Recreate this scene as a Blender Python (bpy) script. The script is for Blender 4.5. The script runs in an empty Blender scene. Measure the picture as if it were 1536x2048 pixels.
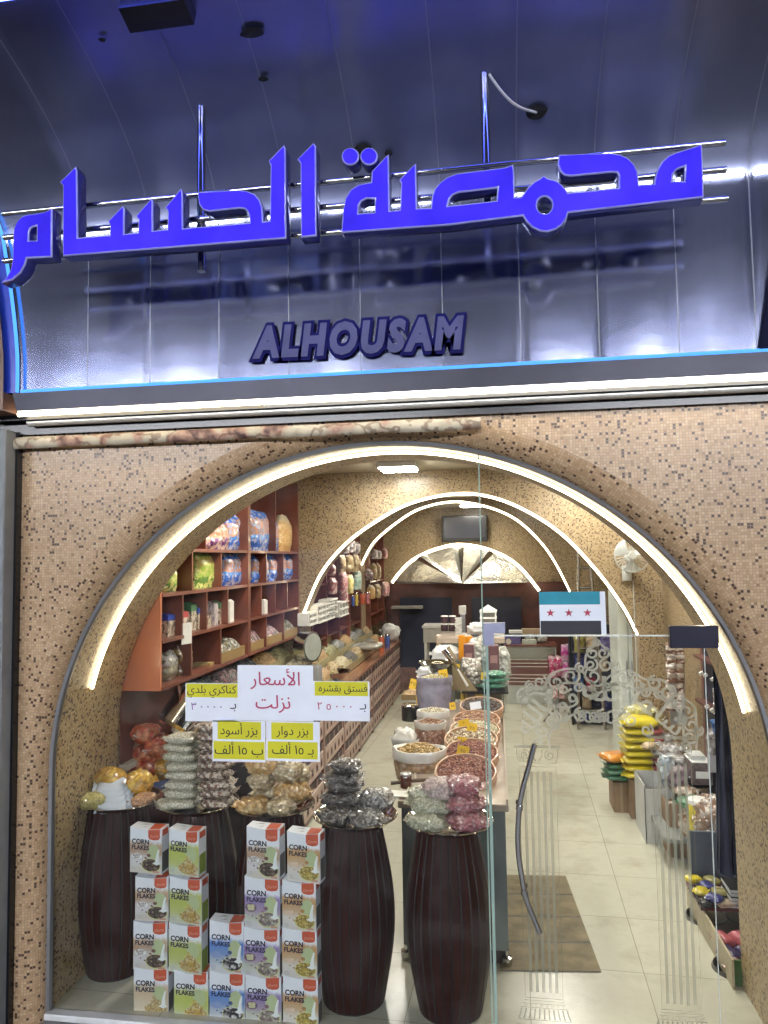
import bpy, math, random
from mathutils import Vector, noise
from mathutils.geometry import tessellate_polygon

S = bpy.context.scene
COL = S.collection
PI = math.pi
RND = random.Random(7)

# ------------------------------------------------------------------ camera
YAW, PITCH, ROLL, FOC, CAM_Z = .151782628, .065144504, -.01606524, 1450.0, 2.30
FWD = Vector((-math.sin(YAW) * math.cos(PITCH), math.cos(YAW) * math.cos(PITCH), math.sin(PITCH)))
_r = Vector((math.cos(YAW), math.sin(YAW), 0))
_u = _r.cross(FWD)
RGT = _r * math.cos(ROLL) + _u * math.sin(ROLL)
UPV = -_r * math.sin(ROLL) + _u * math.cos(ROLL)
cd = bpy.data.cameras.new('camera')
cam = bpy.data.objects.new('camera', cd)
COL.objects.link(cam)
from mathutils import Matrix
cam.matrix_world = Matrix(((RGT.x, UPV.x, -FWD.x, 0), (RGT.y, UPV.y, -FWD.y, 0), (RGT.z, UPV.z, -FWD.z, CAM_Z), (0, 0, 0, 1)))
cd.sensor_fit = 'VERTICAL'
cd.sensor_height = 36.0
cd.lens = 36.0 * FOC / 2048.0
cd.clip_start = .05
cd.clip_end = 500
S.camera = cam

# ------------------------------------------------------------------ night sky
w = bpy.data.worlds.new('World')
S.world = w
w.use_nodes = True
nt = w.node_tree
bg = nt.nodes['Background']
sky = nt.nodes.new('ShaderNodeTexSky')
sky.sky_type = 'NISHITA'
sky.sun_disc = False
sky.sun_elevation = math.radians(-2.0)
sky.sun_rotation = math.radians(200)
tn = nt.nodes.new('ShaderNodeMix')
tn.data_type = 'RGBA'
tn.blend_type = 'MULTIPLY'
tn.inputs['Factor'].default_value = 1
tn.inputs[7].default_value = (.55, .70, 1.7, 1)
nt.links.new(sky.outputs['Color'], tn.inputs[6])
nt.links.new(tn.outputs[2], bg.inputs['Color'])
bg.inputs['Strength'].default_value = .15
S.view_settings.view_transform = 'Standard'
S.view_settings.look = 'None'
S.view_settings.exposure = 0
S.view_settings.gamma = 1
S.view_settings.use_curve_mapping = False
cy = S.cycles
cy.use_denoising = True
cy.max_bounces = 8
cy.diffuse_bounces = 4
cy.glossy_bounces = 4
cy.transparent_max_bounces = 24
cy.caustics_reflective = False
cy.caustics_refractive = False
cy.sample_clamp_indirect = 6
cy.use_light_tree = True


# ------------------------------------------------------------------ measuring helpers
def ray(px, py):
    return RGT * ((px - 768) / FOC) + UPV * ((1024 - py) / FOC) + FWD


def at(px, py, Y=None, X=None, z=None):
    d = ray(px, py)
    if Y is not None:
        t = Y / d.y
    elif X is not None:
        t = X / d.x
    else:
        t = (z - CAM_Z) / d.z
    p = d * t
    return Vector((p.x, p.y, p.z + CAM_Z))


def ppm(p):
    """metres one photo pixel spans at point p"""
    q = Vector(p)
    q.z -= CAM_Z
    return q.dot(FWD) / FOC


# ------------------------------------------------------------------ materials
MATS = {}


class NT:
    def __init__(s, name):
        s.m = bpy.data.materials.new(name)
        s.m.use_nodes = True
        s.t = s.m.node_tree
        s.t.nodes.clear()
        s.out = s.n('OutputMaterial')

    def n(s, typ, **kw):
        x = s.t.nodes.new('ShaderNode' + typ)
        for k, v in kw.items():
            setattr(x, k, v)
        return x

    def l(s, a, b):
        s.t.links.new(a, b)

    def math(s, op, a, b=None):
        x = s.n('Math', operation=op)
        for i, v in enumerate((a, b)):
            if v is None:
                continue
            if isinstance(v, (int, float)):
                x.inputs[i].default_value = v
            else:
                s.l(v, x.inputs[i])
        return x.outputs[0]

    def ramp(s, fac, stops, interp='LINEAR'):
        r = s.n('ValToRGB')
        r.color_ramp.interpolation = interp
        e = r.color_ramp.elements
        while len(e) < len(stops):
            e.new(.5)
        for i, (p, c) in enumerate(stops):
            e[i].position = p
            e[i].color = (*c, 1) if len(c) == 3 else c
        s.l(fac, r.inputs['Fac'])
        return r.outputs['Color']

    def bsdf(s, **kw):
        b = s.n('BsdfPrincipled')
        for k, v in kw.items():
            i = b.inputs[k.replace('_', ' ')]
            if hasattr(v, 'is_output') or isinstance(v, bpy.types.NodeSocket):
                s.l(v, i)
            else:
                i.default_value = (*v, 1) if isinstance(v, tuple) and len(v) == 3 and i.type == 'RGBA' else v
        s.l(b.outputs[0], s.out.inputs['Surface'])
        return b

    def bump(s, h, strength=.3, dist=.002):
        b = s.n('Bump')
        b.inputs['Strength'].default_value = strength
        b.inputs['Distance'].default_value = dist
        s.l(h, b.inputs['Height'])
        return b.outputs[0]

    def noise(s, scale, detail=3, vec=None, rough=.55):
        x = s.n('TexNoise')
        x.inputs['Scale'].default_value = scale
        x.inputs['Detail'].default_value = detail
        x.inputs['Roughness'].default_value = rough
        if vec is not None:
            s.l(vec, x.inputs['Vector'])
        return x.outputs['Fac']

    def obj(s):
        return s.n('TexCoord').outputs['Object']


def plain(name, col, rough=.5, metal=0.0, coat=0.0, var=.12, nscale=9, bump=0, bscale=200, spec=.5):
    if name in MATS:
        return MATS[name]
    t = NT(name)
    v = t.obj()
    f = t.noise(nscale, 4, v)
    lo = tuple(c * (1 - var) for c in col)
    hi = tuple(min(1, c * (1 + var)) for c in col)
    c = t.ramp(f, [(.3, lo), (.7, hi)])
    kw = dict(Base_Color=c, Roughness=rough, Metallic=metal, Coat_Weight=coat, Coat_Roughness=.08, Specular_IOR_Level=spec)
    if bump:
        kw['Normal'] = t.bump(t.noise(bscale, 3, v), bump, .003)
    t.bsdf(**kw)
    MATS[name] = t.m
    return t.m


def glow(name, col, strength):
    if name in MATS:
        return MATS[name]
    t = NT(name)
    e = t.n('Emission')
    e.inputs['Color'].default_value = (*col, 1)
    e.inputs['Strength'].default_value = strength
    t.l(e.outputs[0], t.out.inputs['Surface'])
    MATS[name] = t.m
    return t.m


def mosaic(name, cols, pitch=.0137):
    t = NT(name)
    uv = t.n('TexCoord').outputs['UV']
    sc = t.n('VectorMath', operation='SCALE')
    sc.inputs['Scale'].default_value = 1 / pitch
    t.l(uv, sc.inputs[0])
    fl = t.n('VectorMath', operation='FLOOR')
    t.l(sc.outputs[0], fl.inputs[0])
    fr = t.n('VectorMath', operation='FRACTION')
    t.l(sc.outputs[0], fr.inputs[0])
    wn = t.n('TexWhiteNoise', noise_dimensions='2D')
    t.l(fl.outputs[0], wn.inputs['Vector'])
    # loose clustering of the dark tiles
    cl = t.noise(.35, 2, fl.outputs[0])
    val = t.math('ADD', wn.outputs['Value'], t.math('MULTIPLY', t.math('SUBTRACT', cl, .5), .22))
    col = t.ramp(val, cols, 'CONSTANT')
    sx = t.n('SeparateXYZ')
    t.l(fr.outputs[0], sx.inputs[0])
    ex = t.math('MINIMUM', t.math('MINIMUM', sx.outputs[0], t.math('SUBTRACT', 1, sx.outputs[0])),
                t.math('MINIMUM', sx.outputs[1], t.math('SUBTRACT', 1, sx.outputs[1])))
    mask = t.math('GREATER_THAN', ex, .075)
    mx = t.n('Mix', data_type='RGBA')
    t.l(mask, mx.inputs['Factor'])
    mx.inputs[6].default_value = (.33, .25, .17, 1)
    t.l(col, mx.inputs[7])
    wn2 = t.n('TexWhiteNoise', noise_dimensions='3D')
    t.l(fl.outputs[0], wn2.inputs['Vector'])
    big = t.noise(1.6, 4, t.n('TexCoord').outputs['Object'])
    mul = t.n('Mix', data_type='RGBA', blend_type='MULTIPLY')
    mul.inputs['Factor'].default_value = 1
    t.l(mx.outputs[2], mul.inputs[6])
    t.l(t.ramp(big, [(.3, (.84, .82, .80)), (.7, (1, 1, 1))]), mul.inputs[7])
    rg = t.math('SUBTRACT', .6, t.math('MULTIPLY', mask, .30))
    hgt = t.math('ADD', t.math('MULTIPLY', mask, .7), t.math('MULTIPLY', wn2.outputs['Value'], .5))
    t.bsdf(Base_Color=mul.outputs[2], Roughness=rg, Normal=t.bump(hgt, .45, .0012))
    MATS[name] = t.m
    return t.m


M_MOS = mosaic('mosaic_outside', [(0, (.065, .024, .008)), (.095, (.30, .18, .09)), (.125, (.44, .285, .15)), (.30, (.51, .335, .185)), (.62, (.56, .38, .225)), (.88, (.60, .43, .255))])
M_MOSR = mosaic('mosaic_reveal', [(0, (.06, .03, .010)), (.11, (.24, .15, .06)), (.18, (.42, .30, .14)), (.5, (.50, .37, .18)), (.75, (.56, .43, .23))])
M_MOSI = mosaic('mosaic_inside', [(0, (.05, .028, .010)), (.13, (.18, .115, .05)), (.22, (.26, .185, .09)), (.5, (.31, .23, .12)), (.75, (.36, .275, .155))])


def metal(name, col, rough, bumps=.05, bscale=(2, 2, 2), aniso=0, grain=0):
    if name in MATS:
        return MATS[name]
    t = NT(name)
    v = t.obj()
    mp = t.n('Mapping')
    mp.inputs['Scale'].default_value = bscale
    t.l(v, mp.inputs['Vector'])
    h = t.noise(1.5, 3, mp.outputs[0])
    mg = t.n('Mapping')
    mg.inputs['Scale'].default_value = (260, 260, 3)
    t.l(v, mg.inputs['Vector'])
    g = t.noise(1, 2, mg.outputs[0])
    rr = t.math('ADD', rough - .05, t.math('MULTIPLY', g, .10 if grain else .02))
    smudge = t.noise(3.2, 5, v)
    c = t.ramp(smudge, [(.35, tuple(x * .86 for x in col)), (.65, col)])
    kw = dict(Base_Color=c, Metallic=1.0, Roughness=rr)
    if bumps:
        kw['Normal'] = t.bump(h, bumps, .02)
    t.bsdf(**kw)
    MATS[name] = t.m
    return t.m




def facade_steel(name, ra, rb, share):
    t = NT(name)
    v = t.obj()
    mg = t.n('Mapping')
    mg.inputs['Scale'].default_value = (120, 120, 1.5)
    t.l(v, mg.inputs['Vector'])
    g = t.noise(1, 2, mg.outputs[0])
    mp = t.n('Mapping')
    mp.inputs['Scale'].default_value = (.8, .8, 1.8)
    t.l(v, mp.inputs['Vector'])
    h = t.noise(1.5, 3, mp.outputs[0])
    nb = t.bump(h, .08, .02)
    col = t.ramp(t.noise(2.6, 5, v), [(.3, (.29, .32, .50)), (.7, (.41, .44, .64))])  # blue light of sign and night tinted into the steel colour
    out = []
    for r0 in (ra, rb):
        b = t.n('BsdfPrincipled')
        t.l(col, b.inputs['Base Color'])
        b.inputs['Metallic'].default_value = 1
        t.l(t.math('ADD', r0 - .02, t.math('MULTIPLY', g, .05)), b.inputs['Roughness'])
        t.l(nb, b.inputs['Normal'])
        out.append(b)
    mx = t.n('MixShader')
    mx.inputs[0].default_value = share
    t.l(out[0].outputs[0], mx.inputs[1])
    t.l(out[1].outputs[0], mx.inputs[2])
    t.l(mx.outputs[0], t.out.inputs['Surface'])
    return t.m


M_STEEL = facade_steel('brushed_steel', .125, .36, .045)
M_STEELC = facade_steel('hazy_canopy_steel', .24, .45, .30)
M_CHROME = metal('polished_steel', (.66, .66, .66), .12, 0)
M_ALU = metal('grey_aluminium', (.42, .43, .45), .38, 0)
M_SEAM = plain('seam_dark', (.08, .085, .1), .5)  # dark grey base in the joints of the floor mat
M_LED = glow('warm_white_led', (1.0, .84, .58), 15)
M_LEDC = glow('white_led', (1.0, .93, .78), 15)
M_LEDF = glow('fascia_warm_led', (1.0, .86, .62), 15)
M_NEON = glow('blue_neon', (.09, .36, 1.0), 1.7)
M_NEONT = glow('top_blue_neon', (.08, .12, 1.0), 16)


def signface():
    t = NT('blue_sign_face')
    n = t.noise(3.4, 3, t.obj())
    e = t.n('Emission')
    e.inputs['Color'].default_value = (.052, .032, .92, 1)
    t.l(t.math('ADD', .40, t.math('MULTIPLY', n, 1.75)), e.inputs['Strength'])
    t.l(e.outputs[0], t.out.inputs['Surface'])
    return t.m


M_SIGN = signface()
M_SIGNSIDE = plain('deep_blue_acrylic', (.03, .028, .28), .25, coat=.5)
M_PANEL_LIGHT = glow('ceiling_panel_glow', (1.0, .95, .86), 125)
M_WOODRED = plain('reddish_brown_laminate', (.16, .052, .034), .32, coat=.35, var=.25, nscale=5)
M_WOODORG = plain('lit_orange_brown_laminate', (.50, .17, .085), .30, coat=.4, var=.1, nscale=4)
M_BACK = plain('dark_laminate', (.085, .028, .022), .4, var=.3, nscale=4)
M_BLACK = plain('black_plastic', (.012, .012, .014), .25)
M_WHITE = plain('white_plastic', (.74, .74, .72), .35, var=.05)
M_PAPER = plain('white_paper', (.74, .78, .85), .7, var=.03)
M_CREAM = plain('cream_paint', (.60, .58, .48), .5, var=.07)


def tilefloor():
    t = NT('cream_floor_tile')
    v = t.obj()
    mp = t.n('Mapping')
    mp.inputs['Rotation'].default_value = (0, 0, math.radians(1.7))
    t.l(v, mp.inputs['Vector'])
    b = t.n('TexBrick', offset=0)
    b.inputs['Scale'].default_value = 1.0
    b.inputs['Brick Width'].default_value = .62
    b.inputs['Row Height'].default_value = .62
    b.inputs['Mortar Size'].default_value = .0022
    b.inputs['Mortar Smooth'].default_value = .3
    b.inputs['Color1'].default_value = (.50, .495, .40, 1)
    b.inputs['Color2'].default_value = (.55, .54, .44, 1)
    b.inputs['Mortar'].default_value = (.23, .22, .16, 1)
    t.l(mp.outputs[0], b.inputs['Vector'])
    n = t.noise(2.2, 6, v, .65)
    mul = t.n('Mix', data_type='RGBA', blend_type='MULTIPLY')
    mul.inputs['Factor'].default_value = 1
    t.l(b.outputs['Color'], mul.inputs[6])
    t.l(t.ramp(n, [(.28, (.74, .71, .66)), (.5, (1, 1, 1)), (.75, (.90, .885, .86))]), mul.inputs[7])
    t.bsdf(Base_Color=mul.outputs[2], Roughness=t.ramp(n, [(.3, (.27,) * 3), (.7, (.21,) * 3)]), Normal=t.bump(b.outputs['Fac'], .04, .001))
    return t.m


M_FLOOR = tilefloor()


def contents(name, cols, cell=.010, rough=.35, coat=.8, bump=.6, crinkle=1.0, coords='Object'):
    """nuts, seeds or sweets seen through clear crinkled film (or bare when coat is 0)"""
    if name in MATS:
        return MATS[name]
    t = NT(name)
    v = t.n('TexCoord').outputs[coords]
    vo = t.n('TexVoronoi')
    vo.inputs['Scale'].default_value = 1 / cell
    t.l(v, vo.inputs['Vector'])
    sx = t.n('SeparateXYZ')
    t.l(vo.outputs['Color'], sx.inputs[0])
    n = len(cols)
    c = t.ramp(sx.outputs[0], [(i / n, k) for i, k in enumerate(cols)], 'CONSTANT')
    edge = t.ramp(vo.outputs['Distance'], [(.25, (1, 1, 1)), (.75, (.45, .42, .4))])
    mul = t.n('Mix', data_type='RGBA', blend_type='MULTIPLY')
    mul.inputs['Factor'].default_value = .8
    t.l(c, mul.inputs[6])
    t.l(edge, mul.inputs[7])
    kw = dict(Base_Color=mul.outputs[2], Roughness=rough, Coat_Weight=coat, Coat_Roughness=.06)
    inv = t.math('SUBTRACT', 1, vo.outputs['Distance'])
    kw['Normal'] = t.bump(inv, bump, cell * .5)
    if coat and crinkle:
        x = t.n('TexVoronoi', feature='DISTANCE_TO_EDGE')
        x.inputs['Scale'].default_value = 30
        nz = t.n('TexNoise')
        nz.inputs['Scale'].default_value = 14
        nz.inputs['Detail'].default_value = 3
        t.l(v, nz.inputs['Vector'])
        ad = t.n('VectorMath', operation='MULTIPLY_ADD')
        t.l(nz.outputs['Color'], ad.inputs[0])
        ad.inputs[1].default_value = (.06, .06, .06)
        t.l(v, ad.inputs[2])
        t.l(ad.outputs[0], x.inputs['Vector'])
        kw['Coat_Normal'] = t.bump(x.outputs['Distance'], crinkle, .05)
        kw['Coat_IOR'] = 1.75
    t.bsdf(**kw)
    MATS[name] = t.m
    return t.m


def pouch(name, bands, inner, cell=.02, h=.3):
    """printed snack pouch: colour bands up its height with a window of its contents"""
    if name in MATS:
        return MATS[name]
    t = NT(name)
    tc = t.n('TexCoord')
    v = tc.outputs['Object']
    sx = t.n('SeparateXYZ')
    t.l(tc.outputs['Generated'], sx.inputs[0])
    nz = t.noise(16, 4, v)
    zz = t.math('ADD', sx.outputs[2], t.math('MULTIPLY', t.math('SUBTRACT', nz, .5), .28))
    c = t.ramp(zz, bands, 'CONSTANT')
    vo = t.n('TexVoronoi')
    vo.inputs['Scale'].default_value = 1 / cell
    t.l(v, vo.inputs['Vector'])
    s2 = t.n('SeparateXYZ')
    t.l(vo.outputs['Color'], s2.inputs[0])
    mx = t.n('Mix', data_type='RGBA')
    t.l(t.math('GREATER_THAN', s2.outputs[0], .62), mx.inputs['Factor'])
    t.l(c, mx.inputs[6])
    mx.inputs[7].default_value = (*inner, 1)
    x = t.noise(26, 4, v)
    t.bsdf(Base_Color=mx.outputs[2], Roughness=.3, Coat_Weight=.7, Coat_Roughness=.07,
           Normal=t.bump(x, .6, .02))
    MATS[name] = t.m
    return t.m


def glassmat(name, tint, refl=1.0):
    t = NT(name)
    tr = t.n('BsdfTransparent')
    tr.inputs['Color'].default_value = (*tint, 1)
    gl = t.n('BsdfGlossy')
    gl.inputs['Roughness'].default_value = .0
    fr = t.n('Fresnel')
    fr.inputs['IOR'].default_value = 1.45
    mx = t.n('MixShader')
    t.l(t.math('MULTIPLY', fr.outputs[0], refl), mx.inputs[0])
    t.l(tr.outputs[0], mx.inputs[1])
    t.l(gl.outputs[0], mx.inputs[2])
    df = t.n('BsdfDiffuse')
    df.inputs['Color'].default_value = (.7, .7, .68, 1)
    sm = t.noise(5, 6, t.obj(), .7)
    m2 = t.n('MixShader')
    t.l(t.math('MULTIPLY', t.math('MAXIMUM', t.math('SUBTRACT', sm, .46), 0), .16), m2.inputs[0])
    t.l(mx.outputs[0], m2.inputs[1])
    t.l(df.outputs[0], m2.inputs[2])
    t.l(m2.outputs[0], t.out.inputs['Surface'])
    MATS[name] = t.m
    return t.m


M_GLASS = glassmat('window_glass', (.95, .97, .955))
M_FILM = glassmat('clear_film', (.86, .88, .88), 1.6)
M_GEDGE = plain('green_glass_edge', (.30, .42, .36), .15, coat=.6, var=.05)


def frostmat(name, alb, cover):
    t = NT(name)
    tr = t.n('BsdfTransparent')
    df = t.n('BsdfTranslucent')
    df.inputs['Color'].default_value = (*alb, 1)
    d2 = t.n('BsdfDiffuse')
    d2.inputs['Color'].default_value = (*alb, 1)
    a = t.n('MixShader')
    a.inputs[0].default_value = .55
    t.l(df.outputs[0], a.inputs[1])
    t.l(d2.outputs[0], a.inputs[2])
    b = t.n('MixShader')
    b.inputs[0].default_value = cover
    t.l(tr.outputs[0], b.inputs[1])
    t.l(a.outputs[0], b.inputs[2])
    t.l(b.outputs[0], t.out.inputs['Surface'])
    return t.m


M_FROST = frostmat('frosted_etching', (.50, .51, .44), .62)
M_FROSTC = frostmat('fine_frosted_etching', (.33, .34, .27), .55)


# ------------------------------------------------------------------ mesh builder
class MB:
    def __init__(s):
        s.v, s.f, s.m, s.uv, s.mats = [], [], [], {}, []

    def mi(s, mat):
        if mat not in s.mats:
            s.mats.append(mat)
        return s.mats.index(mat)

    def face(s, idx, mat, uv=None):
        s.f.append(tuple(idx))
        s.m.append(s.mi(mat))
        if uv:
            s.uv[len(s.f) - 1] = uv

    def vs(s, pts):
        b = len(s.v)
        s.v.extend(Vector(p) for p in pts)
        return b

    def quad(s, pts, mat, uv=None):
        b = s.vs(pts)
        s.face(range(b, b + len(pts)), mat, uv)

    def box(s, lo, hi, mat, bev=0.0):
        x0, y0, z0 = lo
        x1, y1, z1 = hi
        if bev <= 0:
            b = s.vs([(x0, y0, z0), (x1, y0, z0), (x1, y1, z0), (x0, y1, z0), (x0, y0, z1), (x1, y0, z1), (x1, y1, z1), (x0, y1, z1)])
            for q in ((0, 3, 2, 1), (4, 5, 6, 7), (0, 1, 5, 4), (1, 2, 6, 5), (2, 3, 7, 6), (3, 0, 4, 7)):
                s.face([b + i for i in q], mat)
            return
        # chamfered: three stacked rings in z
        def ring(z, d):
            return [(x0 + d, y0, z), (x1 - d, y0, z), (x1, y0 + d, z), (x1, y1 - d, z), (x1 - d, y1, z), (x0 + d, y1, z), (x0, y1 - d, z), (x0, y0 + d, z)]

        def ringi(z):
            e = bev
            return [(x0 + e, y0 + e * .6, z), (x1 - e, y0 + e * .6, z), (x1 - e * .6, y0 + e, z), (x1 - e * .6, y1 - e, z), (x1 - e, y1 - e * .6, z), (x0 + e, y1 - e * .6, z), (x0 + e * .6, y1 - e, z), (x0 + e * .6, y0 + e, z)]
        rs = [ringi(z0), ring(z0 + bev, bev), ring(z1 - bev, bev), ringi(z1)]
        b = s.vs([p for r in rs for p in r])
        for k in range(3):
            for i in range(8):
                j = (i + 1) % 8
                s.face((b + k * 8 + i, b + k * 8 + j, b + k * 8 + 8 + j, b + k * 8 + 8 + i), mat)
        s.face([b + 7 - i for i in range(8)], mat)
        s.face([b + 24 + i for i in range(8)], mat)

    def tube(s, pts, r, mat, n=8, caps=True, closed=False, flat=1.0):
        pts = [Vector(p) for p in pts]
        N = len(pts)
        rr = r if isinstance(r, (list, tuple)) else [r] * N
        tang = []
        for i in range(N):
            a = pts[i - 1] if (i > 0 or closed) else pts[i]
            c = pts[(i + 1) % N] if (i < N - 1 or closed) else pts[i]
            tang.append((c - a).normalized())
        up = Vector((0, 0, 1)) if abs(tang[0].z) < .9 else Vector((0, 1, 0))
        base = len(s.v)
        nrm = (up - tang[0] * up.dot(tang[0])).normalized()
        for i in range(N):
            nrm = (nrm - tang[i] * nrm.dot(tang[i])).normalized()
            bi = tang[i].cross(nrm)
            for k in range(n):
                a = 2 * PI * k / n
                s.v.append(pts[i] + (nrm * math.cos(a) + bi * math.sin(a) * flat) * rr[i])
        for i in range(N if closed else N - 1):
            for k in range(n):
                k2 = (k + 1) % n
                i2 = (i + 1) % N
                s.face((base + i * n + k, base + i * n + k2, base + i2 * n + k2, base + i2 * n + k), mat)
        if caps and not closed:
            s.face([base + n - 1 - k for k in range(n)], mat)
            s.face([base + (N - 1) * n + k for k in range(n)], mat)

    def lathe(s, prof, mat, n=28, c=(0, 0, 0), wob=0, seed=0, sx=1, sy=1, mats=None, caps=True):
        base = len(s.v)
        for j, (r, z) in enumerate(prof):
            for k in range(n):
                a = 2 * PI * k / n
                rr = r
                if wob:
                    rr += wob * noise.noise(Vector((math.cos(a) * 1.7 + seed, math.sin(a) * 1.7, z * 9))) * (1 if r > .02 else 0)
                s.v.append(Vector((c[0] + rr * math.cos(a) * sx, c[1] + rr * math.sin(a) * sy, c[2] + z)))
        for j in range(len(prof) - 1):
            for k in range(n):
                k2 = (k + 1) % n
                s.face((base + j * n + k, base + j * n + k2, base + (j + 1) * n + k2, base + (j + 1) * n + k), mats[j] if mats else mat)
        if caps and prof[0][0] > 1e-4:
            s.face([base + n - 1 - k for k in range(n)], mats[0] if mats else mat)
        if caps and prof[-1][0] > 1e-4:
            s.face([base + (len(prof) - 1) * n + k for k in range(n)], mats[-1] if mats else mat)

    def grid(s, fn, nu, nv, mat, uvf=None, flip=False):
        b = len(s.v)
        for j in range(nv + 1):
            for i in range(nu + 1):
                s.v.append(Vector(fn(i / nu, j / nv)))
        for j in range(nv):
            for i in range(nu):
                q = [b + j * (nu + 1) + i, b + j * (nu + 1) + i + 1, b + (j + 1) * (nu + 1) + i + 1, b + (j + 1) * (nu + 1) + i]
                cs = [(i, j), (i + 1, j), (i + 1, j + 1), (i, j + 1)]
                if flip:
                    q.reverse()
                    cs.reverse()
                m = mat(i, j) if callable(mat) else mat
                s.face(q, m, [uvf(a / nu, c / nv) for a, c in cs] if uvf else None)

    def poly(s, loop, mat, tr, uv=True):
        """triangulated planar outline; tr maps (a, b) to a point"""
        tris = tessellate_polygon([[Vector((a, b, 0)) for a, b in loop]])
        b = s.vs([tr(a, c) for a, c in loop])
        for t in tris:
            s.face([b + i for i in t], mat, [loop[i] for i in t] if uv else None)

    def text(s, body, size, mat, tr, off=0, shear=0, align='CENTER', fit=None, space=1.0):
        vs, fs, (x0, x1) = textmesh(body, off, shear, space)
        k = size if fit is None else min(size, fit / max(1e-6, x1 - x0))
        kx = k
        if align == 'CENTER':
            dx = -(x0 + x1) / 2 * kx
        elif align == 'LEFT':
            dx = -x0 * kx
        else:
            dx = -x1 * kx
        b = s.vs([tr(x * kx + dx, y * k) for x, y in vs])
        for f in fs:
            s.face([b + i for i in f], mat)

    def pillow(s, w, d, h, mat, seed=0, c=(0, 0, 0), e=.55, crumple=.12, nu=30, nv=16, flaps=True, rot=0, tilt=0):
        rnd = random.Random(seed)
        o = Vector((rnd.uniform(-50, 50), rnd.uniform(-50, 50), rnd.uniform(-50, 50)))
        R = Matrix.Rotation(rot, 3, 'Z') @ Matrix.Rotation(tilt, 3, 'X')

        def sg(x, p):
            return math.copysign(abs(x) ** p, x)
        base = len(s.v)
        for j in range(nv + 1):
            ph = -PI / 2 + PI * j / nv
            for i in range(nu):
                th = 2 * PI * i / nu
                cx_ = sg(math.cos(ph), .75)
                p = Vector((sg(math.cos(th), e) * cx_ * w / 2, sg(math.sin(th), e) * cx_ * d / 2, sg(math.sin(ph), .9) * h / 2))
                q = p.normalized() if p.length else p
                k = 1 + crumple * (.9 * noise.noise(q * 2.0 + o) + .5 * noise.noise(q * 5.0 + o) + .55 * (.35 - abs(noise.noise(q * 4.2 - o))) + .25 * (.35 - abs(noise.noise(q * 9.5 - o))))
                s.v.append(R @ (p * k) + Vector(c) + Vector((0, 0, h / 2)))
        for j in range(nv):
            for i in range(nu):
                i2 = (i + 1) % nu
                s.face((base + j * nu + i, base + j * nu + i2, base + (j + 1) * nu + i2, base + (j + 1) * nu + i), mat)
        if flaps:
            for sgn in (-1, 1):
                ln = rnd.uniform(.12, .22) * min(w, .2)
                up = rnd.uniform(-.2, .5)
                s.grid(lambda u, v: R @ Vector((sgn * (w * .40 + (ln + w * .06) * v), (u - .5) * d * (.55 + .35 * v), h * (.5 + up * v * .5) + .012 * noise.noise(Vector((u * 5, v * 2, sgn)) + o) * v - h / 2)) + Vector(c) + Vector((0, 0, h / 2)), 10, 3, mat)

    def build(s, name, parent=None, smooth=40, loc=None, rotz=0, rot=None):
        me = bpy.data.meshes.new(name)
        me.from_pydata([tuple(v) for v in s.v], [], s.f)
        for m in s.mats:
            me.materials.append(m)
        me.polygons.foreach_set('material_index', s.m)
        if s.uv:
            lay = me.uv_layers.new(name='UVMap')
            for fi, uvs in s.uv.items():
                p = me.polygons[fi]
                for k, li in enumerate(p.loop_indices):
                    lay.data[li].uv = uvs[k]
        me.update()
        if smooth:
            me.polygons.foreach_set('use_smooth', [True] * len(me.polygons))
            me.set_sharp_from_angle(angle=math.radians(smooth))
        o = bpy.data.objects.new(name, me)
        COL.objects.link(o)
        if loc is not None:
            o.location = loc
        if rot is not None:
            o.rotation_euler = rot
        elif rotz:
            o.rotation_euler = (0, 0, rotz)
        if parent is not None:
            o.parent = parent
        return o


_TC = {}


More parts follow.
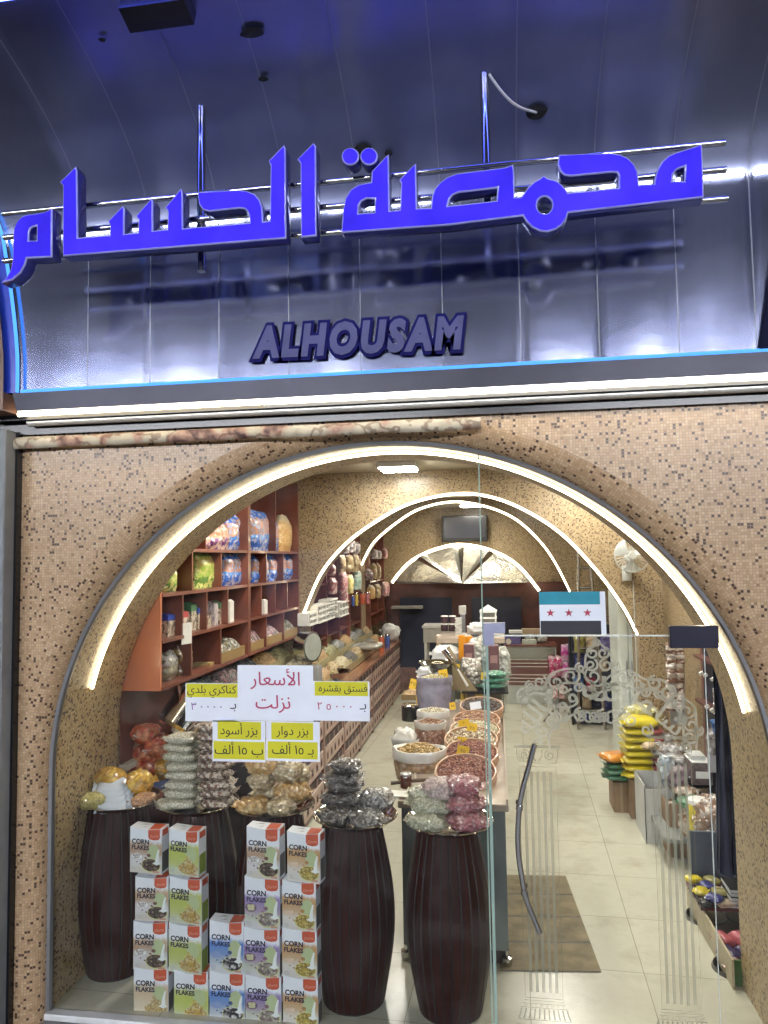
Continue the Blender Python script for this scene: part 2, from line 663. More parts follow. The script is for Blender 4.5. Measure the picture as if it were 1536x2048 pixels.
def textmesh(body, off=0.0, shear=0.0, space=1.0):
    key = (body, off, shear, space)
    if key in _TC:
        return _TC[key]
    c = bpy.data.curves.new('lettering_source', 'FONT')
    c.body = body
    c.offset = off
    c.shear = shear
    c.space_character = space
    c.resolution_u = 3
    o = bpy.data.objects.new('lettering_source', c)
    COL.objects.link(o)
    bpy.context.view_layer.update()
    dg = bpy.context.evaluated_depsgraph_get()
    me = bpy.data.meshes.new_from_object(o.evaluated_get(dg))
    vs = [(v.co.x, v.co.y) for v in me.vertices]
    fs = [tuple(p.vertices) for p in me.polygons]
    if any(ord(ch) > 0x5ff for ch in body):
        # joined letters overlap themselves: refill their outlines by winding number, strip by strip
        cu = o.to_curve(dg)
        segs = []
        for sp in cu.splines:
            P = []
            if sp.type == 'BEZIER':
                B = sp.bezier_points
                for i in range(len(B)):
                    a_, c_ = B[i], B[(i + 1) % len(B)]
                    for k in range(6):
                        t = k / 6
                        q = a_.co * (1 - t) ** 3 + a_.handle_right * 3 * t * (1 - t) ** 2 + c_.handle_left * 3 * t * t * (1 - t) + c_.co * t ** 3
                        P.append((q.x, q.y))
            else:
                P = [(q.co.x, q.co.y) for q in sp.points]
            segs += [(P[i], P[(i + 1) % len(P)]) for i in range(len(P))]
        o.to_curve_clear()
        vs, fs = [], []
        ys = [p[1] for sg_ in segs for p in sg_]
        st = .014
        y = min(ys)
        while y < max(ys):
            ym = y + st / 2
            cr = []
            for (ax, ay), (bx, by) in segs:
                if (ay <= ym) != (by <= ym):
                    cr.append((ax + (bx - ax) * (ym - ay) / (by - ay), 1 if by > ay else -1))
            cr.sort()
            wn, x0 = 0, None
            spans = []
            for x, d in cr:
                if wn == 0:
                    x0 = x
                wn += d
                if wn == 0:
                    if spans and x0 - off <= spans[-1][1]:
                        spans[-1][1] = max(spans[-1][1], x + off)
                    else:
                        spans.append([x0 - off, x + off])
            for a_, c_ in spans:
                i0 = len(vs)
                vs += [(a_, y), (c_, y), (c_, y + st), (a_, y + st)]
                fs.append((i0, i0 + 1, i0 + 2, i0 + 3))
            y += st
    bpy.data.objects.remove(o)
    bpy.data.curves.remove(c)
    bpy.data.meshes.remove(me)
    xs = [v[0] for v in vs] or [0]
    _TC[key] = (vs, fs, (min(xs), max(xs)))
    return _TC[key]


# Arabic shaping: base letter -> (isolated, final, initial, medial) presentation forms
AR = {}
for ch, iso, forms in (('ا', 0xFE8D, 2), ('أ', 0xFE83, 2), ('ب', 0xFE8F, 4), ('ت', 0xFE95, 4), ('ة', 0xFE93, 2), ('د', 0xFEA9, 2), ('ر', 0xFEAD, 2),
                       ('ز', 0xFEAF, 2), ('س', 0xFEB1, 4), ('ش', 0xFEB5, 4), ('ع', 0xFEC9, 4), ('ف', 0xFED1, 4), ('ق', 0xFED5, 4), ('ك', 0xFED9, 4),
                       ('ل', 0xFEDD, 4), ('م', 0xFEE1, 4), ('ن', 0xFEE5, 4), ('ه', 0xFEE9, 4), ('و', 0xFEED, 2), ('ي', 0xFEF1, 4), ('ء', 0xFE80, 1), ('إ', 0xFE87, 2)):
    AR[ch] = (iso, forms)


def arab(t):
    t = t.replace('لأ', '\u0001').replace('لا', '\u0002')
    lig = {'\u0001': (0xFEF7, 2), '\u0002': (0xFEFB, 2)}
    out = []
    for i, ch in enumerate(t):
        e = AR.get(ch) or lig.get(ch)
        if not e:
            out.append(ch)
            continue
        pv = t[i - 1] if i else ' '
        nx = t[i + 1] if i + 1 < len(t) else ' '
        pe, ne = AR.get(pv) or lig.get(pv), AR.get(nx) or lig.get(nx)
        jp = bool(pe and pe[1] == 4 or pv == 'ـ')
        jn = bool((ne and ne[1] > 1 or nx == 'ـ') and e[1] == 4)
        if e[1] == 1:
            jp = False
        k = (1 if jp else 0) if not jn else (3 if jp else 2)
        out.append(chr(e[0] + k))
    # digits keep their own order when the line is turned right to left
    s, num = [], ''
    for ch in reversed(out):
        if '\u0660' <= ch <= '\u0669':
            num = ch + num
        else:
            if num:
                s.append(num)
                num = ''
            s.append(ch)
    if num:
        s.append(num)
    return ''.join(s)


# ------------------------------------------------------------------ scene-graph helpers
def tag(o, label, cat, group=None, kind=None):
    if label:
        o['label'] = label
    if cat:
        o['category'] = cat
    if group:
        o['group'] = group
    if kind:
        o['kind'] = kind
    return o


def thing(name, label, cat, loc=(0, 0, 0), rotz=0, group=None):
    o = bpy.data.objects.new(name, None)
    COL.objects.link(o)
    o.location = loc
    o.rotation_euler = (0, 0, rotz)
    o.empty_display_size = .1
    return tag(o, label, cat, group)


def struct(o):
    o['kind'] = 'structure'
    return o


ORD = ['bottom', 'second', 'third', 'fourth', 'fifth', 'sixth', 'seventh', 'eighth', 'ninth', 'tenth']
# ================================================================== OUTSIDE SETTING
YF = 3.48      # outer mosaic face
YG = 3.60      # glass line
YI = 4.25      # inner face of the front wall
XL, XR = -2.335, 1.62
ZC = 3.22

b = MB()
b.box((-14, -4.2, -.35), (14, 3.60, -.03), plain('grey_pavement', (.19, .19, .19), .45, bump=.3, bscale=60))
struct(b.build('pavement', smooth=0))
b = MB()
b.box((-30, -13, -.6), (30, -4.2, -.17), plain('dark_asphalt', (.05, .05, .052), .6, bump=.5, bscale=90))
struct(b.build('road', smooth=0))
b = MB()
b.box((XL - .35, 3.60, -.3), (XR + .35, 13.6, 0.0), M_FLOOR)
struct(b.build('shop_floor', smooth=0))
b = MB()
b.box((XL - .3, YI, ZC), (XR + .3, 13.4, ZC + .2), plain('ceiling_paint', (.42, .39, .31), .5, var=.05))
struct(b.build('ceiling', smooth=0))

# buildings across the street, seen only as reflections, with bright fill bands added
M_DARKW = plain('dark_render', (.13, .13, .15), .8)
M_FILL = glow('fill_band_glow', (.90, .92, .98), 72)  # bright band added out of view to light the shop front
M_WIND = glow('dim_blue_window', (.35, .5, 1.0), .9)
o = thing('street_building', 'dark building across the street with an added bright fill band and pale boards above', 'building', (0, -13, -.6))
b = MB()
b.box((-26, -6, 0), (26, 0, 15), M_DARKW)
b.build('wall', o, 0)
for nm, x0, x1, z0, z1, m in (('fill_band', -15, -1.5, 6.2, 6.9, M_FILL), ('fill_band', 1.5, 15, 6.2, 6.9, M_FILL), ('sign_board', -13.7, -9.9, 7.9, 8.85, glow('bright_board', (.88, .92, 1), 1.9)), ('sign_board', -7.8, -5.7, 7.9, 9.2, glow('soft_board', (.8, .86, 1), .35)),
                              ('sign_board', .9, 2.6, 7.9, 9.1, glow('dim_board', (.7, .78, 1), .2)), ('sign_board', 3.2, 5.0, 7.9, 9.4, glow('soft_board', (.8, .86, 1), .35)), ('sign_board', 5.3, 7.4, 7.9, 9.25, glow('mid_board', (.8, .86, 1), .55)),
                              ('window', -17, -13, .8, 3.4, M_WIND), ('window', -6.5, -4.2, .8, 3.2, M_WIND), ('window', 9, 14, .8, 3.2, M_WIND)):
    b = MB()
    b.box((x0, .02, z0), (x1, .12, z1), m)
    b.box((x0 - .1, .0, z0 - .12), (x1 + .1, .16, z0), M_DARKW)
    b.box((x0 - .1, .0, z1), (x1 + .1, .16, z1 + .12), M_DARKW)
    b.build(nm, o, 0)

# ================================================================== FRONT WALL WITH ARCH
ACX, AA, AZ, AB = -.553, 1.79, 1.20, 1.69


def arch_path(off=0.0, n=64, z0=0.0, ta=0.0, tb=PI, legs=True):
    pts = []
    if legs:
        for k in range(8):
            pts.append((ACX - AA - off, z0 + (AZ - z0) * k / 8))
    for k in range(n + 1):
        a = PI - (ta + (tb - ta) * k / n)
        pts.append((ACX + (AA + off) * math.cos(a), AZ + (AB + off) * math.sin(a)))
    if legs:
        for k in range(7, -1, -1):
            pts.append((ACX + AA + off, z0 + (AZ - z0) * k / 8))
    return pts


front = thing('mosaic_wall', 'beige and brown mosaic front wall pierced by the wide shop arch', 'wall', (0, YF, 0))
RB = .115
b = MB()
pa = arch_path(RB, z0=-.05)
loop = [(-2.60, -.05)] + pa + [(2.2, -.05), (2.2, 3.16), (-2.60, 3.16)]
b.poly(loop, M_MOS, lambda x, z: (x, 0, z))
# rounded nose from the face to the frame
p0 = arch_path(0, z0=-.05)
L = [0]
for i in range(1, len(p0)):
    L.append(L[-1] + math.dist(p0[i], p0[i - 1]))
ns = 6


def nose(u, v):
    i = min(int(round(u * (len(p0) - 1))), len(p0) - 1)
    a = v * PI / 2
    k = RB * (1 - math.sin(a))
    x = p0[i][0] + (pa[i][0] - p0[i][0]) * (k / RB)
    z = p0[i][1] + (pa[i][1] - p0[i][1]) * (k / RB)
    return (x, RB * .85 * (1 - math.cos(a)), z)


b.grid(nose, len(p0) - 1, ns, M_MOS, uvf=lambda u, v: (v * RB * 1.5, L[int(round(u * (len(p0) - 1)))]))
b.quad([(-2.6, 0, -.05), (-2.6, 0, 3.16), (-2.6, .7, 3.16), (-2.6, .7, -.05)], M_MOS, [(0, 0), (0, 3.2), (.7, 3.2), (.7, 0)])
b.quad([(-2.6, 0, 3.16), (2.2, 0, 3.16), (2.2, .7, 3.16), (-2.6, .7, 3.16)], M_MOS, [(0, 0), (4.8, 0), (4.8, .7), (0, .7)])
b.build('outer_face', front, 30)
b = MB()
DI = YI - YF


def reveal(u, v):
    i = min(int(round(u * (len(p0) - 1))), len(p0) - 1)
    return (p0[i][0], RB * .85 + (DI - RB * .85) * v, p0[i][1])


b.grid(reveal, len(p0) - 1, 10, M_MOSR, uvf=lambda u, v: (v * (DI - .1), L[int(round(u * (len(p0) - 1)))]))
loop = [(XL - .3, -.05)] + p0 + [(2.0, -.05), (2.0, 3.3), (XL - .3, 3.3)]
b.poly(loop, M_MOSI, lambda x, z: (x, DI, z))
b.build('arch_reveal', front, 30)

# bright strip inside the arch
led_a, led_b = math.asin((1.60 - AZ) / AB), PI - math.asin((1.52 - AZ) / AB)
pts = [(x, 3.86, z) for x, z in arch_path(-.014, 80, ta=led_a, tb=led_b, legs=False)]
b = MB()
b.tube(pts, .0085, M_LED, 6)
o = b.build('light_strip')
tag(o, 'long warm white light strip bent round the inside of the big front arch', 'light strip')

# ------------------------------------------------------------------ shop window frame and fixed glass
fr = thing('shop_window', 'large fixed arched shop window in a thin grey metal frame with white sill', 'window', (ACX, YG, 0))
b = MB()
b.tube([(x - ACX, -.012, z) for x, z in arch_path(.004, 72, z0=.01)], .024, M_ALU, 8)
b.build('frame', fr)
XD0 = -.052    # left edge of the door
XD1 = .945     # right edge of the door
ZD = 1.917
b = MB()


def archz(x):
    k = max(0, 1 - ((x - ACX) / AA) ** 2)
    return AZ + AB * math.sqrt(k)


def pane(x0, x1, zlo, n=40):
    pts = [(x0 + (x1 - x0) * i / n) for i in range(n + 1)]
    lp = [(x0, zlo)] + [(x1, zlo)] + [(x, max(zlo + .001, archz(x) - .004)) for x in reversed(pts)]
    return lp


XA0, XA1 = ACX - AA + .004, ACX + AA - .004
XM = -.075
for nm, x0, x1, zl in (('left_pane', XA0, XM, .03), ):
    b.poly(pane(x0, x1, zl), M_GLASS, lambda x, z: (x - ACX, 0, z))
b.build('glass_pane', fr, 0)
b = MB()
lp = [(XM + .006, ZD + .008), (XD1 + .006, ZD + .008), (XD1 + .006, .02), (XA1, .02)]
xs = [XA1 - (XA1 - XM - .006) * i / 50 for i in range(51)]
lp += [(x, max(.03, archz(x) - .004)) for x in xs]
b.poly(lp, M_GLASS, lambda x, z: (x - ACX, 0, z))
b.build('glass_pane', fr, 0)
b = MB()
b.box((XM - ACX, -.005, .03), (XM - ACX + .006, .005, archz(XM) - .02), M_GEDGE)
b.build('glass_joint', fr, 0)
b = MB()
b.box((XA0 - ACX - .02, -.045, -.028), (XD0 - ACX - .02, .012, .004), plain('white_sill', (.66, .68, .68), .4), .006)
b.build('sill', fr, 0)
b = MB()
b.box((XM - ACX + .004, -.010, ZD + .001), (XD1 - ACX, .010, ZD + .007), plain('pale_glass_edge', (.62, .68, .66), .2))
b.build('transom_edge', fr, 0)

# ------------------------------------------------------------------ glass door
dr = thing('glass_door', 'frameless clear glass door with frosted column etching and bent steel handle', 'door', (XD0, YG - .012, 0))
DW = XD1 - XD0
b = MB()
b.quad([(0, 0, .02), (DW, 0, .02), (DW, 0, ZD - .003), (0, 0, ZD - .003)], M_GLASS)
b.build('glass_pane', dr, 0)
b = MB()
b.box((-.010, -.006, .02), (.004, .006, ZD - .003), M_GEDGE)
b.box((DW - .002, -.004, .02), (DW + .001, .004, ZD - .003), plain('pale_glass_edge', (.62, .68, .66), .2))
b.build('glass_edge', dr, 0)
# lilac-grey corner fitting with the notch, and black fitting
YD = YG - .012


def dl(px, py, Y=None):
    p = at(px, py, Y=YD if Y is None else Y)
    return (p.x - XD0, p.z)


b = MB()
q = [dl(*p) for p in ((967, 1246), (1010, 1245), (1010, 1266), (988, 1266), (988, 1290), (967, 1290))]
n6 = len(q)
i0 = b.vs([(x, -.022, z) for x, z in q] + [(x, .018, z) for x, z in q])
M_LIL = plain('lilac_grey_metal', (.33, .34, .47), .35)
for t in tessellate_polygon([[Vector((x, z, 0)) for x, z in q]]):
    b.face([i0 + k for k in t], M_LIL)
for k in range(n6):
    b.face((i0 + k, i0 + (k + 1) % n6, i0 + n6 + (k + 1) % n6, i0 + n6 + k), M_LIL)
b.build('corner_fitting', dr, 0)
b = MB()
a0, a1 = dl(1339, 1295), dl(1434, 1251)
b.box((a0[0], -.024, a0[1]), (a1[0], .02, a1[1]), plain('black_fitting', (.012, .012, .03), .3), .003)
b.build('hinge_plate', dr, 0)
# handle
hp = [(1069, 1488), (1058, 1530), (1046, 1575), (1039, 1615), (1036, 1660), (1037, 1705), (1043, 1750), (1052, 1795), (1066, 1833), (1080, 1866)]
b = MB()
pts = []
for p in hp:
    x, z = dl(*p, Y=YD - .075)
    pts.append((x, -.075, z))
fine = []
for i in range(len(pts) - 1):
    for k in range(4):
        t = k / 4
        p_ = [pts[max(i - 1, 0)], pts[i], pts[i + 1], pts[min(i + 2, len(pts) - 1)]]
        fine.append(tuple(.5 * (2 * p_[1][c] + (p_[2][c] - p_[0][c]) * t + (2 * p_[0][c] - 5 * p_[1][c] + 4 * p_[2][c] - p_[3][c]) * t * t + (3 * p_[1][c] - p_[0][c] - 3 * p_[2][c] + p_[3][c]) * t ** 3) for c in range(3)))
fine.append(pts[-1])
b.tube(fine, .0125, M_CHROME, 12)
hd = b.build('handle', dr)
for i in (12, 27):
    p = Vector(fine[i])
    t = (Vector(fine[i + 1]) - Vector(fine[i - 1])).normalized()
    b = MB()
    b.tube([p - t * .011, p + t * .011], .017, M_CHROME, 14)
    b.tube([p, (p.x, -.002, p.z)], .007, M_CHROME, 10)
    b.tube([(p.x, -.008, p.z), (p.x, -.001, p.z)], .017, M_CHROME, 14)
    b.build('mount', hd)

# ---- frosted etching (thin film 1 mm proud of the glass)
et = MB()
YE = -.0035


EM = [M_FROST]


def stroke(pts, wdt, mb=et):
    """flat ribbon along local (x, z) points"""
    P = [Vector((x, z)) for x, z in pts]
    n = len(P)
    i0 = len(mb.v)
    for i in range(n):
        t = (P[min(i + 1, n - 1)] - P[max(i - 1, 0)])
        t = t.normalized() if t.length else Vector((1, 0))
        nn = Vector((-t.y, t.x)) * wdt / 2
        for q in (P[i] + nn, P[i] - nn):
            mb.v.append(Vector((q.x, YE, q.y)))
    for i in range(n - 1):
        mb.face((i0 + 2 * i, i0 + 2 * i + 1, i0 + 2 * i + 3, i0 + 2 * i + 2), EM[0])


def column(cx, zt, zb, wd):
    for k in range(5):
        x = cx + (k - 2) * wd * .172
        stroke([(x, zb + .02), (x, zt - .02)], wd * .082)
    for s in (-1, 1):
        stroke([(cx + s * wd * .5, zb), (cx + s * wd * .5, zt)], .0022)
    for z, ww in ((zt + .005, 1.02), (zt + .022, 1.06), (zb - .006, 1.05)):
        stroke([(cx - ww * wd / 2, z), (cx + ww * wd / 2, z)], .003)
    # capital
    stroke([(cx - wd * .62, zt + .098), (cx + wd * .62, zt + .098)], .014)
    for s in (-1, 1):
        spiral(cx + s * wd * .34, zt + .058, .026, s, 1.4, .0048)
        stroke([(cx + s * wd * .55, zt + .09), (cx + s * wd * .56, zt + .06), (cx + s * wd * .5, zt + .025)], .0035)
        stroke([(cx + s * wd * .04, zt + .03), (cx + s * wd * .14, zt + .06), (cx + s * wd * .12, zt + .085)], .004)
    # base mouldings
    for j, (z, ww) in enumerate(((zb - .018, 1.08), (zb - .032, 1.14), (zb - .05, 1.25), (zb - .105, 1.42), (zb - .13, 1.5), (zb - .145, 1.5))):
        stroke([(cx - ww * wd / 2, z), (cx + ww * wd / 2, z)], .0035)
    for k in range(11):
        u = (k - 5) / 5
        stroke([(cx + u * wd * .60, zb - .054), (cx + u * wd * .64, zb - .08), (cx + u * wd * .69, zb - .101)], .007)
    for k in range(8):
        u = (k - 3.5) / 3.5
        stroke([(cx + u * wd * .5 - .006, zb - .036), (cx + u * wd * .5, zb - .046), (cx + u * wd * .5 + .006, zb - .036)], .003)


def spiral(cx, cz, r, s, turns, wdt, a0=PI / 2):
    n = 26
    pts = []
    for i in range(n + 1):
        t = i / n
        rr = r * (1 - .78 * t)
        a = a0 + s * t * turns * 2 * PI
        pts.append((cx + rr * math.cos(a), cz + rr * math.sin(a)))
    stroke(pts, wdt)


c1 = dl(1079, 1545)
c2 = dl(1345, 1520)
EM[0] = M_FROSTC
column((dl(1075, 1540)[0] + dl(1088, 1990)[0]) / 2, dl(1079, 1535)[1], dl(1085, 1993)[1], .172)
column((dl(1344, 1540)[0] + dl(1362, 1990)[0]) / 2, dl(1345, 1518)[1], dl(1366, 2018)[1], .172)
EM[0] = M_FROST
# chain of scrolls: (px, py, radius px, turn direction)
for px, py, r, s in ((1085, 1462, 13, 1), (1074, 1484, 9, -1), (1103, 1440, 13, -1), (1125, 1420, 12, 1), (1048, 1392, 14, 1), (1080, 1364, 13, -1), (1112, 1364, 14, 1), (1142, 1352, 16, -1), (1186, 1352, 16, 1), (1245, 1354, 15, -1), (1272, 1366, 14, 1), (1310, 1366, 13, 1), (1335, 1384, 14, -1), (1357, 1404, 14, 1), (1373, 1422, 15, -1), (1382, 1450, 13, 1), (1380, 1474, 13, -1), (1374, 1494, 10, 1),
                     (1185, 1306, 11, 1), (1206, 1306, 11, -1), (1182, 1330, 12, -1), (1212, 1330, 12, 1), (1162, 1430, 13, 1), (1188, 1432, 12, -1), (1208, 1432, 12, 1), (1236, 1428, 12, -1), (1262, 1440, 11, 1), (1293, 1460, 11, -1), (1060, 1372, 9, 1), (1100, 1386, 9, -1), (1128, 1378, 9, 1), (1156, 1374, 9, -1), (1215, 1372, 9, -1), (1232, 1374, 9, 1), (1290, 1384, 9, -1), (1318, 1388, 9, 1), (1340, 1406, 9, -1), (1366, 1440, 9, 1), (1396, 1462, 9, -1), (1194, 1284, 8, 1), (1160, 1336, 9, 1), (1230, 1336, 9, -1), (1110, 1450, 9, 1), (1128, 1436, 8, -1)):
    x, z = dl(px, py)
    spiral(x, z, r * .0027, s, 1.35, .0105, PI / 2 if s > 0 else PI / 3)
for run in (((1035, 1398), (1060, 1376), (1085, 1376), (1100, 1350), (1130, 1338), (1160, 1340), (1170, 1350)), ((1168, 1352), (1196, 1372), (1222, 1350), (1256, 1340), (1290, 1358), (1325, 1360), (1350, 1385), (1385, 1410), (1392, 1440), (1392, 1500)),
            ((1040, 1405), (1068, 1386), (1095, 1388), (1120, 1368), (1150, 1366), (1168, 1372), (1196, 1386), (1228, 1368), (1262, 1380), (1300, 1378), (1330, 1402), (1358, 1424), (1366, 1450), (1366, 1500)),
            ((1170, 1336), (1172, 1310), (1184, 1294), (1196, 1286), (1208, 1294), (1222, 1310), (1226, 1338)), ((1153, 1442), (1175, 1424), (1198, 1444), (1222, 1422), (1250, 1440)), ((1155, 1420), (1178, 1444), (1198, 1424), (1222, 1446), (1250, 1420)),
            ((1100, 1500), (1098, 1470), (1116, 1448), (1140, 1432), (1156, 1424))):
    P = [dl(*p) for p in run]
    f2 = []
    for i in range(len(P) - 1):
        for k in range(5):
            t = k / 5
            a_, b_, c_, d_ = P[max(i - 1, 0)], P[i], P[i + 1], P[min(i + 2, len(P) - 1)]
            f2.append(tuple(.5 * (2 * b_[j] + (c_[j] - a_[j]) * t + (2 * a_[j] - 5 * b_[j] + 4 * c_[j] - d_[j]) * t * t + (3 * b_[j] - a_[j] - 3 * c_[j] + d_[j]) * t ** 3) for j in range(2)))
    f2.append(P[-1])
    stroke(f2, .0105)


def rot2(cx, cz, ang, k=1.0):
    ca, sa = math.cos(ang), math.sin(ang)
    return lambda x, y: (cx + (x * ca - y * sa) * k, YE, cz + (x * sa + y * ca) * k)


for word, px, py, sz, ang in (('الله', 1209, 1402, .165, 0), ('ما', 1278, 1412, .14, -38), ('شاء', 1318, 1446, .13, -40), ('لا قوة', 1150, 1412, .12, 22), ('بالله', 1082, 1440, .13, 50)):
    x, z = dl(px, py)
    et.text(arab(word), sz, M_FROST, rot2(x, z, math.radians(ang)), off=.02)
eo = et.build('etching', dr, 0)

# grey shutter guide on the far left of the mosaic, dark gap beside it
b = MB()
x0 = at(-40, 1500, Y=3.40).x
x1 = at(10, 1500, Y=3.40).x
b.box((x0, 3.36, -.03), (x1, 3.52, 3.0), plain('dull_grey_post', (.22, .23, .24), .5), .006)
b.box((x1, 3.44, -.03), (x1 + .014, 3.50, 3.0), M_BLACK)
tag(b.build('shutter_guide', smooth=0), 'grey metal shutter guide post standing beside the mosaic wall edge', 'post')

# ================================================================== STEEL FASCIA
YC = 3.30
zneon = at(768, 745, Y=YC).z
fx0, fx1 = at(47, 760, Y=YC).x, at(1514, 700, Y=YC).x
fas = thing('steel_fascia', 'curved stainless steel fascia of upright panels bulging out over the shopfront', 'fascia', (0, YC, 0))
prof = []
ZB, ZT = zneon - .005, 3.92
for k in range(9):
    prof.append((0, ZB + (ZT - ZB) * k / 8))
for k in range(1, 25):
    a = k / 24 * PI / 2
    prof.append((-1.95 * (1 - math.cos(a)), ZT + .75 * math.sin(a)))
for k in range(1, 6):
    prof.append((-1.95 - .25 * k, ZT + .75 + .02 * k))
seam = [at(x, 720, Y=YC).x for x in (175, 300, 438, 578, 722, 887, 1043, 1200, 1360)]
xcols = []       # (x, is_seam_after)
edges = [fx0 - .55, fx0 - .19] + [s_ for s_ in seam] + [fx1, fx1 + .36, fx1 + .75]
for a_, c_ in zip(edges, edges[1:]):
    for k in range(9):
        xcols.append(a_ + .0025 + (c_ - a_ - .005) * k / 8)
nx = len(xcols)


def oil(x, i, j):
    p = i // 9
    u = (i % 9) / 8
    v = j / len(prof)
    k = math.sin(PI * u)
    s_ = noise.noise(Vector((p * 7.3, v * 4.2, u * 1.3))) * .005 + noise.noise(Vector((p * 3.1 + 9, v * 11, u * 1.2))) * .003
    return k * s_ + (noise.noise(Vector((p * 11.7, v * 2.5, 3))) * .005) * (u - .5)


M_SEAMB = plain('seam_line', (.16, .17, .22), .35, metal=.5)
b = MB()
i0 = len(b.v)
for j, (y, z) in enumerate(prof):
    a_ = prof[max(j - 1, 0)]
    c_ = prof[min(j + 1, len(prof) - 1)]
    nrm = Vector((0, -(c_[1] - a_[1]), c_[0] - a_[0])).normalized()
    for i, x in enumerate(xcols):
        d = oil(x, i, j)
        b.v.append(Vector((x, y, z)) + nrm * d)
for j in range(len(prof) - 1):
    for i in range(nx - 1):
        sm = (i % 9) == 8
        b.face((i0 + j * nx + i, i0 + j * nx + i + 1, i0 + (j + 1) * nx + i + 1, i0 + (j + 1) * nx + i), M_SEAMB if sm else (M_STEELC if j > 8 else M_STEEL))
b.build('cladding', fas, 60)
# dents and small holes in the cove
def cove(px, py, off=.01):
    d = ray(px, py)
    best = None
    for j in range(len(prof) - 1):
        for k in range(12):
            t = k / 12
            y = prof[j][0] + (prof[j + 1][0] - prof[j][0]) * t + YC
            z = prof[j][1] + (prof[j + 1][1] - prof[j][1]) * t
            q = d * (y / d.y)
            e = abs(q.z + CAM_Z - z)
            if best is None or e < best[0]:
                tt = Vector((0, prof[j + 1][0] - prof[j][0], prof[j + 1][1] - prof[j][1])).normalized()
                nn = Vector((0, -tt.z, tt.y))
                best = (e, Vector((q.x, y, z)) + nn * off, nn, tt)
    return best[1], best[2], best[3]


for px, py, rx, ry in ((505, 57, .05, .022), (528, 154, .022, .012), (726, 300, .042, .03), (778, 304, .018, .015), (1072, 222, .045, .03), (206, 72, .016, .01)):
    c, nn, tt = cove(px, py, .02)
    c = c - Vector((0, YC, 0))
    b = MB()
    i0 = b.vs([c + nn * .003] + [c + Vector((1, 0, 0)) * rx * math.cos(a) * (1 + .3 * noise.noise(Vector((a, px, 0)))) + tt * ry * math.sin(a) for a in [2 * PI * k / 14 for k in range(14)]])
    for k in range(14):
        b.face((i0, i0 + 1 + k, i0 + 1 + (k + 1) % 14), M_BLACK)
    b.build('hole', fas, 0)
# stainless lip below, soffit
zl = at(768, 752, Y=YC).z
zlb = at(768, 786, Y=YC).z
b = MB()
M_LIP = metal('lip_steel', (.42, .42, .52), .22, .03, grain=0)
lx0, lx1, lz0, lz1 = fx0 - .03, 1.75, zlb, zneon - .012
i0 = b.vs([(lx0, -.010, lz0), (lx1, -.010, lz0), (lx1, -.040, lz1), (lx0, -.040, lz1), (lx0, .02, lz0), (lx1, .02, lz0), (lx1, .0, lz1), (lx0, .0, lz1)])
for q in ((0, 1, 2, 3), (3, 2, 6, 7), (0, 4, 5, 1), (0, 3, 7, 4), (1, 5, 6, 2)):
    b.face([i0 + k for k in q], M_LIP)
b.build('lip', fas, 0)
b = MB()
b.box((fx0 - .03, .0, zlb + .010), (1.75, .20, zlb + .022), plain('pale_soffit', (.42, .41, .38), .5))
b.build('soffit', fas, 0)
# right end: dark return and blue edge
b = MB()
i0 = b.vs([(fx1, -.03, zneon + .004), (fx1 + .7, -.03, zneon + .004), (fx1 + .7, -.05, 3.80), (fx1 + .10, -.05, 3.68), (fx1, .03, zneon + .004), (fx1 + .10, .03, 3.68)])
for q in ((0, 1, 2, 3), (0, 3, 5, 4)):
    b.face([i0 + k for k in q], plain('dark_blue_return', (.008, .009, .03), .7, spec=.08))
b.build('end_return', fas, 0)
# English lettering
z0 = at(500, 722, Y=YC)
z1 = at(939, 702, Y=YC)
ang = math.atan2(z1.z - z0.z, z1.x - z0.x)
Lw = math.hypot(z1.x - z0.x, z1.z - z0.z)
hgt = at(930, 632, Y=YC).z - at(930, 694, Y=YC).z
vs_, fs_, (tx0, tx1) = textmesh('ALHOUSAM', .06, .16, 1.24)
cap = .73
kx = (Lw - .04) / (tx1 - tx0)
kz = hgt / cap


def letter_tr(off):
    def f(x, y):
        return (z0.x + .02 + x * math.cos(ang) - y * math.sin(ang) * 0, off, z0.z + .012 + x * math.sin(ang) + y)
    return f


for nm, offc, mt, y in (('lettering_outline', .135, plain('navy_letter_edge', (.006, .006, .10), .6, spec=.1), -.024), ('lettering', .055, plain('letter_face', (.085, .09, .22), .5, spec=.2), -.030)):
    v2, f2_, (a0_, a1_) = textmesh('ALHOUSAM', offc, .16, 1.24)
    b = MB()
    tr = letter_tr(y)
    i0 = b.vs([tr((x - tx0) * kx, yy * kz) for x, yy in v2])
    for f_ in f2_:
        b.face([i0 + k for k in f_], mt)
    b.build(nm, fas, 0)

def edge(z):
    return fx0 - .055 * max(0, (z - 3.3) / .45) ** 1.4


# neon lines
b = MB()
b.tube([(fx0 + .005, YC - .022, zneon), (fx1 + .06, YC - .022, zneon)], .0085, M_NEON, 8)
tag(b.build('neon_tube'), 'straight blue neon tube along the bottom edge of the steel fascia', 'neon tube')
b = MB()
pts = [(edge(z) - .012, YC + y - .03 * (1 if j < 9 else .8), z) for j, (y, z) in enumerate(prof[:34])]
b.tube(pts, .0085, M_NEON, 8)
tag(b.build('neon_tube'), 'curved blue neon tube climbing the end of the steel fascia', 'neon tube')
c, nn, tt = cove(75, -22, .02)
b = MB()
b.tube([(fx0 - .05, c.y, c.z), (fx1 + .1, c.y, c.z)], .014, M_NEONT, 8)
tag(b.build('neon_tube'), 'straight blue neon tube high under the steel canopy, mostly above the view', 'neon tube')
b = MB()
i0 = len(b.v)
for y, z in prof[:34]:
    b.v.append(Vector((edge(z) - .10, YC + y - .02, z)))
    b.v.append(Vector((edge(z) - .028, YC + y - .02, z)))
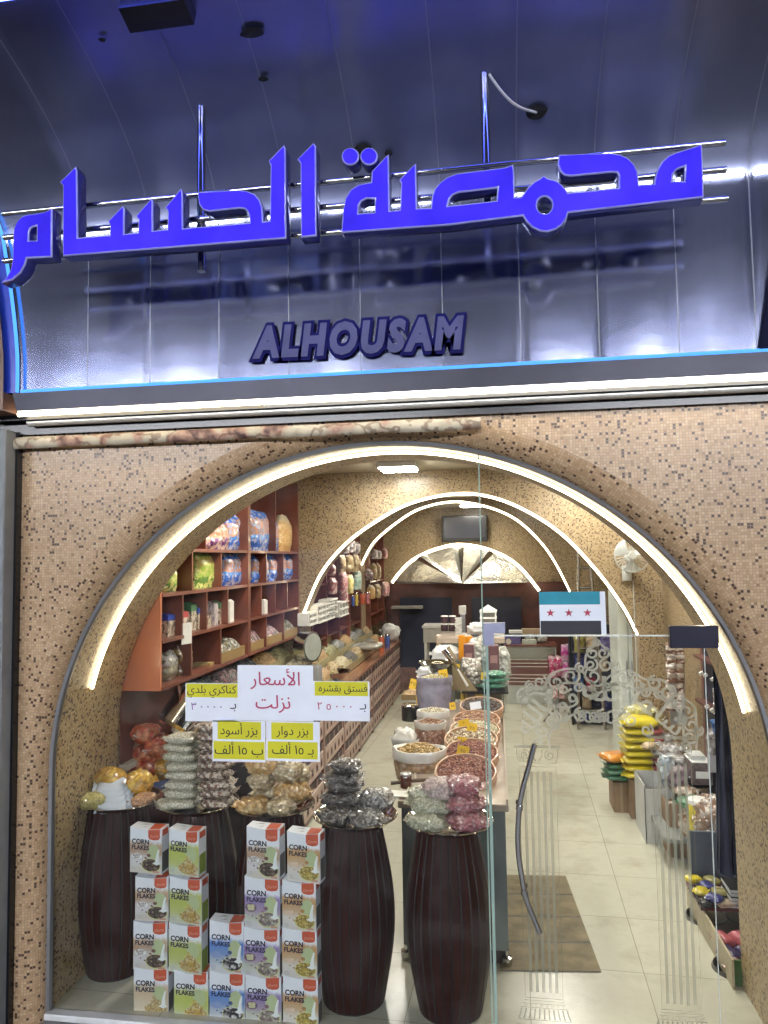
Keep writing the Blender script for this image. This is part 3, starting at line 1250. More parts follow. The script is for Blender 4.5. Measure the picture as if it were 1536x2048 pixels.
for k in range(33):
    b.face((i0 + 2 * k, i0 + 2 * k + 1, i0 + 2 * k + 3, i0 + 2 * k + 2), plain('blue_edge_trim', (.02, .05, .42), .3))
tag(b.build('edge_trim'), 'narrow blue trim following the curved neon tube beside brown cladding', 'trim')
b = MB()
x1 = fx0 - .06
wz = zlb - .0
i0 = len(b.v)
for y, z in prof[:34]:
    b.v.append(Vector((edge(z) - 1.2, YC + y - .05, z)))
    b.v.append(Vector((edge(z) - .075, YC + y - .05, z)))
M_BRN = plain('brown_wood_cladding', (.16, .085, .06), .4, nscale=3, var=.25)
for k in range(33):
    b.face((i0 + 2 * k, i0 + 2 * k + 1, i0 + 2 * k + 3, i0 + 2 * k + 2), M_BRN)
b.box((fx0 - 1.2, YC - .05, zlb), (fx0 - .075, YC + .1, prof[0][1]), M_BRN)
tag(b.build('wood_cladding'), 'brown wooden cladding of the neighbouring front beside the blue neon', 'cladding')

# light strips below the lip and pale pipe
ra, rb_, rc = at(42, 829, Y=3.36), at(524, 803, Y=3.36), at(1560, 742, Y=3.36)
mid = Vector((rb_.x, 3.36, (ra.z + rc.z) / 2 + .0))
b = MB()
b.tube([(ra.x, 3.34, zlb - .006), (rb_.x, 3.34, zlb - .006)], .011, M_LEDF, 8)
tag(b.build('light_strip'), 'shorter warm light strip under the fascia lip near the brown cladding', 'light strip')
b = MB()
b.tube([(rb_.x + .012, 3.345, zlb - .004), (1.75, 3.345, zlb - .004)], .013, M_LEDC, 8)
tag(b.build('light_strip'), 'longer white light strip under the fascia lip above the door', 'light strip')
zp = at(768, 812, Y=3.42).z
b = MB()
b.tube([(fx0 - .05, 3.42, zp), (1.75, 3.42, zp)], .020, plain('silver_pipe', (.46, .46, .45), .3, metal=.6), 10)
tag(b.build('pipe'), 'pale silver pipe running below the light strips over the mosaic', 'pipe')
b = MB()
b.box((fx0 - .25, 3.38, zp + .01), (2.2, 3.475, zp + .16), M_BLACK)  # black boxes put in for the shade under the soffit
b.box((fx0 - .25, 3.45, zp - .055), (2.2, 3.476, zp + .005), M_BLACK)
tag(b.build('soffit_shade_box', smooth=0), 'black box put in for soffit shade between the fascia and mosaic wall', 'shade box')
# patterned rolled cloth
ra, rb_ = at(30, 872, Y=3.43), at(962, 852, Y=3.43)
t = NT('patterned_cloth')
v = t.obj()
wv = t.n('TexWave', wave_type='RINGS')
wv.inputs['Scale'].default_value = 6
wv.inputs['Distortion'].default_value = 14
wv.inputs['Detail'].default_value = 3
wv.inputs['Detail Scale'].default_value = 1.2
t.l(v, wv.inputs['Vector'])
n1 = t.noise(7, 3, v)
c = t.ramp(n1, [(.36, (.10, .05, .045)), (.45, (.36, .22, .16)), (.52, (.40, .35, .26)), (.66, (.50, .44, .33))])
mx = t.n('Mix', data_type='RGBA', blend_type='MULTIPLY')
mx.inputs['Factor'].default_value = .7
t.l(c, mx.inputs[6])
t.l(t.ramp(wv.outputs['Fac'], [(.05, (.35, .25, .22)), (.25, (1, 1, 1))]), mx.inputs[7])
t.bsdf(Base_Color=mx.outputs[2], Roughness=.6, Normal=t.bump(n1, .4, .02))
M_CLOTH = t.m
b = MB()
n = 40
pts, rr = [], []
zc = (at(500, 866, Y=3.43).z)
for k in range(n + 1):
    x = ra.x + (rb_.x - ra.x) * k / n
    pts.append((x, 3.43, zc + .006 * noise.noise(Vector((x * 3, 0, 0)))))
    rr.append(.030 + .004 * noise.noise(Vector((x * 4, 5, 0))))
b.tube(pts, rr, M_CLOTH, 14, flat=.5)
tag(b.build('rolled_cloth'), 'rolled brown and cream patterned cloth hanging over the arch top', 'rolled cloth')

# dark vent above
c, nn, tt = cove(318, 8, .03)
b = MB()
X = Vector((1, 0, 0))
for s, mt in ((.0, M_BLACK), ):
    hw, hh, dp = .135, .05, .04
    P = [c + X * (hw * i) + tt * (hh * j) + nn * (dp * k) for k in (-1, 1) for i, j in ((-1, -1), (1, -1), (1, 1), (-1, 1))]
    i0 = b.vs(P)
    for q in ((0, 3, 2, 1), (4, 5, 6, 7), (0, 1, 5, 4), (1, 2, 6, 5), (2, 3, 7, 6), (3, 0, 4, 7)):
        b.face([i0 + k for k in q], mt)
tag(b.build('vent', smooth=0), 'dark rectangular vent box fixed high in the steel cove', 'vent')

# ================================================================== LIT ARABIC SIGN
YS = 2.88
sg = thing('shop_sign', 'large glowing blue Arabic shop name in box letters on steel rails', 'sign', (0, YS, 0))


def sp(px, py):
    p = at(px, py, Y=YS)
    return (p.x, p.z)


def z1_(pts):
    return [(x / 2, y / 2) for x, y in pts]


def curve_loop(pts, sub=1):
    return [sp(*p) for p in pts]


LETTERS = []
LETTERS.append(([z1_([(228, 848), (228, 1040), (220, 1042), (128, 1046), (121, 1072), (103, 1104), (70, 1132), (26, 1143), (48, 1120), (62, 1096), (70, 1060), (73, 1000), (74, 945), (79, 920), (90, 898), (106, 882), (128, 873), (170, 868), (200, 862)])],
                [z1_([(136, 976), (137, 945), (142, 930), (152, 922), (167, 919), (167, 975)])]))
LETTERS.append(([z1_([(322, 682), (327, 700), (330, 965), (456, 955), (457, 915), (449, 900), (508, 838), (514, 850), (514, 950), (568, 945), (570, 895), (559, 880), (622, 808), (627, 820), (627, 938), (684, 932), (686, 862), (675, 846), (738, 770), (745, 785), (746, 928),
                       (1009, 907), (1008, 880), (1002, 862), (990, 852), (972, 849), (850, 862), (825, 855), (810, 835), (804, 808), (806, 785), (960, 776), (1000, 780), (1030, 793), (1050, 815), (1060, 845), (1064, 902), (1089, 899), (1092, 680), (1084, 662), (1146, 598), (1152, 615), (1155, 968), (270, 1038), (270, 760), (258, 745)])], []))
LETTERS.append(([z1_([(1262, 590), (1272, 603), (1275, 958), (1212, 965), (1210, 672), (1197, 655)])], []))
LETTERS.append(([[(690, 473), (686, 471), (689, 428), (694, 405), (704, 388), (720, 378), (745, 373), (746, 352), (774, 322), (780, 318), (782, 430), (802, 428), (804, 376), (800, 369), (829, 339), (834, 336), (836, 425), (863, 424), (865, 402), (871, 386), (882, 373), (896, 363), (915, 356), (1010, 344), (1026, 338), (1028, 350), (1029, 403), (1041, 403), (1047, 395), (1055, 384), (1067, 373), (1078, 367), (1086, 360), (1094, 366), (1110, 370), (1121, 377), (1130, 387), (1134, 395),
                   (1234, 385), (1234, 362), (1231, 355), (1222, 354), (1140, 362), (1127, 360), (1118, 352), (1113, 338), (1116, 319), (1170, 317), (1218, 316), (1238, 319), (1253, 326), (1265, 338), (1272, 353), (1275, 379), (1304, 377), (1306, 362), (1311, 347), (1320, 332), (1333, 321), (1350, 314), (1385, 303), (1399, 298), (1403, 404), (1135, 434), (1131, 446), (1122, 459), (1110, 467), (1094, 472), (1078, 470), (1063, 463), (1052, 452), (1045, 440), (900, 458)]],
                [[(720, 435), (721, 420), (726, 411), (736, 406), (752, 406), (752, 433)], [(897, 420), (900, 407), (907, 399), (918, 394), (995, 385), (993, 410)],
                 [(1088 + 15 * math.cos(a), 419 + 17 * math.sin(a)) for a in [2 * PI * k / 18 for k in range(18)]], [(1340, 372), (1342, 358), (1348, 350), (1356, 346), (1365, 343), (1364, 372)]]))
for cx_ in (704, 741):
    LETTERS.append(([[(cx_ + 17.5 * math.cos(a), 322 + 17.5 * math.sin(a)) for a in [2 * PI * k / 24 for k in range(24)]]], []))


def sign_curve(outer, holes, depth):
    c = bpy.data.curves.new('letter_source', 'CURVE')
    c.dimensions = '2D'
    c.fill_mode = 'BOTH'
    c.extrude = depth
    c.bevel_depth = .006
    c.offset = -.0055
    c.bevel_resolution = 1
    for loop in outer + holes:
        s_ = c.splines.new('POLY')
        P = [sp(*p) for p in loop]
        s_.points.add(len(P) - 1)
        for q, (x, z) in zip(s_.points, P):
            q.co = (x, z, 0, 1)
        s_.use_cyclic_u = True
    o = bpy.data.objects.new('letter_source', c)
    COL.objects.link(o)
    bpy.context.view_layer.update()
    me = bpy.data.meshes.new_from_object(o.evaluated_get(bpy.context.evaluated_depsgraph_get()))
    bpy.data.objects.remove(o)
    bpy.data.curves.remove(c)
    return me


M_RIM = plain('bright_letter_rim', (.30, .30, .72), .2, coat=.6)
for outer, holes in LETTERS:
    me = sign_curve(outer, holes, .032)
    for m in (M_SIGN, M_SIGNSIDE, M_RIM):
        me.materials.append(m)
    zs = max(v.co.z for v in me.vertices)
    for p in me.polygons:
        zc_ = p.center.z
        p.material_index = 0 if (p.normal.z > .95 and zc_ > zs - .002) else (2 if zc_ > zs - .0065 else 1)
    # curve lies in local xy with z towards the viewer: stand it up
    me.transform(Matrix(((1, 0, 0, 0), (0, 0, -1, 0), (0, 1, 0, 0), (0, 0, 0, 1))))
    o = bpy.data.objects.new('letter', me)
    COL.objects.link(o)
    o.parent = sg
for (xa, ya), (xb, yb) in (((6, 428), (1450, 285)), ((8, 475), (1452, 339)), ((8, 522), (1455, 397))):
    p, q = at(xa, ya, Y=YS + .075), at(xb, yb, Y=YS + .075)
    b = MB()
    b.tube([(p.x, .075, p.z), (q.x, .075, q.z)], .0135, M_CHROME, 10)
    b.build('rail', sg)
for px, yt, yb in ((396, 203, 430), (969, 123, 330)):
    c, nn, tt = cove(px, yt, 0)
    q = at(px + 4, yb, Y=YS + .085)
    b = MB()
    b.tube([(q.x, .10, q.z - .25), (q.x, .10, c.z + .25)], .019, M_CHROME, 12)
    b.build('hanger_rod', sg)
# white cable from rod to hole
c0, n0_, _t = cove(1072, 222, .02)
c1_ = at(978, 148, Y=YS + .08)
b = MB()
pts = []
for k in range(15):
    t = k / 14
    p = c1_.lerp(c0, t)
    pts.append((p.x, p.y, p.z - .05 * math.sin(PI * t) * (1 - .3 * t)))
b.tube(pts, .006, plain('white_cable', (.5, .5, .52), .5), 6)
tag(b.build('cable'), 'thin white cable hanging from the sign rod to a hole in the steel', 'cable')
# ================================================================== INTERIOR SHELL
def wall_quad(name, label, pts, uvs, mat):
    b = MB()
    b.quad(pts, mat, uvs)
    return tag(b.build(name, smooth=0), label, 'wall')


b = MB()
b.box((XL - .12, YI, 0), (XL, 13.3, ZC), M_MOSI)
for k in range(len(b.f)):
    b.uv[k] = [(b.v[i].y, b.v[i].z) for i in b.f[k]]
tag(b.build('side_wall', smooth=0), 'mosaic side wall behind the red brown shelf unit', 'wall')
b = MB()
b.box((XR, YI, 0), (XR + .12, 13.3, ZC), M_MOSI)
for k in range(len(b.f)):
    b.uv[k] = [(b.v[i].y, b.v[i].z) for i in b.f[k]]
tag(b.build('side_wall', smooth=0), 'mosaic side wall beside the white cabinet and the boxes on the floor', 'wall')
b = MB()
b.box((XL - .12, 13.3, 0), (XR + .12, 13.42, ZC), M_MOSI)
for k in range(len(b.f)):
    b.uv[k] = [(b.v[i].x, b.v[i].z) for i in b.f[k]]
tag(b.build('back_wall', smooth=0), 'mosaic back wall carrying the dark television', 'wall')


def smooth_path(P, sub=6):
    f2 = []
    for i in range(len(P) - 1):
        for k in range(sub):
            t = k / sub
            a_, b_, c_, d_ = P[max(i - 1, 0)], P[i], P[i + 1], P[min(i + 2, len(P) - 1)]
            f2.append(tuple(.5 * (2 * b_[j] + (c_[j] - a_[j]) * t + (2 * a_[j] - 5 * b_[j] + 4 * c_[j] - d_[j]) * t * t + (3 * b_[j] - a_[j] - 3 * c_[j] + d_[j]) * t ** 3) for j in range(2)))
    f2.append(P[-1])
    return f2


def arch_wall(label, pix, Y, thick, ledlabel):
    P = smooth_path([(at(*p, Y=Y).x, at(*p, Y=Y).z) for p in pix])
    path = [(P[0][0], 0)] + P + [(P[-1][0], 0)]
    wl = thing('arched_partition', label, 'wall', (0, Y, 0))
    b = MB()
    for yy in (0, thick):
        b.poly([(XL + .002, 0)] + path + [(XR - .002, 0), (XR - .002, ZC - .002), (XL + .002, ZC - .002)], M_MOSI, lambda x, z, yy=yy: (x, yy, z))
    b.build('face', wl, 0)
    b = MB()
    s = 0
    for i in range(len(path) - 1):
        d = math.dist(path[i], path[i + 1])
        (xa, za), (xb, zb) = path[i], path[i + 1]
        b.quad([(xa, 0, za), (xb, 0, zb), (xb, thick, zb), (xa, thick, za)], M_MOSI, [(0, s), (0, s + d), (thick, s + d), (thick, s)])
        s += d
    b.build('arch_reveal', wl, 30)
    b = MB()
    q = []
    for i, (x, z) in enumerate(P):
        q.append((x, Y + .03, z))
    b.tube([(x, y, z - .018) for x, y, z in q], .014, M_LED, 6)
    tag(b.build('light_strip'), ledlabel, 'light strip')
    return wl


arch_wall('mosaic partition with a wide pointed arch beyond the first shelf unit', [(605, 1225), (640, 1145), (690, 1085), (750, 1040), (820, 1003), (910, 984), (985, 991), (1060, 1022), (1130, 1070), (1200, 1145), (1250, 1215), (1277, 1268)], 7.52, .35,
          'warm light strip along the wider inner arch next to the wall fan')
arch_wall('mosaic partition with the smaller arch farther inside the shop', [(722, 1128), (745, 1085), (790, 1045), (840, 1015), (905, 1001), (970, 1010), (1030, 1035), (1080, 1080), (1112, 1125), (1141, 1182)], 11.0, .35,
          'warm light strip along the second inner arch in front of the television')

# ceiling lights: the first one shows at the top of the arch
def ceiling_light(x, y, label, sx=.33, sy=.33, group=None):
    o = thing('ceiling_light', label, 'ceiling light', (x, y, ZC), 0, group)
    b = MB()
    b.box((-sx / 2 - .02, -sy / 2 - .02, -.05), (sx / 2 + .02, sy / 2 + .02, -.001), M_WHITE, .005)
    b.build('housing', o, 0)
    b = MB()
    b.box((-sx / 2, -sy / 2, -.062), (sx / 2, sy / 2, -.050), M_PANEL_LIGHT)
    b.build('diffuser', o, 0)


p = at(797, 938, z=ZC - .05)
ceiling_light(p.x, p.y, 'bright square ceiling light glowing at the top of the big arch')
for x, y in ((-1.5, 5.0), (.9, 5.2), (.9, 6.9), (-1.3, 9.2), (.6, 9.2), (-.4, 12.2)):
    ceiling_light(x, y, 'square white ceiling light hidden above the inner arches', group='ceiling lights hidden by the arches')

# ================================================================== BACK OF THE SHOP
YB = 12.9
hp_ = smooth_path([(at(*p, Y=YB).x, at(*p, Y=YB).z) for p in ((785, 1166), (800, 1146), (822, 1124), (850, 1108), (880, 1097), (915, 1090), (955, 1094), (990, 1105), (1020, 1120), (1048, 1144), (1078, 1182))], 3)
hood = thing('mirror_panel', 'half round polished metal panel with folded fan creases under the television', 'panel', (0, YB, 0))
zlo = at(925, 1166, Y=YB).z
cxh = at(925, 1163, Y=YB).x
b = MB()
M_MIR = metal('mirror_sheet', (.74, .73, .68), .27, .9, (1.6, 1.6, 1.6))
# a fan of creased facets
fan = [(x, max(z, zlo)) for x, z in hp_]
i0 = b.vs([(cxh, -.20, zlo)])
prev = None
for i, (x, z) in enumerate(fan):
    y = -.10 if i in (8, 20) else (.02 if i in (0, 15, len(fan) - 1) else -.04)
    b.v.append(Vector((x, y, z)))
for i in range(len(fan) - 1):
    b.face((i0, i0 + 1 + i, i0 + 2 + i), M_MIR)
b.build('fan_sheet', hood, 0)
b = MB()
b.tube([(x, -.05, z + .01) for x, z in hp_], .022, M_LED, 6)
b.build('light_strip', hood)
# TV
a0, a1 = at(884, 1084, Y=13.0), at(974, 1029, Y=13.0)
tv = thing('television', 'dark flat television mounted on the mosaic back wall', 'television', ((a0.x + a1.x) / 2, 13.1, a0.z))
hw, hh = (a1.x - a0.x) / 2, a1.z - a0.z
b = MB()
b.box((-hw, -.06, 0), (hw, .02, hh), M_BLACK, .012)
b.build('body', tv, 0)
b = MB()
b.quad([(-hw + .04, -.063, .07), (hw - .04, -.063, .07), (hw - .04, -.063, hh - .04), (-hw + .04, -.063, hh - .04)], plain('dark_screen', (.03, .032, .045), .18))
b.build('screen', tv, 0)
b = MB()
b.box((-.1, .02, .2), (.1, .2, hh - .2), M_BLACK)
b.build('wall_mount', tv, 0)
# dark cupboard wall below
zc0 = zlo - .01
bc = thing('back_cupboard', 'dark brown cupboard wall with a painted navy glass reflection under the mirror panel', 'cupboard', (0, YB, 0))
b = MB()
b.box((XL + .35, .16, 0), (XR - .4, .38, zc0), M_BACK)
b.build('carcass', bc, 0)
M_NAVY = plain('navy_reflection', (.006, .010, .034), .6, bump=.4, bscale=6)  # dark blue reflection in the shop glass, painted on a panel
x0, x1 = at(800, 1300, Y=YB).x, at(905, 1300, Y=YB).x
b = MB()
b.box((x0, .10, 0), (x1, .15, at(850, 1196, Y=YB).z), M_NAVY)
b.build('reflection_panel', bc, 0)
x0, x1 = at(945, 1300, Y=YB).x, at(1045, 1300, Y=YB).x
b = MB()
b.box((x0, .08, 0), (x1, .15, at(950, 1196, Y=YB).z), plain('black_recess', (.012, .013, .03), .4))
b.build('black_recess', bc, 0)
b = MB()
b.box((at(785, 1212, Y=YB).x, -.15, at(785, 1212, Y=YB).z - .04), (at(845, 1212, Y=YB).x, .1, at(785, 1212, Y=YB).z), plain('grey_shelf_board', (.25, .24, .22), .5))
b.build('shelf', bc, 0)

# ladder
p0_, p1_ = at(1157, 1098, Y=10.3), at(1178, 1098, Y=10.3)
ld = thing('ladder', 'aluminium ladder leaning upright behind the three star flag', 'ladder', (p0_.x, 10.3, 0))
M_LAD = metal('ladder_aluminium', (.55, .55, .54), .3, 0)
w0 = (p1_.x - p0_.x)
zt = p0_.z
for s, sp_ in ((0, -.10), (w0, .10)):
    b = MB()
    b.tube([(s + sp_, -.22, .0), (s, 0, zt)], .022, M_LAD, 6)
    b.build('rail', ld)
for k in range(10):
    z = .25 + k * .27
    t = z / zt
    b = MB()
    b.tube([(-.10 * (1 - t), -.22 * (1 - t), z), (w0 + .10 * (1 - t), -.22 * (1 - t), z)], .017, M_LAD, 6)
    b.build('rung', ld)

# wall fan
pc, pm = at(1263, 1111, Y=7.22), at(1266, 1150, Y=7.5)
M_FANW = plain('white_fan_wire', (.46, .47, .44), .4)
fn = thing('wall_fan', 'white caged fan fixed to the mosaic beside the inner arch light', 'fan', (pc.x, 7.22, pc.z))
b = MB()
R = .16
for k in range(30):
    a = 2 * PI * k / 30
    b.tube([(R * .16 * math.cos(a), -.085, R * .16 * math.sin(a)), (R * .65 * math.cos(a), -.075, R * .65 * math.sin(a)), (R * math.cos(a), -.02, R * math.sin(a))], .0018, M_FANW, 4, caps=False)
    b.tube([(R * .2 * math.cos(a), .06, R * .2 * math.sin(a)), (R * .7 * math.cos(a), .045, R * .7 * math.sin(a)), (R * math.cos(a), -.02, R * math.sin(a))], .0018, M_FANW, 4, caps=False)
b.tube([(R * math.cos(2 * PI * k / 36), -.02, R * math.sin(2 * PI * k / 36)) for k in range(36)], .006, M_FANW, 6, closed=True)
b.build('cage', fn)
b = MB()
for k in range(3):
    a0_ = 2 * PI * k / 3 + .5
    def blade(u, v, a0_=a0_):
        rr = .03 + .13 * v
        a = a0_ + (u - .5) * 1.25 * (.5 + .5 * v)
        return (rr * math.cos(a), -.03 + .03 * (u - .5), rr * math.sin(a))
    b.grid(blade, 6, 5, plain('pale_fan_blade', (.62, .66, .64), .3))
b.build('blades', fn)
b = MB()
b.tube([(0, -.088, 0), (0, .05, 0)], .034, M_FANW, 16)
b.tube([(0, .05, 0), (0, .17, -.02)], [.05, .04], M_FANW, 16)
b.build('motor', fn)
b = MB()
b.tube([(0, .13, -.02), (0, .2, -.12), (0, .29, -.17)], .022, M_FANW, 10)
b.box((-.045, .26, -.25), (.045, .30, -.10), M_FANW, .008)
b.build('bracket', fn)
b = MB()
zc_ = pc.z - .25
b.tube([(pm.x, 7.51, zc_), (pm.x + .003, 7.51, zc_ - .6), (pm.x - .004, 7.51, zc_ - 1.3)], .005, M_FANW, 5)
tag(b.build('cord'), 'thin white fan cord running down the mosaic pillar', 'cord')

# tall white cabinet by the right arch pier
a0 = at(1240, 1370, Y=7.95)
a1 = at(1273, 1180, Y=7.95)
cb = thing('white_cabinet', 'tall plain off white cabinet standing behind the arch pier', 'cabinet', ((a0.x + a1.x) / 2, 8.25, 0))
hw = (a1.x - a0.x) / 2
M_OFFW = plain('off_white_laminate', (.50, .53, .48), .35, var=.04)
b = MB()
b.box((-hw, -.26, .05), (hw, .3, 2.15), M_OFFW, .006)
b.build('carcass', cb, 0)
for s in (-1, 1):
    b = MB()
    b.box((min(s * .004, s * (hw - .006)), -.285, .09), (max(s * .004, s * (hw - .006)), -.262, 2.12), M_OFFW, .004)
    dd = b.build('door', cb, 0)
    b = MB()
    b.tube([(s * .025, -.30, 1.05), (s * .025, -.30, 1.2)], .006, M_ALU, 8)
    b.build('handle', dd)
b = MB()
b.box((hw * .25, -.289, 1.72), (hw * .8, -.286, 1.86), plain('pale_notice', (.42, .44, .44), .5))
b.build('notice', cb, 0)

# ================================================================== RED BROWN SHELF UNIT
XS = -2.069
su = thing('shelf_unit', 'tall red brown shelf unit with uneven compartments along the mosaic wall', 'shelf unit', (XL, 4.27, 0))
YE_ = 7.50
zS = [at(317, 1377, X=XS).z, at(319, 1282, X=XS).z, at(319, 1188, X=XS).z, at(369, 1097, X=XS).z]
zTop = 3.12


def sx(px, py):
    return at(px, py, X=XS).y - 4.27


b = MB()
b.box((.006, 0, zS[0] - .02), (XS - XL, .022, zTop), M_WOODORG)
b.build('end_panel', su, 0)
b = MB()
b.box((.004, .024, zS[0] - .02), (.018, YE_ - 4.27, zTop), M_BACK)
b.build('back_panel', su, 0)
b = MB()
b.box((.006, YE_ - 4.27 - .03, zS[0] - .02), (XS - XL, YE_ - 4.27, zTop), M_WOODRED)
b.build('end_panel', su, 0)
for z in zS:
    b = MB()
    b.box((.02, .024, z - .022), (XS - XL + .004, YE_ - 4.27 - .032, z), M_WOODRED)
    b.build('shelf', su, 0)
ym = sx(497, 1150)
b = MB()
b.box((.02, ym - .03, zS[0] - .02), (XS - XL + .008, ym + .03, zTop), M_WOODRED)
b.build('divider', su, 0)
for px, py, k in ((412, 1090, 3), (552, 1090, 3), (385, 1150, 2), (443, 1150, 2), (533, 1145, 2), (567, 1140, 2), (366, 1240, 1), (414, 1240, 1), (456, 1230, 1), (523, 1200, 1), (551, 1200, 1), (575, 1200, 1), (383, 1320, 0), (442, 1310, 0), (533, 1260, 0), (568, 1250, 0)):
    y = sx(px, py)
    z1 = (zS + [zTop])[k + 1] - .023
    b = MB()
    b.box((.02, y - .009, zS[k] + .001), (XS - XL, y + .009, z1), M_WOODRED)
    b.build('divider', su, 0)
# wainscot board and white ledge under the unit
b = MB()
b.box((.002, .0, 1.06), (.014, 3.2, zS[0] - .024), plain('dull_red_board', (.11, .034, .024), .35, coat=.3, nscale=3, var=.3))
b.build('lower_board', su, 0)
b = MB()
b.box((.0, .0, 1.02), (.05, 3.2, 1.055), M_CREAM)
b.build('ledge', su, 0)

# ------------------------------------------------------------------ goods
M_BLUEP = pouch('blue_snack_pouch', [(0, (.02, .10, .42)), (.30, (.03, .22, .62)), (.40, (.50, .24, .16)), (.72, (.42, .22, .17)), (.80, (.01, .12, .52)), (.93, (.02, .16, .60))], (.34, .36, .50))
M_PURP = pouch('purple_snack_pouch', [(0, (.10, .02, .12)), (.25, (.16, .03, .16)), (.42, (.46, .22, .12)), (.75, (.40, .18, .14)), (.85, (.14, .03, .16))], (.45, .32, .25))
M_GREENP = pouch('green_snack_pouch', [(0, (.10, .22, .03)), (.3, (.30, .42, .06)), (.62, (.44, .36, .10)), (.85, (.22, .40, .05)), (.95, (.05, .16, .03))], (.5, .5, .15))
M_PASTA = pouch('clear_pasta_bag', [(0, (.50, .28, .10)), (.62, (.52, .32, .14)), (.78, (.42, .38, .30)), (.9, (.40, .38, .34))], (.62, .44, .22), .012)
M_BEIGEB = pouch('beige_nut_bag', [(0, (.42, .32, .18)), (.8, (.46, .36, .22)), (.9, (.40, .36, .30))], (.3, .2, .1), .012)
M_GREYB = pouch('grey_foil_bag', [(0, (.30, .28, .28)), (.5, (.38, .34, .34)), (.85, (.2, .18, .18))], (.5, .42, .4), .018)
M_PINKB = pouch('pink_sweet_bag', [(0, (.52, .22, .24)), (.85, (.56, .34, .34))], (.66, .5, .45), .02)
M_MINTB = pouch('mint_sweet_bag', [(0, (.28, .46, .40)), (.85, (.42, .52, .48))], (.6, .62, .55), .02)
M_YELB = pouch('yellow_sweet_bag', [(0, (.60, .52, .16)), (.85, (.62, .56, .30))], (.7, .66, .4), .02)


def pouch_mesh(w_, d_, h_, mat, seed, top='crimp'):
    """upright pouch: lens section, crimped or gathered top"""
    b = MB()
    o = Vector((seed * 1.37, seed * 2.11, seed * .77))
    nu, nv = 20, 14

    def f(u, v):
        a = 2 * PI * u
        ex = .62
        k = min(1, .70 + 1.4 * v) * (1 - max(0, (v - .72) / .28) ** 1.3 * (.94 if top == 'crimp' else .62))
        kw = 1 if top == 'crimp' else (1 - max(0, (v - .68) / .32) ** 1.2 * .62)
        if top == 'crimp':
            kw = 1 - .05 * math.sin(PI * v)
        x = math.copysign(abs(math.cos(a)) ** ex, math.cos(a)) * w_ / 2 * kw
        y = math.copysign(abs(math.sin(a)) ** .8, math.sin(a)) * d_ / 2 * k
        n_ = noise.noise(Vector((x * 9, y * 9, v * 4)) + o) * .016 + noise.noise(Vector((x * 26, y * 20, v * 11)) + o) * .008
        return (x + n_ * .8, y + n_ * (1 if abs(y) > .001 else .3), v * h_ + (noise.noise(Vector((x * 14, 3, seed))) * .02 if v > .9 else 0))
    b.grid(f, nu, nv, mat)
    i0 = len(b.v)
    b.v.append(Vector((0, 0, 0)))
    for k in range(nu):
        b.face((i0, k + 1, k), mat)
    i1 = len(b.v)
    b.v.append(Vector((0, 0, h_)))
    for k in range(nu):
        b.face((i1, nv * (nu + 1) + k, nv * (nu + 1) + k + 1), mat)
    return b


SEED = [10]


def stand_bag(name, label, cat, base, w_, h_, mat, d_=None, rz=0, group=None, top='crimp'):
    SEED[0] += 1
    b = pouch_mesh(w_, d_ or w_ * .42, h_, mat, SEED[0], top)
    o = b.build(name, None, 60, loc=base, rotz=rz)
    return tag(o, label, cat, group)


def lie_bag(name, label, cat, base, w_, d_, h_, mat, rz=0, tilt=0, group=None, crumple=.13, e=.55):
    SEED[0] += 1
    b = MB()
    b.pillow(w_, d_, h_, mat, SEED[0], e=e, crumple=crumple, rot=0, tilt=tilt)
    o = b.build(name, None, 60, loc=base, rotz=rz)
    return tag(o, label, cat, group)


def on_shelf(px, py_bot, k, inset=.12):
    """point on shelf k whose foot shows at column px"""
    p = at(px, py_bot, X=XS - inset)
    return Vector((XS - inset, p.y, zS[k] + .001))


# top row and second row of snack pouches: px left, right, py bottom, py top, shelf, material
ROW = [
    (383, 411, 1093, 1060, 3, M_PURP, 'purple', 'nearest the arch on the top row'),
    (415, 432, 1093, 1040, 3, M_PURP, 'purple', 'second from the arch on the top row'),
    (430, 449, 1096, 1038, 3, M_PURP, 'purple', 'touching the blue pouches on the top row'),
    (447, 466, 1097, 1030, 3, M_BLUEP, 'blue', 'just past the purple pouches on the top row'),
    (462, 486, 1097, 1020, 3, M_BLUEP, 'blue', 'beside the thick middle upright on the top row'),
    (500, 530, 1098, 1018, 3, M_BLUEP, 'tall blue', 'just beyond the thick upright on the top row'),
    (526, 548, 1098, 1036, 3, M_BLUEP, 'shorter blue', 'beside the clear pasta bags on the top row'),
    (386, 424, 1174, 1104, 2, M_GREENP, 'plump green', 'alone in its second row compartment'),
    (320, 341, 1182, 1130, 2, M_GREENP, 'olive green', 'half hidden by the arch on the second row'),
    (443, 460, 1172, 1106, 2, M_BLUEP, 'blue', 'first of the pair beyond the plump green pouch'),
    (457, 478, 1170, 1104, 2, M_BLUEP, 'blue', 'second of the pair beyond the plump green pouch'),
    (503, 516, 1163, 1108, 2, M_BLUEP, 'blue', 'first past the thick upright on the second row'),
    (514, 529, 1163, 1108, 2, M_BLUEP, 'blue', 'second past the thick upright on the second row'),
    (534, 546, 1160, 1108, 2, M_BLUEP, 'narrow blue', 'in the middle small compartment of the second row'),
    (544, 564, 1159, 1106, 2, M_BLUEP, 'wide blue', 'in the middle small compartment of the second row'),
    (570, 583, 1157, 1108, 2, M_BLUEP, 'narrow blue', 'in the farthest compartment of the second row'),
    (581, 595, 1157, 1106, 2, M_BLUEP, 'wide blue', 'in the farthest compartment of the second row'),
]
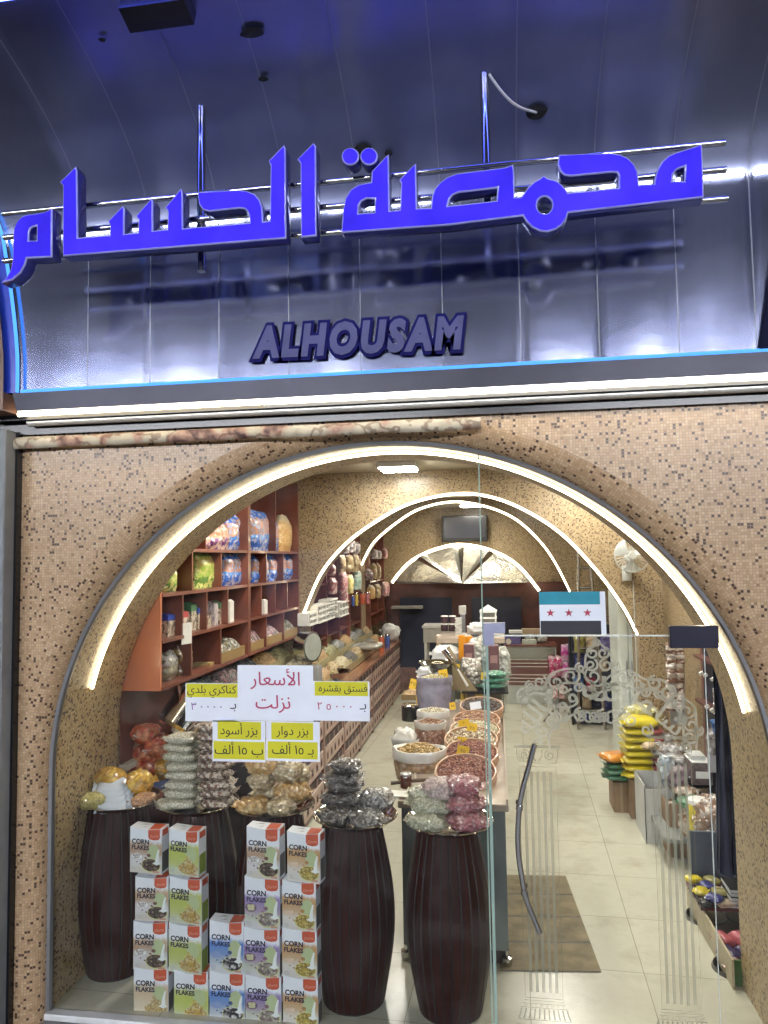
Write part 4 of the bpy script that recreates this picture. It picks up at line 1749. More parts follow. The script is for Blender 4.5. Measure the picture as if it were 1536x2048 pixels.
for x0, x1, yb, yt, k, m, colr, where in ROW:
    pm_ = on_shelf((x0 + x1) / 2, yb, k)
    ya = at(x0, yb, X=XS - .06).y
    yb_ = at(x1, yb, X=XS - .06).y
    wv_ = min(yb_ - ya, .42)
    mpp = ppm(pm_)
    hh = min((yb - yt) * mpp, ((zS + [zTop + .2])[k + 1] - zS[k]) * .93)
    stand_bag('snack_pouch', f'{colr} snack pouch standing {where}', 'snack pouch', pm_, max(.16, wv_ * .9), hh, m, d_=.13, rz=PI / 2 + RND.uniform(-.25, .1), group='snack pouches on the shelf unit')
for x0, x1, yt, lab in ((553, 574, 1026, 'clear pasta bag with a peaked top beside the tall blue pouches'), (572, 594, 1030, 'orange pasta bag at the far end of the top shelf')):
    pm_ = on_shelf((x0 + x1) / 2, 1099, 3)
    stand_bag('pasta_bag', lab, 'pasta bag', pm_, .36, (1099 - yt) * ppm(pm_), M_PASTA, d_=.15, rz=PI / 2 - .1, top='gather', group='pasta bags on the shelf unit')


def carton(name, label, cat, base, w_, d_, h_, body, lidm=None, rz=0, group=None, lid=.32):
    """small packet: printed body with a differently coloured upper part and folded top"""
    b = MB()
    zt_ = h_ * (1 - lid)
    b.box((-w_ / 2, -d_ / 2, 0), (w_ / 2, d_ / 2, zt_), body)
    i0 = b.vs([(-w_ / 2 - .001, -d_ / 2 - .001, zt_), (w_ / 2 + .001, -d_ / 2 - .001, zt_), (w_ / 2 + .001, d_ / 2 + .001, zt_), (-w_ / 2 - .001, d_ / 2 + .001, zt_),
               (-w_ / 2, -d_ / 2, h_ * .90), (w_ / 2, -d_ / 2, h_ * .90), (w_ / 2, d_ / 2, h_ * .90), (-w_ / 2, d_ / 2, h_ * .90), (-w_ * .48, -d_ * .06, h_), (w_ * .48, -d_ * .06, h_), (w_ * .48, d_ * .06, h_), (-w_ * .48, d_ * .06, h_)])
    lm = lidm or body
    for q in ((0, 1, 5, 4), (1, 2, 6, 5), (2, 3, 7, 6), (3, 0, 4, 7), (4, 5, 9, 8), (5, 6, 10, 9), (6, 7, 11, 10), (7, 4, 8, 11), (8, 9, 10, 11), (0, 3, 2, 1)):
        b.face([i0 + k for k in q], lm)
    o = b.build(name, None, 30, loc=base, rotz=rz)
    return tag(o, label, cat, group)


M_COFP = pouch('cream_printed_paper', [(0, (.52, .44, .33)), (.5, (.58, .50, .38))], (.16, .12, .10), .016)
M_LIDB = plain('blue_packet_top', (.03, .07, .36), .3, coat=.5)
M_LIDR = plain('red_packet_top', (.42, .05, .06), .3, coat=.5)
M_LIDG = plain('green_packet_top', (.06, .18, .08), .3, coat=.5)
M_LIDK = plain('dark_packet_top', (.08, .05, .05), .3, coat=.5)
for x0, x1, yb, yt, lm, lab in (
        (320, 341, 1276, 1225, M_LIDB, 'blue topped coffee packet nearest the orange end panel'), (342, 352, 1270, 1218, M_LIDR, 'slim red topped coffee packet next to the blue topped one'), (351, 364, 1268, 1218, M_LIDR, 'wide red topped coffee packet beside the first upright'),
        (368, 381, 1266, 1203, M_LIDG, 'green topped coffee packet just past the first upright'), (381, 394, 1262, 1210, M_LIDB, 'blue topped coffee packet between green and dark topped ones'), (395, 411, 1258, 1220, M_LIDK, 'short dark topped coffee packet in the third row'),
        (416, 424, 1256, 1202, M_GREYB, 'slim grey packet beside the green pouch in the third row'), (426, 442, 1252, 1200, M_LIDG, 'dark green packet at the end of the coffee row')):
    pm_ = on_shelf((x0 + x1) / 2, yb, 1, .10)
    ya, yb_ = at(x0, yb, X=XS - .06).y, at(x1, yb, X=XS - .06).y
    carton('coffee_packet', lab, 'packet', pm_, max(.07, (yb_ - ya) * .85), .10, (yb - yt) * ppm(pm_) * .9, M_COFP if lm is not M_GREYB else M_GREYB, lm, rz=PI / 2, group='coffee packets on the shelf unit')
for px, py, k, yt, lab in ((458, 1245, 1, 1200, 'thin white box standing alone past the coffee packets'), (527, 1225, 1, 1196, 'small white box with a dark print beyond the thick upright'), (535, 1270, 0, 1250, 'tiny white card standing on the sweets basket shelf')):
    pm_ = on_shelf(px, py, k, .05)
    carton('white_box', lab, 'box', pm_, .09, .05, (py - yt) * ppm(pm_), plain('white_card_box', (.60, .57, .52), .5), rz=PI / 2, lid=.1)
M_FOILG = pouch('silver_green_foil', [(0, (.22, .20, .14)), (.5, (.40, .40, .38)), (.85, (.55, .56, .56))], (.12, .12, .08), .03)
M_FOILB = pouch('gold_brown_foil', [(0, (.22, .12, .04)), (.6, (.34, .22, .08)), (.85, (.14, .08, .05))], (.10, .06, .03), .03)
for x0, x1, yb, yt, m, lab in ((320, 346, 1365, 1310, M_FOILG, 'silver vacuum coffee bag at the near end of the lowest shelf'), (352, 376, 1350, 1292, M_FOILB, 'gold brown vacuum coffee bag on the lowest shelf')):
    pm_ = on_shelf((x0 + x1) / 2, yb, 0, .10)
    stand_bag('coffee_bag', lab, 'coffee bag', pm_, .19, (yb - yt) * ppm(pm_), m, d_=.12, rz=PI / 2)
b = MB()
b.box((-.045, -.003, .04), (.045, .003, .18), plain('white_card', (.7, .68, .62), .6))
p = at(373, 1300, X=XS + .01)
tag(b.build('price_slip', smooth=0, loc=p, rotz=1.2), 'white paper slip hanging from the shelf edge over the gold bag', 'price slip')
b = MB()
b.box((-.07, -.05, 0), (.07, .05, .018), plain('tan_card', (.42, .30, .12), .5))
tag(b.build('tan_packet', smooth=0, loc=on_shelf(408, 1330, 0)), 'flat tan packet lying alone on the empty lowest shelf', 'packet')

# sweets baskets
M_SWEETD = contents('dark_wrapped_sweets', [(.02, .03, .045), (.03, .07, .10), (.10, .14, .14), (.02, .02, .03), (.30, .32, .30)], .035, .3, .5, 1.0)
M_SWEETG = contents('grey_gold_sweets', [(.16, .14, .09), (.32, .30, .24), (.08, .09, .06), (.48, .46, .42), (.20, .16, .06)], .03, .3, .5, 1.0)
M_SWEETP = contents('pink_grey_sweets', [(.30, .10, .14), (.36, .34, .33), (.14, .12, .13), (.52, .34, .38), (.10, .06, .06)], .03, .3, .5, 1.0)
M_WICK = plain('yellow_brown_basket', (.22, .14, .05), .6, bump=.8, bscale=80)


def heap_mesh(b, x0, x1, y0, y1, zb, rise, mat, seed, nx_=14, ny_=14, rough_=.02, tiltz=0.0):
    def f(u, v):
        x, y = x0 + (x1 - x0) * u, y0 + (y1 - y0) * v
        k = (1 - (2 * u - 1) ** 4) * (1 - (2 * v - 1) ** 4)
        return (x, y, zb + rise * k + tiltz * (u - .5) + rough_ * noise.noise(Vector((x * 22 + seed, y * 22, 1))) * (.3 + k))
    b.grid(f, nx_, ny_, mat)


def basket(label, x0, x1, y0, y1, z, h_, mat, hlabel, hmat=M_WICK, tilt=0.0, rise=.09, group=None):
    """open bin with the goods heaped in it"""
    o = thing('bulk_bin', label, 'bin', ((x0 + x1) / 2, (y0 + y1) / 2, z), 0, group)
    hx, hy = (x1 - x0) / 2, (y1 - y0) / 2
    t = .010
    b = MB()
    b.box((-hx, -hy, 0), (hx, hy, .012), hmat)
    b.box((-hx, -hy, .012), (-hx + t, hy, h_ + tilt), hmat)
    b.box((hx - t, -hy, .012), (hx, hy, h_ - tilt), hmat)
    i0 = len(b.v)
    b.box((-hx + t, -hy, .012), (hx - t, -hy + t, h_), hmat)
    b.box((-hx + t, hy - t, .012), (hx - t, hy, h_), hmat)
    b.build('tray', o, 0)
    b = MB()
    SEED[0] += 1
    heap_mesh(b, (x0 + x1) / 2 - hx + t, (x0 + x1) / 2 + hx - t, (y0 + y1) / 2 - hy + t, (y0 + y1) / 2 + hy - t, z + h_ * .8, rise, mat, SEED[0], tiltz=-tilt * 1.6)
    tag(b.build('bulk_goods', smooth=50), hlabel, 'bulk goods', 'goods heaped in the bins', kind='stuff')
    return o


for ya, yb_, m, la, lb in ((sx(446, 1300) + 4.27, sx(492, 1290) + 4.27, M_SWEETG, 'basket on the lowest shelf just before the thick upright', 'grey and gold wrapped sweets in the basket before the thick upright'),
                           (sx(502, 1290) + 4.27, sx(530, 1280) + 4.27, M_SWEETP, 'basket on the lowest shelf just past the thick upright', 'pink and grey wrapped sweets past the thick upright'),
                           (sx(536, 1280) + 4.27, sx(566, 1275) + 4.27, M_SWEETP, 'middle basket on the far part of the lowest shelf', 'pink sweets in the middle far basket'),
                           (sx(571, 1275) + 4.27, sx(597, 1270) + 4.27, M_SWEETG, 'farthest basket at the end of the lowest shelf', 'grey wrapped sweets at the far end of the lowest shelf')):
    basket(la, XL + .03, XS - .01, ya, yb_, zS[0] + .001, .075, m, lb, rise=.10)

# ================================================================== LONG DRAWER COUNTER WITH BULK BINS
XCN, ZCN = -1.673, .92
YC0, YC1 = 5.0, 12.45
dc = thing('drawer_counter', 'long reddish brown shop counter with rows of latticed drawers along the aisle', 'counter', (XL, YC0, 0))
WC = XCN - XL
LC = YC1 - YC0
M_DRAW = plain('pinkish_brown_drawer', (.46, .31, .25), .4, coat=.2, var=.2, nscale=6)
M_DRAWD = plain('dark_drawer_slot', (.035, .016, .014), .5)
b = MB()
b.box((0, 0, .0), (WC - .02, LC, ZCN - .03), M_WOODRED)
b.build('carcass', dc, 0)
b = MB()
b.box((0, -.03, 0), (WC - .02, -.001, ZCN - .031), plain('shade_black_board', (.016, .008, .007), .5))  # shade behind the barrels painted into this end board
b.build('end_panel', dc, 0)
b = MB()
b.box((-.0, -.02, ZCN - .03), (WC + .03, LC + .02, ZCN), plain('brown_counter_top', (.26, .115, .065), .25, coat=.4, var=.2), .004)
b.build('counter_top', dc, 0)
rows = [(.05, .29), (.33, .57), (.61, .86)]
nb = 8
bw = LC / nb
for i in range(nb):
    y0 = i * bw
    b = MB()
    b.box((WC - .02, y0, 0), (WC + .004, y0 + .07, ZCN - .032), M_WOODRED)
    b.build('post', dc, 0)
    for z0_, z1_v in rows:
        b = MB()
        ya, yb_ = y0 + .08, y0 + bw - .012
        b.box((WC - .021, ya, z0_), (WC - .010, yb_, z1_v), M_DRAWD)
        hz = (z1_v - z0_)
        b.box((WC - .012, ya, z0_), (WC + .006, yb_, z0_ + hz * .68), M_DRAW, .003)
        n_ = 5
        for k in range(n_):
            yy = ya + (yb_ - ya) * (k + .5) / n_
            b.box((WC + .006, yy - .035, z0_ + hz * .16), (WC + .0075, yy + .035, z0_ + hz * .48), M_WOODRED)
            b.box((WC + .0075, yy - .012, z0_ + hz * .22), (WC + .012, yy + .012, z0_ + hz * .40), M_DRAWD)
        for k in range(5):
            yy = ya + (yb_ - ya) * (k) / 4
            b.box((WC - .010, min(yy, yb_ - .008), z0_ + hz * .68), (WC - .002, min(yy, yb_ - .008) + .008, z1_v), M_DRAW)
        d_ = b.build('drawer', dc, 0)
        b = MB()
        b.tube([(WC + .012, ya + .04, z0_ + hz * .72), (WC + .012, yb_ - .04, z0_ + hz * .72)], .005, plain('pale_drawer_lip', (.42, .33, .28), .35), 6)
        b.build('lip', d_)

M_NUTS = [contents('bulk_pale_seeds', [(.50, .44, .28), (.56, .50, .34), (.42, .36, .22)], .014, .5, 0, .8),
          contents('bulk_mixed_nuts', [(.36, .24, .10), (.50, .40, .22), (.22, .12, .05), (.56, .46, .28)], .018, .5, 0, .8),
          contents('bulk_dark_seeds', [(.05, .045, .04), (.10, .09, .08), (.16, .15, .14)], .014, .5, 0, .8),
          contents('bulk_olive_seeds', [(.28, .27, .13), (.36, .34, .18), (.20, .19, .10)], .014, .5, 0, .8),
          contents('bulk_tan_peanuts', [(.42, .27, .12), (.50, .33, .16), (.33, .2, .09)], .018, .5, 0, .8),
          contents('bulk_grey_seeds', [(.24, .25, .24), (.34, .34, .32), (.14, .14, .14)], .014, .5, 0, .8)]
NUTN = ['pale seeds', 'mixed nuts', 'dark seeds', 'olive green seeds', 'tan peanuts', 'grey striped seeds']
M_ACR = plain('yellowish_bin_edge', (.30, .26, .13), .3, coat=.4)
TIERN = ['front', 'middle', 'back']
k = 0
for i in range(13):
    y0 = 5.05 + i * .5
    for tier in range(3):
        x1 = XCN - .14 - tier * .17
        x0 = x1 - .17
        zz = ZCN + .01 + tier * .15
        idx = (i * 2 + tier * 3 + (i * i) % 5) % 6
        if i < 3:
            m, nm = ((M_SWEETD, 'dark wrapped sweets') if (i + tier) % 2 == 0 else (M_SWEETP, 'pink and grey sweets'))
        else:
            m, nm = M_NUTS[idx], NUTN[idx]
        basket(f'yellowish {TIERN[tier]} tier bulk bin on the drawer counter filled with {nm}', x0, x1, y0, y0 + .49, zz, .12, m,
               f'{nm} heaped in the {TIERN[tier]} tier of bulk bins', hmat=M_ACR, tilt=.035, rise=.085, group='bulk bins on the drawer counter')

# shop scale with round dial, and pans
ps = at(617, 1293, X=-1.93)
sc_ = thing('dial_scale', 'round chrome dial scale standing on the counter above the price signs', 'scale', (ps.x, ps.y, ZCN + .30))
zr = ps.z - (ZCN + .30)
b = MB()
b.tube([(0, 0, -.0), (0, 0, zr - .1)], .035, M_CHROME, 12)
b.box((-.12, -.1, -.30), (.12, .1, 0), plain('grey_scale_base', (.2, .2, .2), .4), .01)
b.build('stand', sc_)
b = MB()
b.tube([(-.07, .02, zr), (.055, -.035, zr)], .155, M_CHROME, 30)
b.build('dial_case', sc_)
b = MB()
b.tube([(.0555, -.0352, zr), (.0605, -.0374, zr)], .135, plain('pale_dial', (.26, .27, .24), .4), 30)
b.build('dial', sc_)


def bowl(name, label, c, r, h_, mat=M_CHROME, cat='bowl', rim=.010):
    b = MB()
    b.lathe([(r * .35, 0), (r * .62, h_ * .12), (r * .88, h_ * .55), (r, h_), (r + rim, h_ + .002), (r + rim, h_ - .003), (r * .99, h_ - .008), (r * .86, h_ * .5), (r * .58, h_ * .16), (r * .3, h_ * .06), (0, h_ * .06)], mat, 36)
    o = b.build(name, None, 50, loc=c)
    return tag(o, label, cat)


q = at(664, 1343, z=ZCN + .13)
bowl('metal_bowl', 'wide steel scale pan on the counter beside the white notice', (q.x, q.y, ZCN + .045), .205, .09)
b = MB()
b.box((-.09, -.09, 0), (.09, .09, .045), plain('grey_scale_base', (.2, .2, .2), .4), .008)
tag(b.build('pan_stand', loc=(q.x, q.y, ZCN)), 'small grey scale base under the wide steel pan', 'scale')
q = at(383, 1435, X=-1.95)
b = MB()
b.lathe([(.16, -.12), (.18, -.1), (.185, .1), (.19, .12), (.18, .125), (.17, .11), (.165, -.09), (0, -.1)], M_CHROME, 30)
tag(b.build('metal_pot', rot=(-.5, .5, 0), loc=(q.x, q.y, q.z)), 'tilted steel pot behind the seed bags near the yellow price sign', 'pot')

# stacked white plastic dispensers on the inner shelf
M_RACK = plain('white_rack_plastic', (.66, .64, .58), .4)
XS2 = -1.95


def rack(label, px0, px1, py0, py1, cols, rws):
    a = at(px0, py1, X=XS2)
    c = at(px1, py0, X=XS2)
    y0, y1 = a.y, c.y
    zlo_ = at((px0 + px1) / 2, py1, X=XS2).z
    zhi = at((px0 + px1) / 2, py0, X=XS2).z
    o = thing('plastic_rack', label, 'rack', (XS2, y0, zlo_), 0, 'white plastic racks')
    W_, H_ = y1 - y0, zhi - zlo_
    b = MB()
    for i in range(cols + 1):
        y = W_ * i / cols
        b.box((-.12, y - .012, 0), (.0, y + .012, H_), M_RACK)
    for j in range(rws + 1):
        z = H_ * j / rws
        b.box((-.12, 0, z - .01), (.012, W_, z + .01), M_RACK)
    b.build('grid_frame', o, 0)
    b = MB()
    b.box((-.125, 0, 0), (-.122, W_, H_), plain('dark_rack_back', (.05, .045, .04), .5))
    b.build('back', o, 0)


rack('lowest and nearest white plastic rack on the inner shelf', 618, 634, 1226, 1248, 2, 2)
rack('tall white plastic rack in the middle of the group', 636, 668, 1208, 1240, 4, 3)
rack('upper white plastic rack tilted against the inner shelf', 657, 674, 1199, 1226, 2, 2)
rack('separate farthest white plastic rack on the inner shelf', 679, 696, 1204, 1230, 3, 2)

# inner shelf units beyond the first arch
su2 = thing('shelf_unit', 'dim red brown shelf unit behind the first inner arch packed with hanging bags', 'shelf unit', (XL, 7.95, 0))
b = MB()
b.box((.003, 0, 1.2), (.02, 3.0, 3.0), M_BACK)
b.build('back_panel', su2, 0)
for z in (1.38, 1.68, 2.02, 2.36, 2.7):
    b = MB()
    b.box((.02, 0, z - .02), (.28, 3.0, z), M_WOODRED)
    b.build('shelf', su2, 0)
for y in (.0, .7, 1.4, 2.1, 2.95):
    b = MB()
    b.box((.02, y, 1.2), (.29, y + .03, 3.0), M_WOODRED)
    b.build('divider', su2, 0)
su3 = thing('shelf_unit', 'red brown shelf unit with jars and bags beyond the second inner arch', 'shelf unit', (XL, 11.4, 0))
b = MB()
b.box((.003, 0, 1.2), (.02, 1.5, 3.0), M_BACK)
b.build('back_panel', su3, 0)
for z in (1.42, 1.95, 2.38):
    b = MB()
    b.box((.02, 0, z - .02), (.34, 1.5, z), M_WOODRED)
    b.build('shelf', su3, 0)
for y in (.0, .7, 1.47):
    b = MB()
    b.box((.02, y, 1.2), (.35, y + .03, 3.0), M_WOODRED)
    b.build('divider', su3, 0)

HANG = [  # px, py centre, w px, h px, material, label
    (690, 1095, 12, 24, M_GREYB, 'dark grey snack bag hanging highest near the arch light'), (703, 1092, 14, 26, M_GREYB, 'speckled grey bag hanging beside the dark grey one'), (713, 1096, 10, 24, M_GREYB, 'narrow grey bag hanging at the end of the top row'),
    (683, 1127, 13, 34, M_BEIGEB, 'beige nut bag hanging first in the middle row'), (698, 1127, 14, 34, M_BEIGEB, 'pale nut bag hanging in the centre of the middle row'), (711, 1126, 11, 34, M_BEIGEB, 'tan nut bag hanging last in the middle row'),
    (686, 1165, 15, 42, M_PINKB, 'pink sweet bag hanging under the beige nut bags'), (699, 1168, 13, 38, M_YELB, 'yellow sweet bag hanging between pink and mint bags'), (714, 1160, 16, 38, M_MINTB, 'mint green sweet bag hanging under the tan nut bag'),
    (663, 1140, 10, 22, M_PINKB, 'dull pink bag standing in the shelf next to the arch light'), (665, 1172, 13, 32, M_PINKB, 'rounded pink bag standing low in the inner shelf'), (688, 1194, 10, 24, M_PINKB, 'pointed pink bag end hanging above the farthest white rack')]
for px, py, wp, hp2, m, lab in HANG:
    p = at(px, py + hp2 / 2, X=-1.98)
    k_ = ppm(p)
    stand_bag('hanging_bag', lab, 'bag', p, wp * k_ * 1.25, hp2 * k_, m, d_=.12, rz=PI / 2 - .5, group='bags hanging on the inner shelves')
M_TINR = plain('red_tin', (.42, .08, .03), .3, coat=.5)
M_TINB = plain('blue_tin', (.05, .09, .32), .3, coat=.5)
M_TINY = plain('yellow_tin', (.50, .36, .06), .3, coat=.5)


def can(name, label, base, r, h_, mat, cap=None, cat='can', group=None):
    o = thing(name, label, cat, base, 0, group)
    b = MB()
    b.lathe([(r * .96, 0), (r, h_ * .03), (r, h_ * .90), (r * .96, h_ * .92)], mat, 18)
    b.build('body', o)
    b = MB()
    b.lathe([(r * 1.02, h_ * .88), (r * 1.02, h_ * .985), (r * .96, h_), (0, h_)], cap or M_CHROME, 18)
    b.build('lid', o)
    return o


for px, py0, py1, rw, m, lab in ((706, 1190, 1212, 3, M_TINB, 'slim navy tin at the start of the tin row'), (713, 1186, 1211, 3.5, M_TINY, 'slim yellow tin in the tin row'), (725, 1184, 1208, 6, M_TINR, 'wide orange red tin in the middle of the tin row'), (735, 1184, 1207, 4.5, plain('pink_tin', (.45, .16, .18), .3), 'pink tin at the end of the tin row')):
    p = at(px, py1, X=-1.97)
    can('tin', lab, p, rw * ppm(p), (py1 - py0) * ppm(p), m, group='tins on the inner shelf')
for px, py0, py1, wp, m, lab in ((748, 1098, 1118, 9, M_GREYB, 'grey bag on the top shelf beyond the second arch'), (756, 1100, 1118, 9, M_GREYB, 'silver bag beside the grey one beyond the second arch'), (768, 1097, 1117, 8, M_PINKB, 'pinkish bag on the far top shelf'), (778, 1097, 1117, 8, M_BEIGEB, 'cream bag at the end of the far top shelf'),
                              (738, 1138, 1160, 9, M_SWEETP, 'mottled brown bag on the far middle shelf'), (747, 1126, 1158, 6, M_BEIGEB, 'tall cream packet on the far middle shelf'), (755, 1126, 1158, 5, M_BEIGEB, 'thin cream packet beside the tall cream one'),
                              (742, 1170, 1198, 10, M_PASTA, 'beige bag on the far lower shelf'), (754, 1168, 1196, 11, M_BEIGEB, 'wide tan bag on the far lower shelf'), (771, 1164, 1192, 14, M_PINKB, 'large speckled pink bag on the far lower shelf')):
    p = at(px, py1, X=-1.97)
    stand_bag('goods_bag', lab, 'bag', p, wp * ppm(p) * 1.3, (py1 - py0) * ppm(p), m, d_=.14, rz=PI / 2 - .5, group='bags on the far shelves')

# cans and till things at the far end of the counter
for px, py0, py1, rw, m, lab in ((763, 1270, 1302, 5.5, M_TINR, 'orange red can standing on the far end of the drawer counter'), (775, 1268, 1294, 5, M_TINB, 'blue can beside the orange red can on the drawer counter')):
    p = at(px, py1, z=ZCN)
    can('can', lab, p, rw * ppm(p), (py1 - py0) * ppm(p), m)
p = at(781, 1282, z=ZCN)
lie_bag('white_bag', 'crumpled white bag on the far corner of the drawer counter', 'bag', p, .30, .3, .28, plain('white_poly', (.56, .56, .55), .35, coat=.4), crumple=.3)
p = at(735, 1300, z=ZCN + .12)
lie_bag('clear_bag', 'loose clear plastic bag lying over the bulk bins', 'bag', p, .36, .42, .11, plain('dull_film', (.30, .29, .26), .25, coat=.8, bump=.6, bscale=18), crumple=.4)
# ================================================================== MIDDLE DISPLAY COUNTER
ZT = .90
TX0, TX1 = -.60, .035
TY0, TY1 = 4.26, 7.2
mc = thing('display_counter', 'long middle display counter with beige top and grey glass sides', 'counter', (TX0, TY0, 0))
M_TOP = plain('beige_pink_counter_top', (.36, .29, .23), .3, coat=.3, var=.12)
M_GSIDE = plain('grey_green_glass_side', (.13, .15, .145), .12, coat=.6, var=.3, nscale=3)
b = MB()
b.box((0, 0, ZT - .04), (TX1 - TX0, TY1 - TY0, ZT), M_TOP, .006)
b.build('counter_top', mc, 0)
b = MB()
b.box((.02, .02, .09), (TX1 - TX0 - .02, TY1 - TY0 - .02, ZT - .041), M_GSIDE)
b.build('body', mc, 0)
b = MB()
b.box((.04, .06, .0), (TX1 - TX0 - .04, TY1 - TY0 - .05, .089), plain('dark_brown_plinth', (.05, .035, .025), .5))
b.build('plinth', mc, 0)
for x in (.03, TX1 - TX0 - .03):
    b = MB()
    b.lathe([(.022, 0), (.03, .02), (.03, .05), (.012, .055), (.012, .09)], M_CHROME, 14, c=(x, .04, 0))
    b.build('foot', mc)
b = MB()
b.box((TX1 - TX0 - .012, .0, ZT), (TX1 - TX0 - .002, TY1 - TY0, ZT + .03), M_TOP)
b.build('edge_strip', mc, 0)

# ------------------------------------------------------------------ sieves
M_HOOP = plain('pale_beech_hoop', (.48, .30, .19), .4, coat=.2, var=.12, nscale=14)
M_PNUT = contents('roasted_red_peanuts', [(.26, .085, .055), (.33, .12, .075), (.20, .06, .04), (.38, .17, .10), (.30, .10, .07)], .014, .4, 0, 1.0)
M_MIXN = contents('mixed_white_brown_nuts', [(.56, .48, .32), (.20, .09, .05), (.62, .54, .38), (.40, .24, .12), (.58, .52, .36)], .020, .4, 0, 1.0)
M_FLAKE = contents('cream_flakes', [(.62, .56, .40), (.56, .50, .34), (.66, .62, .48), (.50, .44, .28)], .018, .45, 0, 1.0)
M_ALM = contents('brown_almonds', [(.30, .15, .08), (.36, .19, .10), (.22, .10, .06), (.44, .26, .15)], .020, .4, 0, 1.0)
M_DARKN = contents('dark_nuts', [(.05, .035, .03), (.09, .06, .05), (.13, .10, .08)], .016, .45, 0, 1.0)
M_SHELLP = contents('peanuts_in_shell', [(.46, .29, .08), (.52, .35, .12), (.40, .24, .06), (.56, .40, .18)], .028, .45, 0, 1.2)


def nuts(mb, n, r, zf, sz, mat, seed, sx=1.0, sy=1.0, el=1.35):
    """a loose top layer of small rounded nuts"""
    rd = random.Random(seed)
    for _ in range(n):
        a, q = rd.uniform(0, 2 * PI), math.sqrt(rd.random()) * r
        x, y = q * math.cos(a) * sx, q * math.sin(a) * sy
        z = zf(q / r) + rd.uniform(-.002, .004)
        th = rd.uniform(0, PI)
        ti = rd.uniform(-.5, .5)
        R = Matrix.Rotation(th, 3, 'Z') @ Matrix.Rotation(ti, 3, 'Y')
        i0 = len(mb.v)
        s_ = sz * rd.uniform(.8, 1.2)
        mb.v.append(R @ Vector((-s_ * el, 0, 0)) + Vector((x, y, z)))
        for rr, xx in ((.75, -.62), (.95, 0.1), (.7, .7)):
            for k in range(5):
                t = 2 * PI * k / 5
                mb.v.append(R @ Vector((xx * s_ * el, rr * s_ * math.cos(t), rr * s_ * .8 * math.sin(t))) + Vector((x, y, z)))
        mb.v.append(R @ Vector((s_ * el, 0, 0)) + Vector((x, y, z)))
        for k in range(5):
            k2 = (k + 1) % 5
            mb.face((i0, i0 + 1 + k2, i0 + 1 + k), mat)
            mb.face((i0 + 1 + k, i0 + 1 + k2, i0 + 6 + k2, i0 + 6 + k), mat)
            mb.face((i0 + 6 + k, i0 + 6 + k2, i0 + 11 + k2, i0 + 11 + k), mat)
            mb.face((i0 + 11 + k, i0 + 11 + k2, i0 + 16), mat)


def sieve(px, py, Y, r, lab, nlab, mat, sz, n, tilt=.30, seed=1):
    c = at(px, py, Y=Y)
    h_ = .085
    o = thing('wooden_sieve', lab, 'sieve', (c.x, c.y, c.z - h_), 0, 'round wooden sieves on the display counter')
    o.rotation_euler = (tilt, 0, 0)
    b = MB()
    b.lathe([(r, 0), (r + .002, h_), (r - .004, h_ + .002), (r - .008, h_), (r - .009, 0)], M_HOOP, 48, caps=False)
    b.build('hoop', o)
    b = MB()
    b.lathe([(r + .006, h_ * .45), (r + .006, h_ * .8), (r + .001, h_ * .8)], M_HOOP, 48, caps=False)
    b.build('outer_band', o)
    b = MB()
    zf = lambda t: h_ * .80 + .022 * (1 - t * t)
    prof_ = [(r * .97 * t, zf(t) - .004) for t in [k / 8 for k in range(8, -1, -1)]]
    b.lathe(prof_, mat, 30)
    nuts(b, n, r * .95, zf, sz, mat, seed)
    q = b.build('nut_heap', None, 60, loc=(c.x, c.y, c.z - h_), rot=(tilt, 0, 0))
    tag(q, nlab, 'nuts', kind='stuff')
    return o


sieve(931, 1537, 4.68, .190, 'nearest pale wooden sieve holding roasted red peanuts', 'roasted red peanuts in the nearest wooden sieve', M_PNUT, .0075, 900, .30, 1)
sieve(943, 1500, 5.12, .180, 'second wooden sieve of red peanuts leaning behind the nearest one', 'red peanuts in the second wooden sieve', M_PNUT, .0075, 600, .26, 2)
sieve(942, 1474, 5.42, .190, 'wooden sieve of mixed white and brown nuts in the middle of the row', 'mixed white and brown nuts', M_MIXN, .010, 500, .24, 3)
sieve(950, 1456, 5.75, .190, 'wooden sieve of cream coloured flakes behind the mixed nuts', 'cream flakes in a wooden sieve', M_FLAKE, .009, 500, .22, 4)
sieve(953, 1437, 6.05, .190, 'wooden sieve of brown almonds behind the cream flakes', 'brown almonds in a wooden sieve', M_ALM, .010, 450, .2, 5)
sieve(963, 1408, 6.45, .185, 'farthest sieve with dark nuts and a white card', 'dark nuts in the farthest sieve', M_DARKN, .009, 350, .2, 6)

# price cards on the goods
M_YCARD = plain('orange_yellow_card', (.70, .45, .012), .6, var=.06)
M_INK = plain('dark_ink', (.02, .015, .012), .6)


def card(px, py, Y, wpx, hpx, tilt, label, mat=None, cat='price card', text=None):
    c = at(px, py, Y=Y)
    k_ = ppm(c)
    b = MB()
    w_, h_ = wpx * k_, hpx * k_
    b.box((-w_ / 2, -.001, -h_ / 2), (w_ / 2, .001, h_ / 2), mat or M_YCARD)
    if text:
        b.text(text, h_ * .5, M_INK, lambda x, y: (x, -.0025, y - h_ * .12), fit=w_ * .8)
    o = b.build('price_card', smooth=0, loc=c, rot=(RND.uniform(-.25, -.05), tilt, RND.uniform(-.2, .2)))
    return tag(o, label, cat, 'yellow price cards')


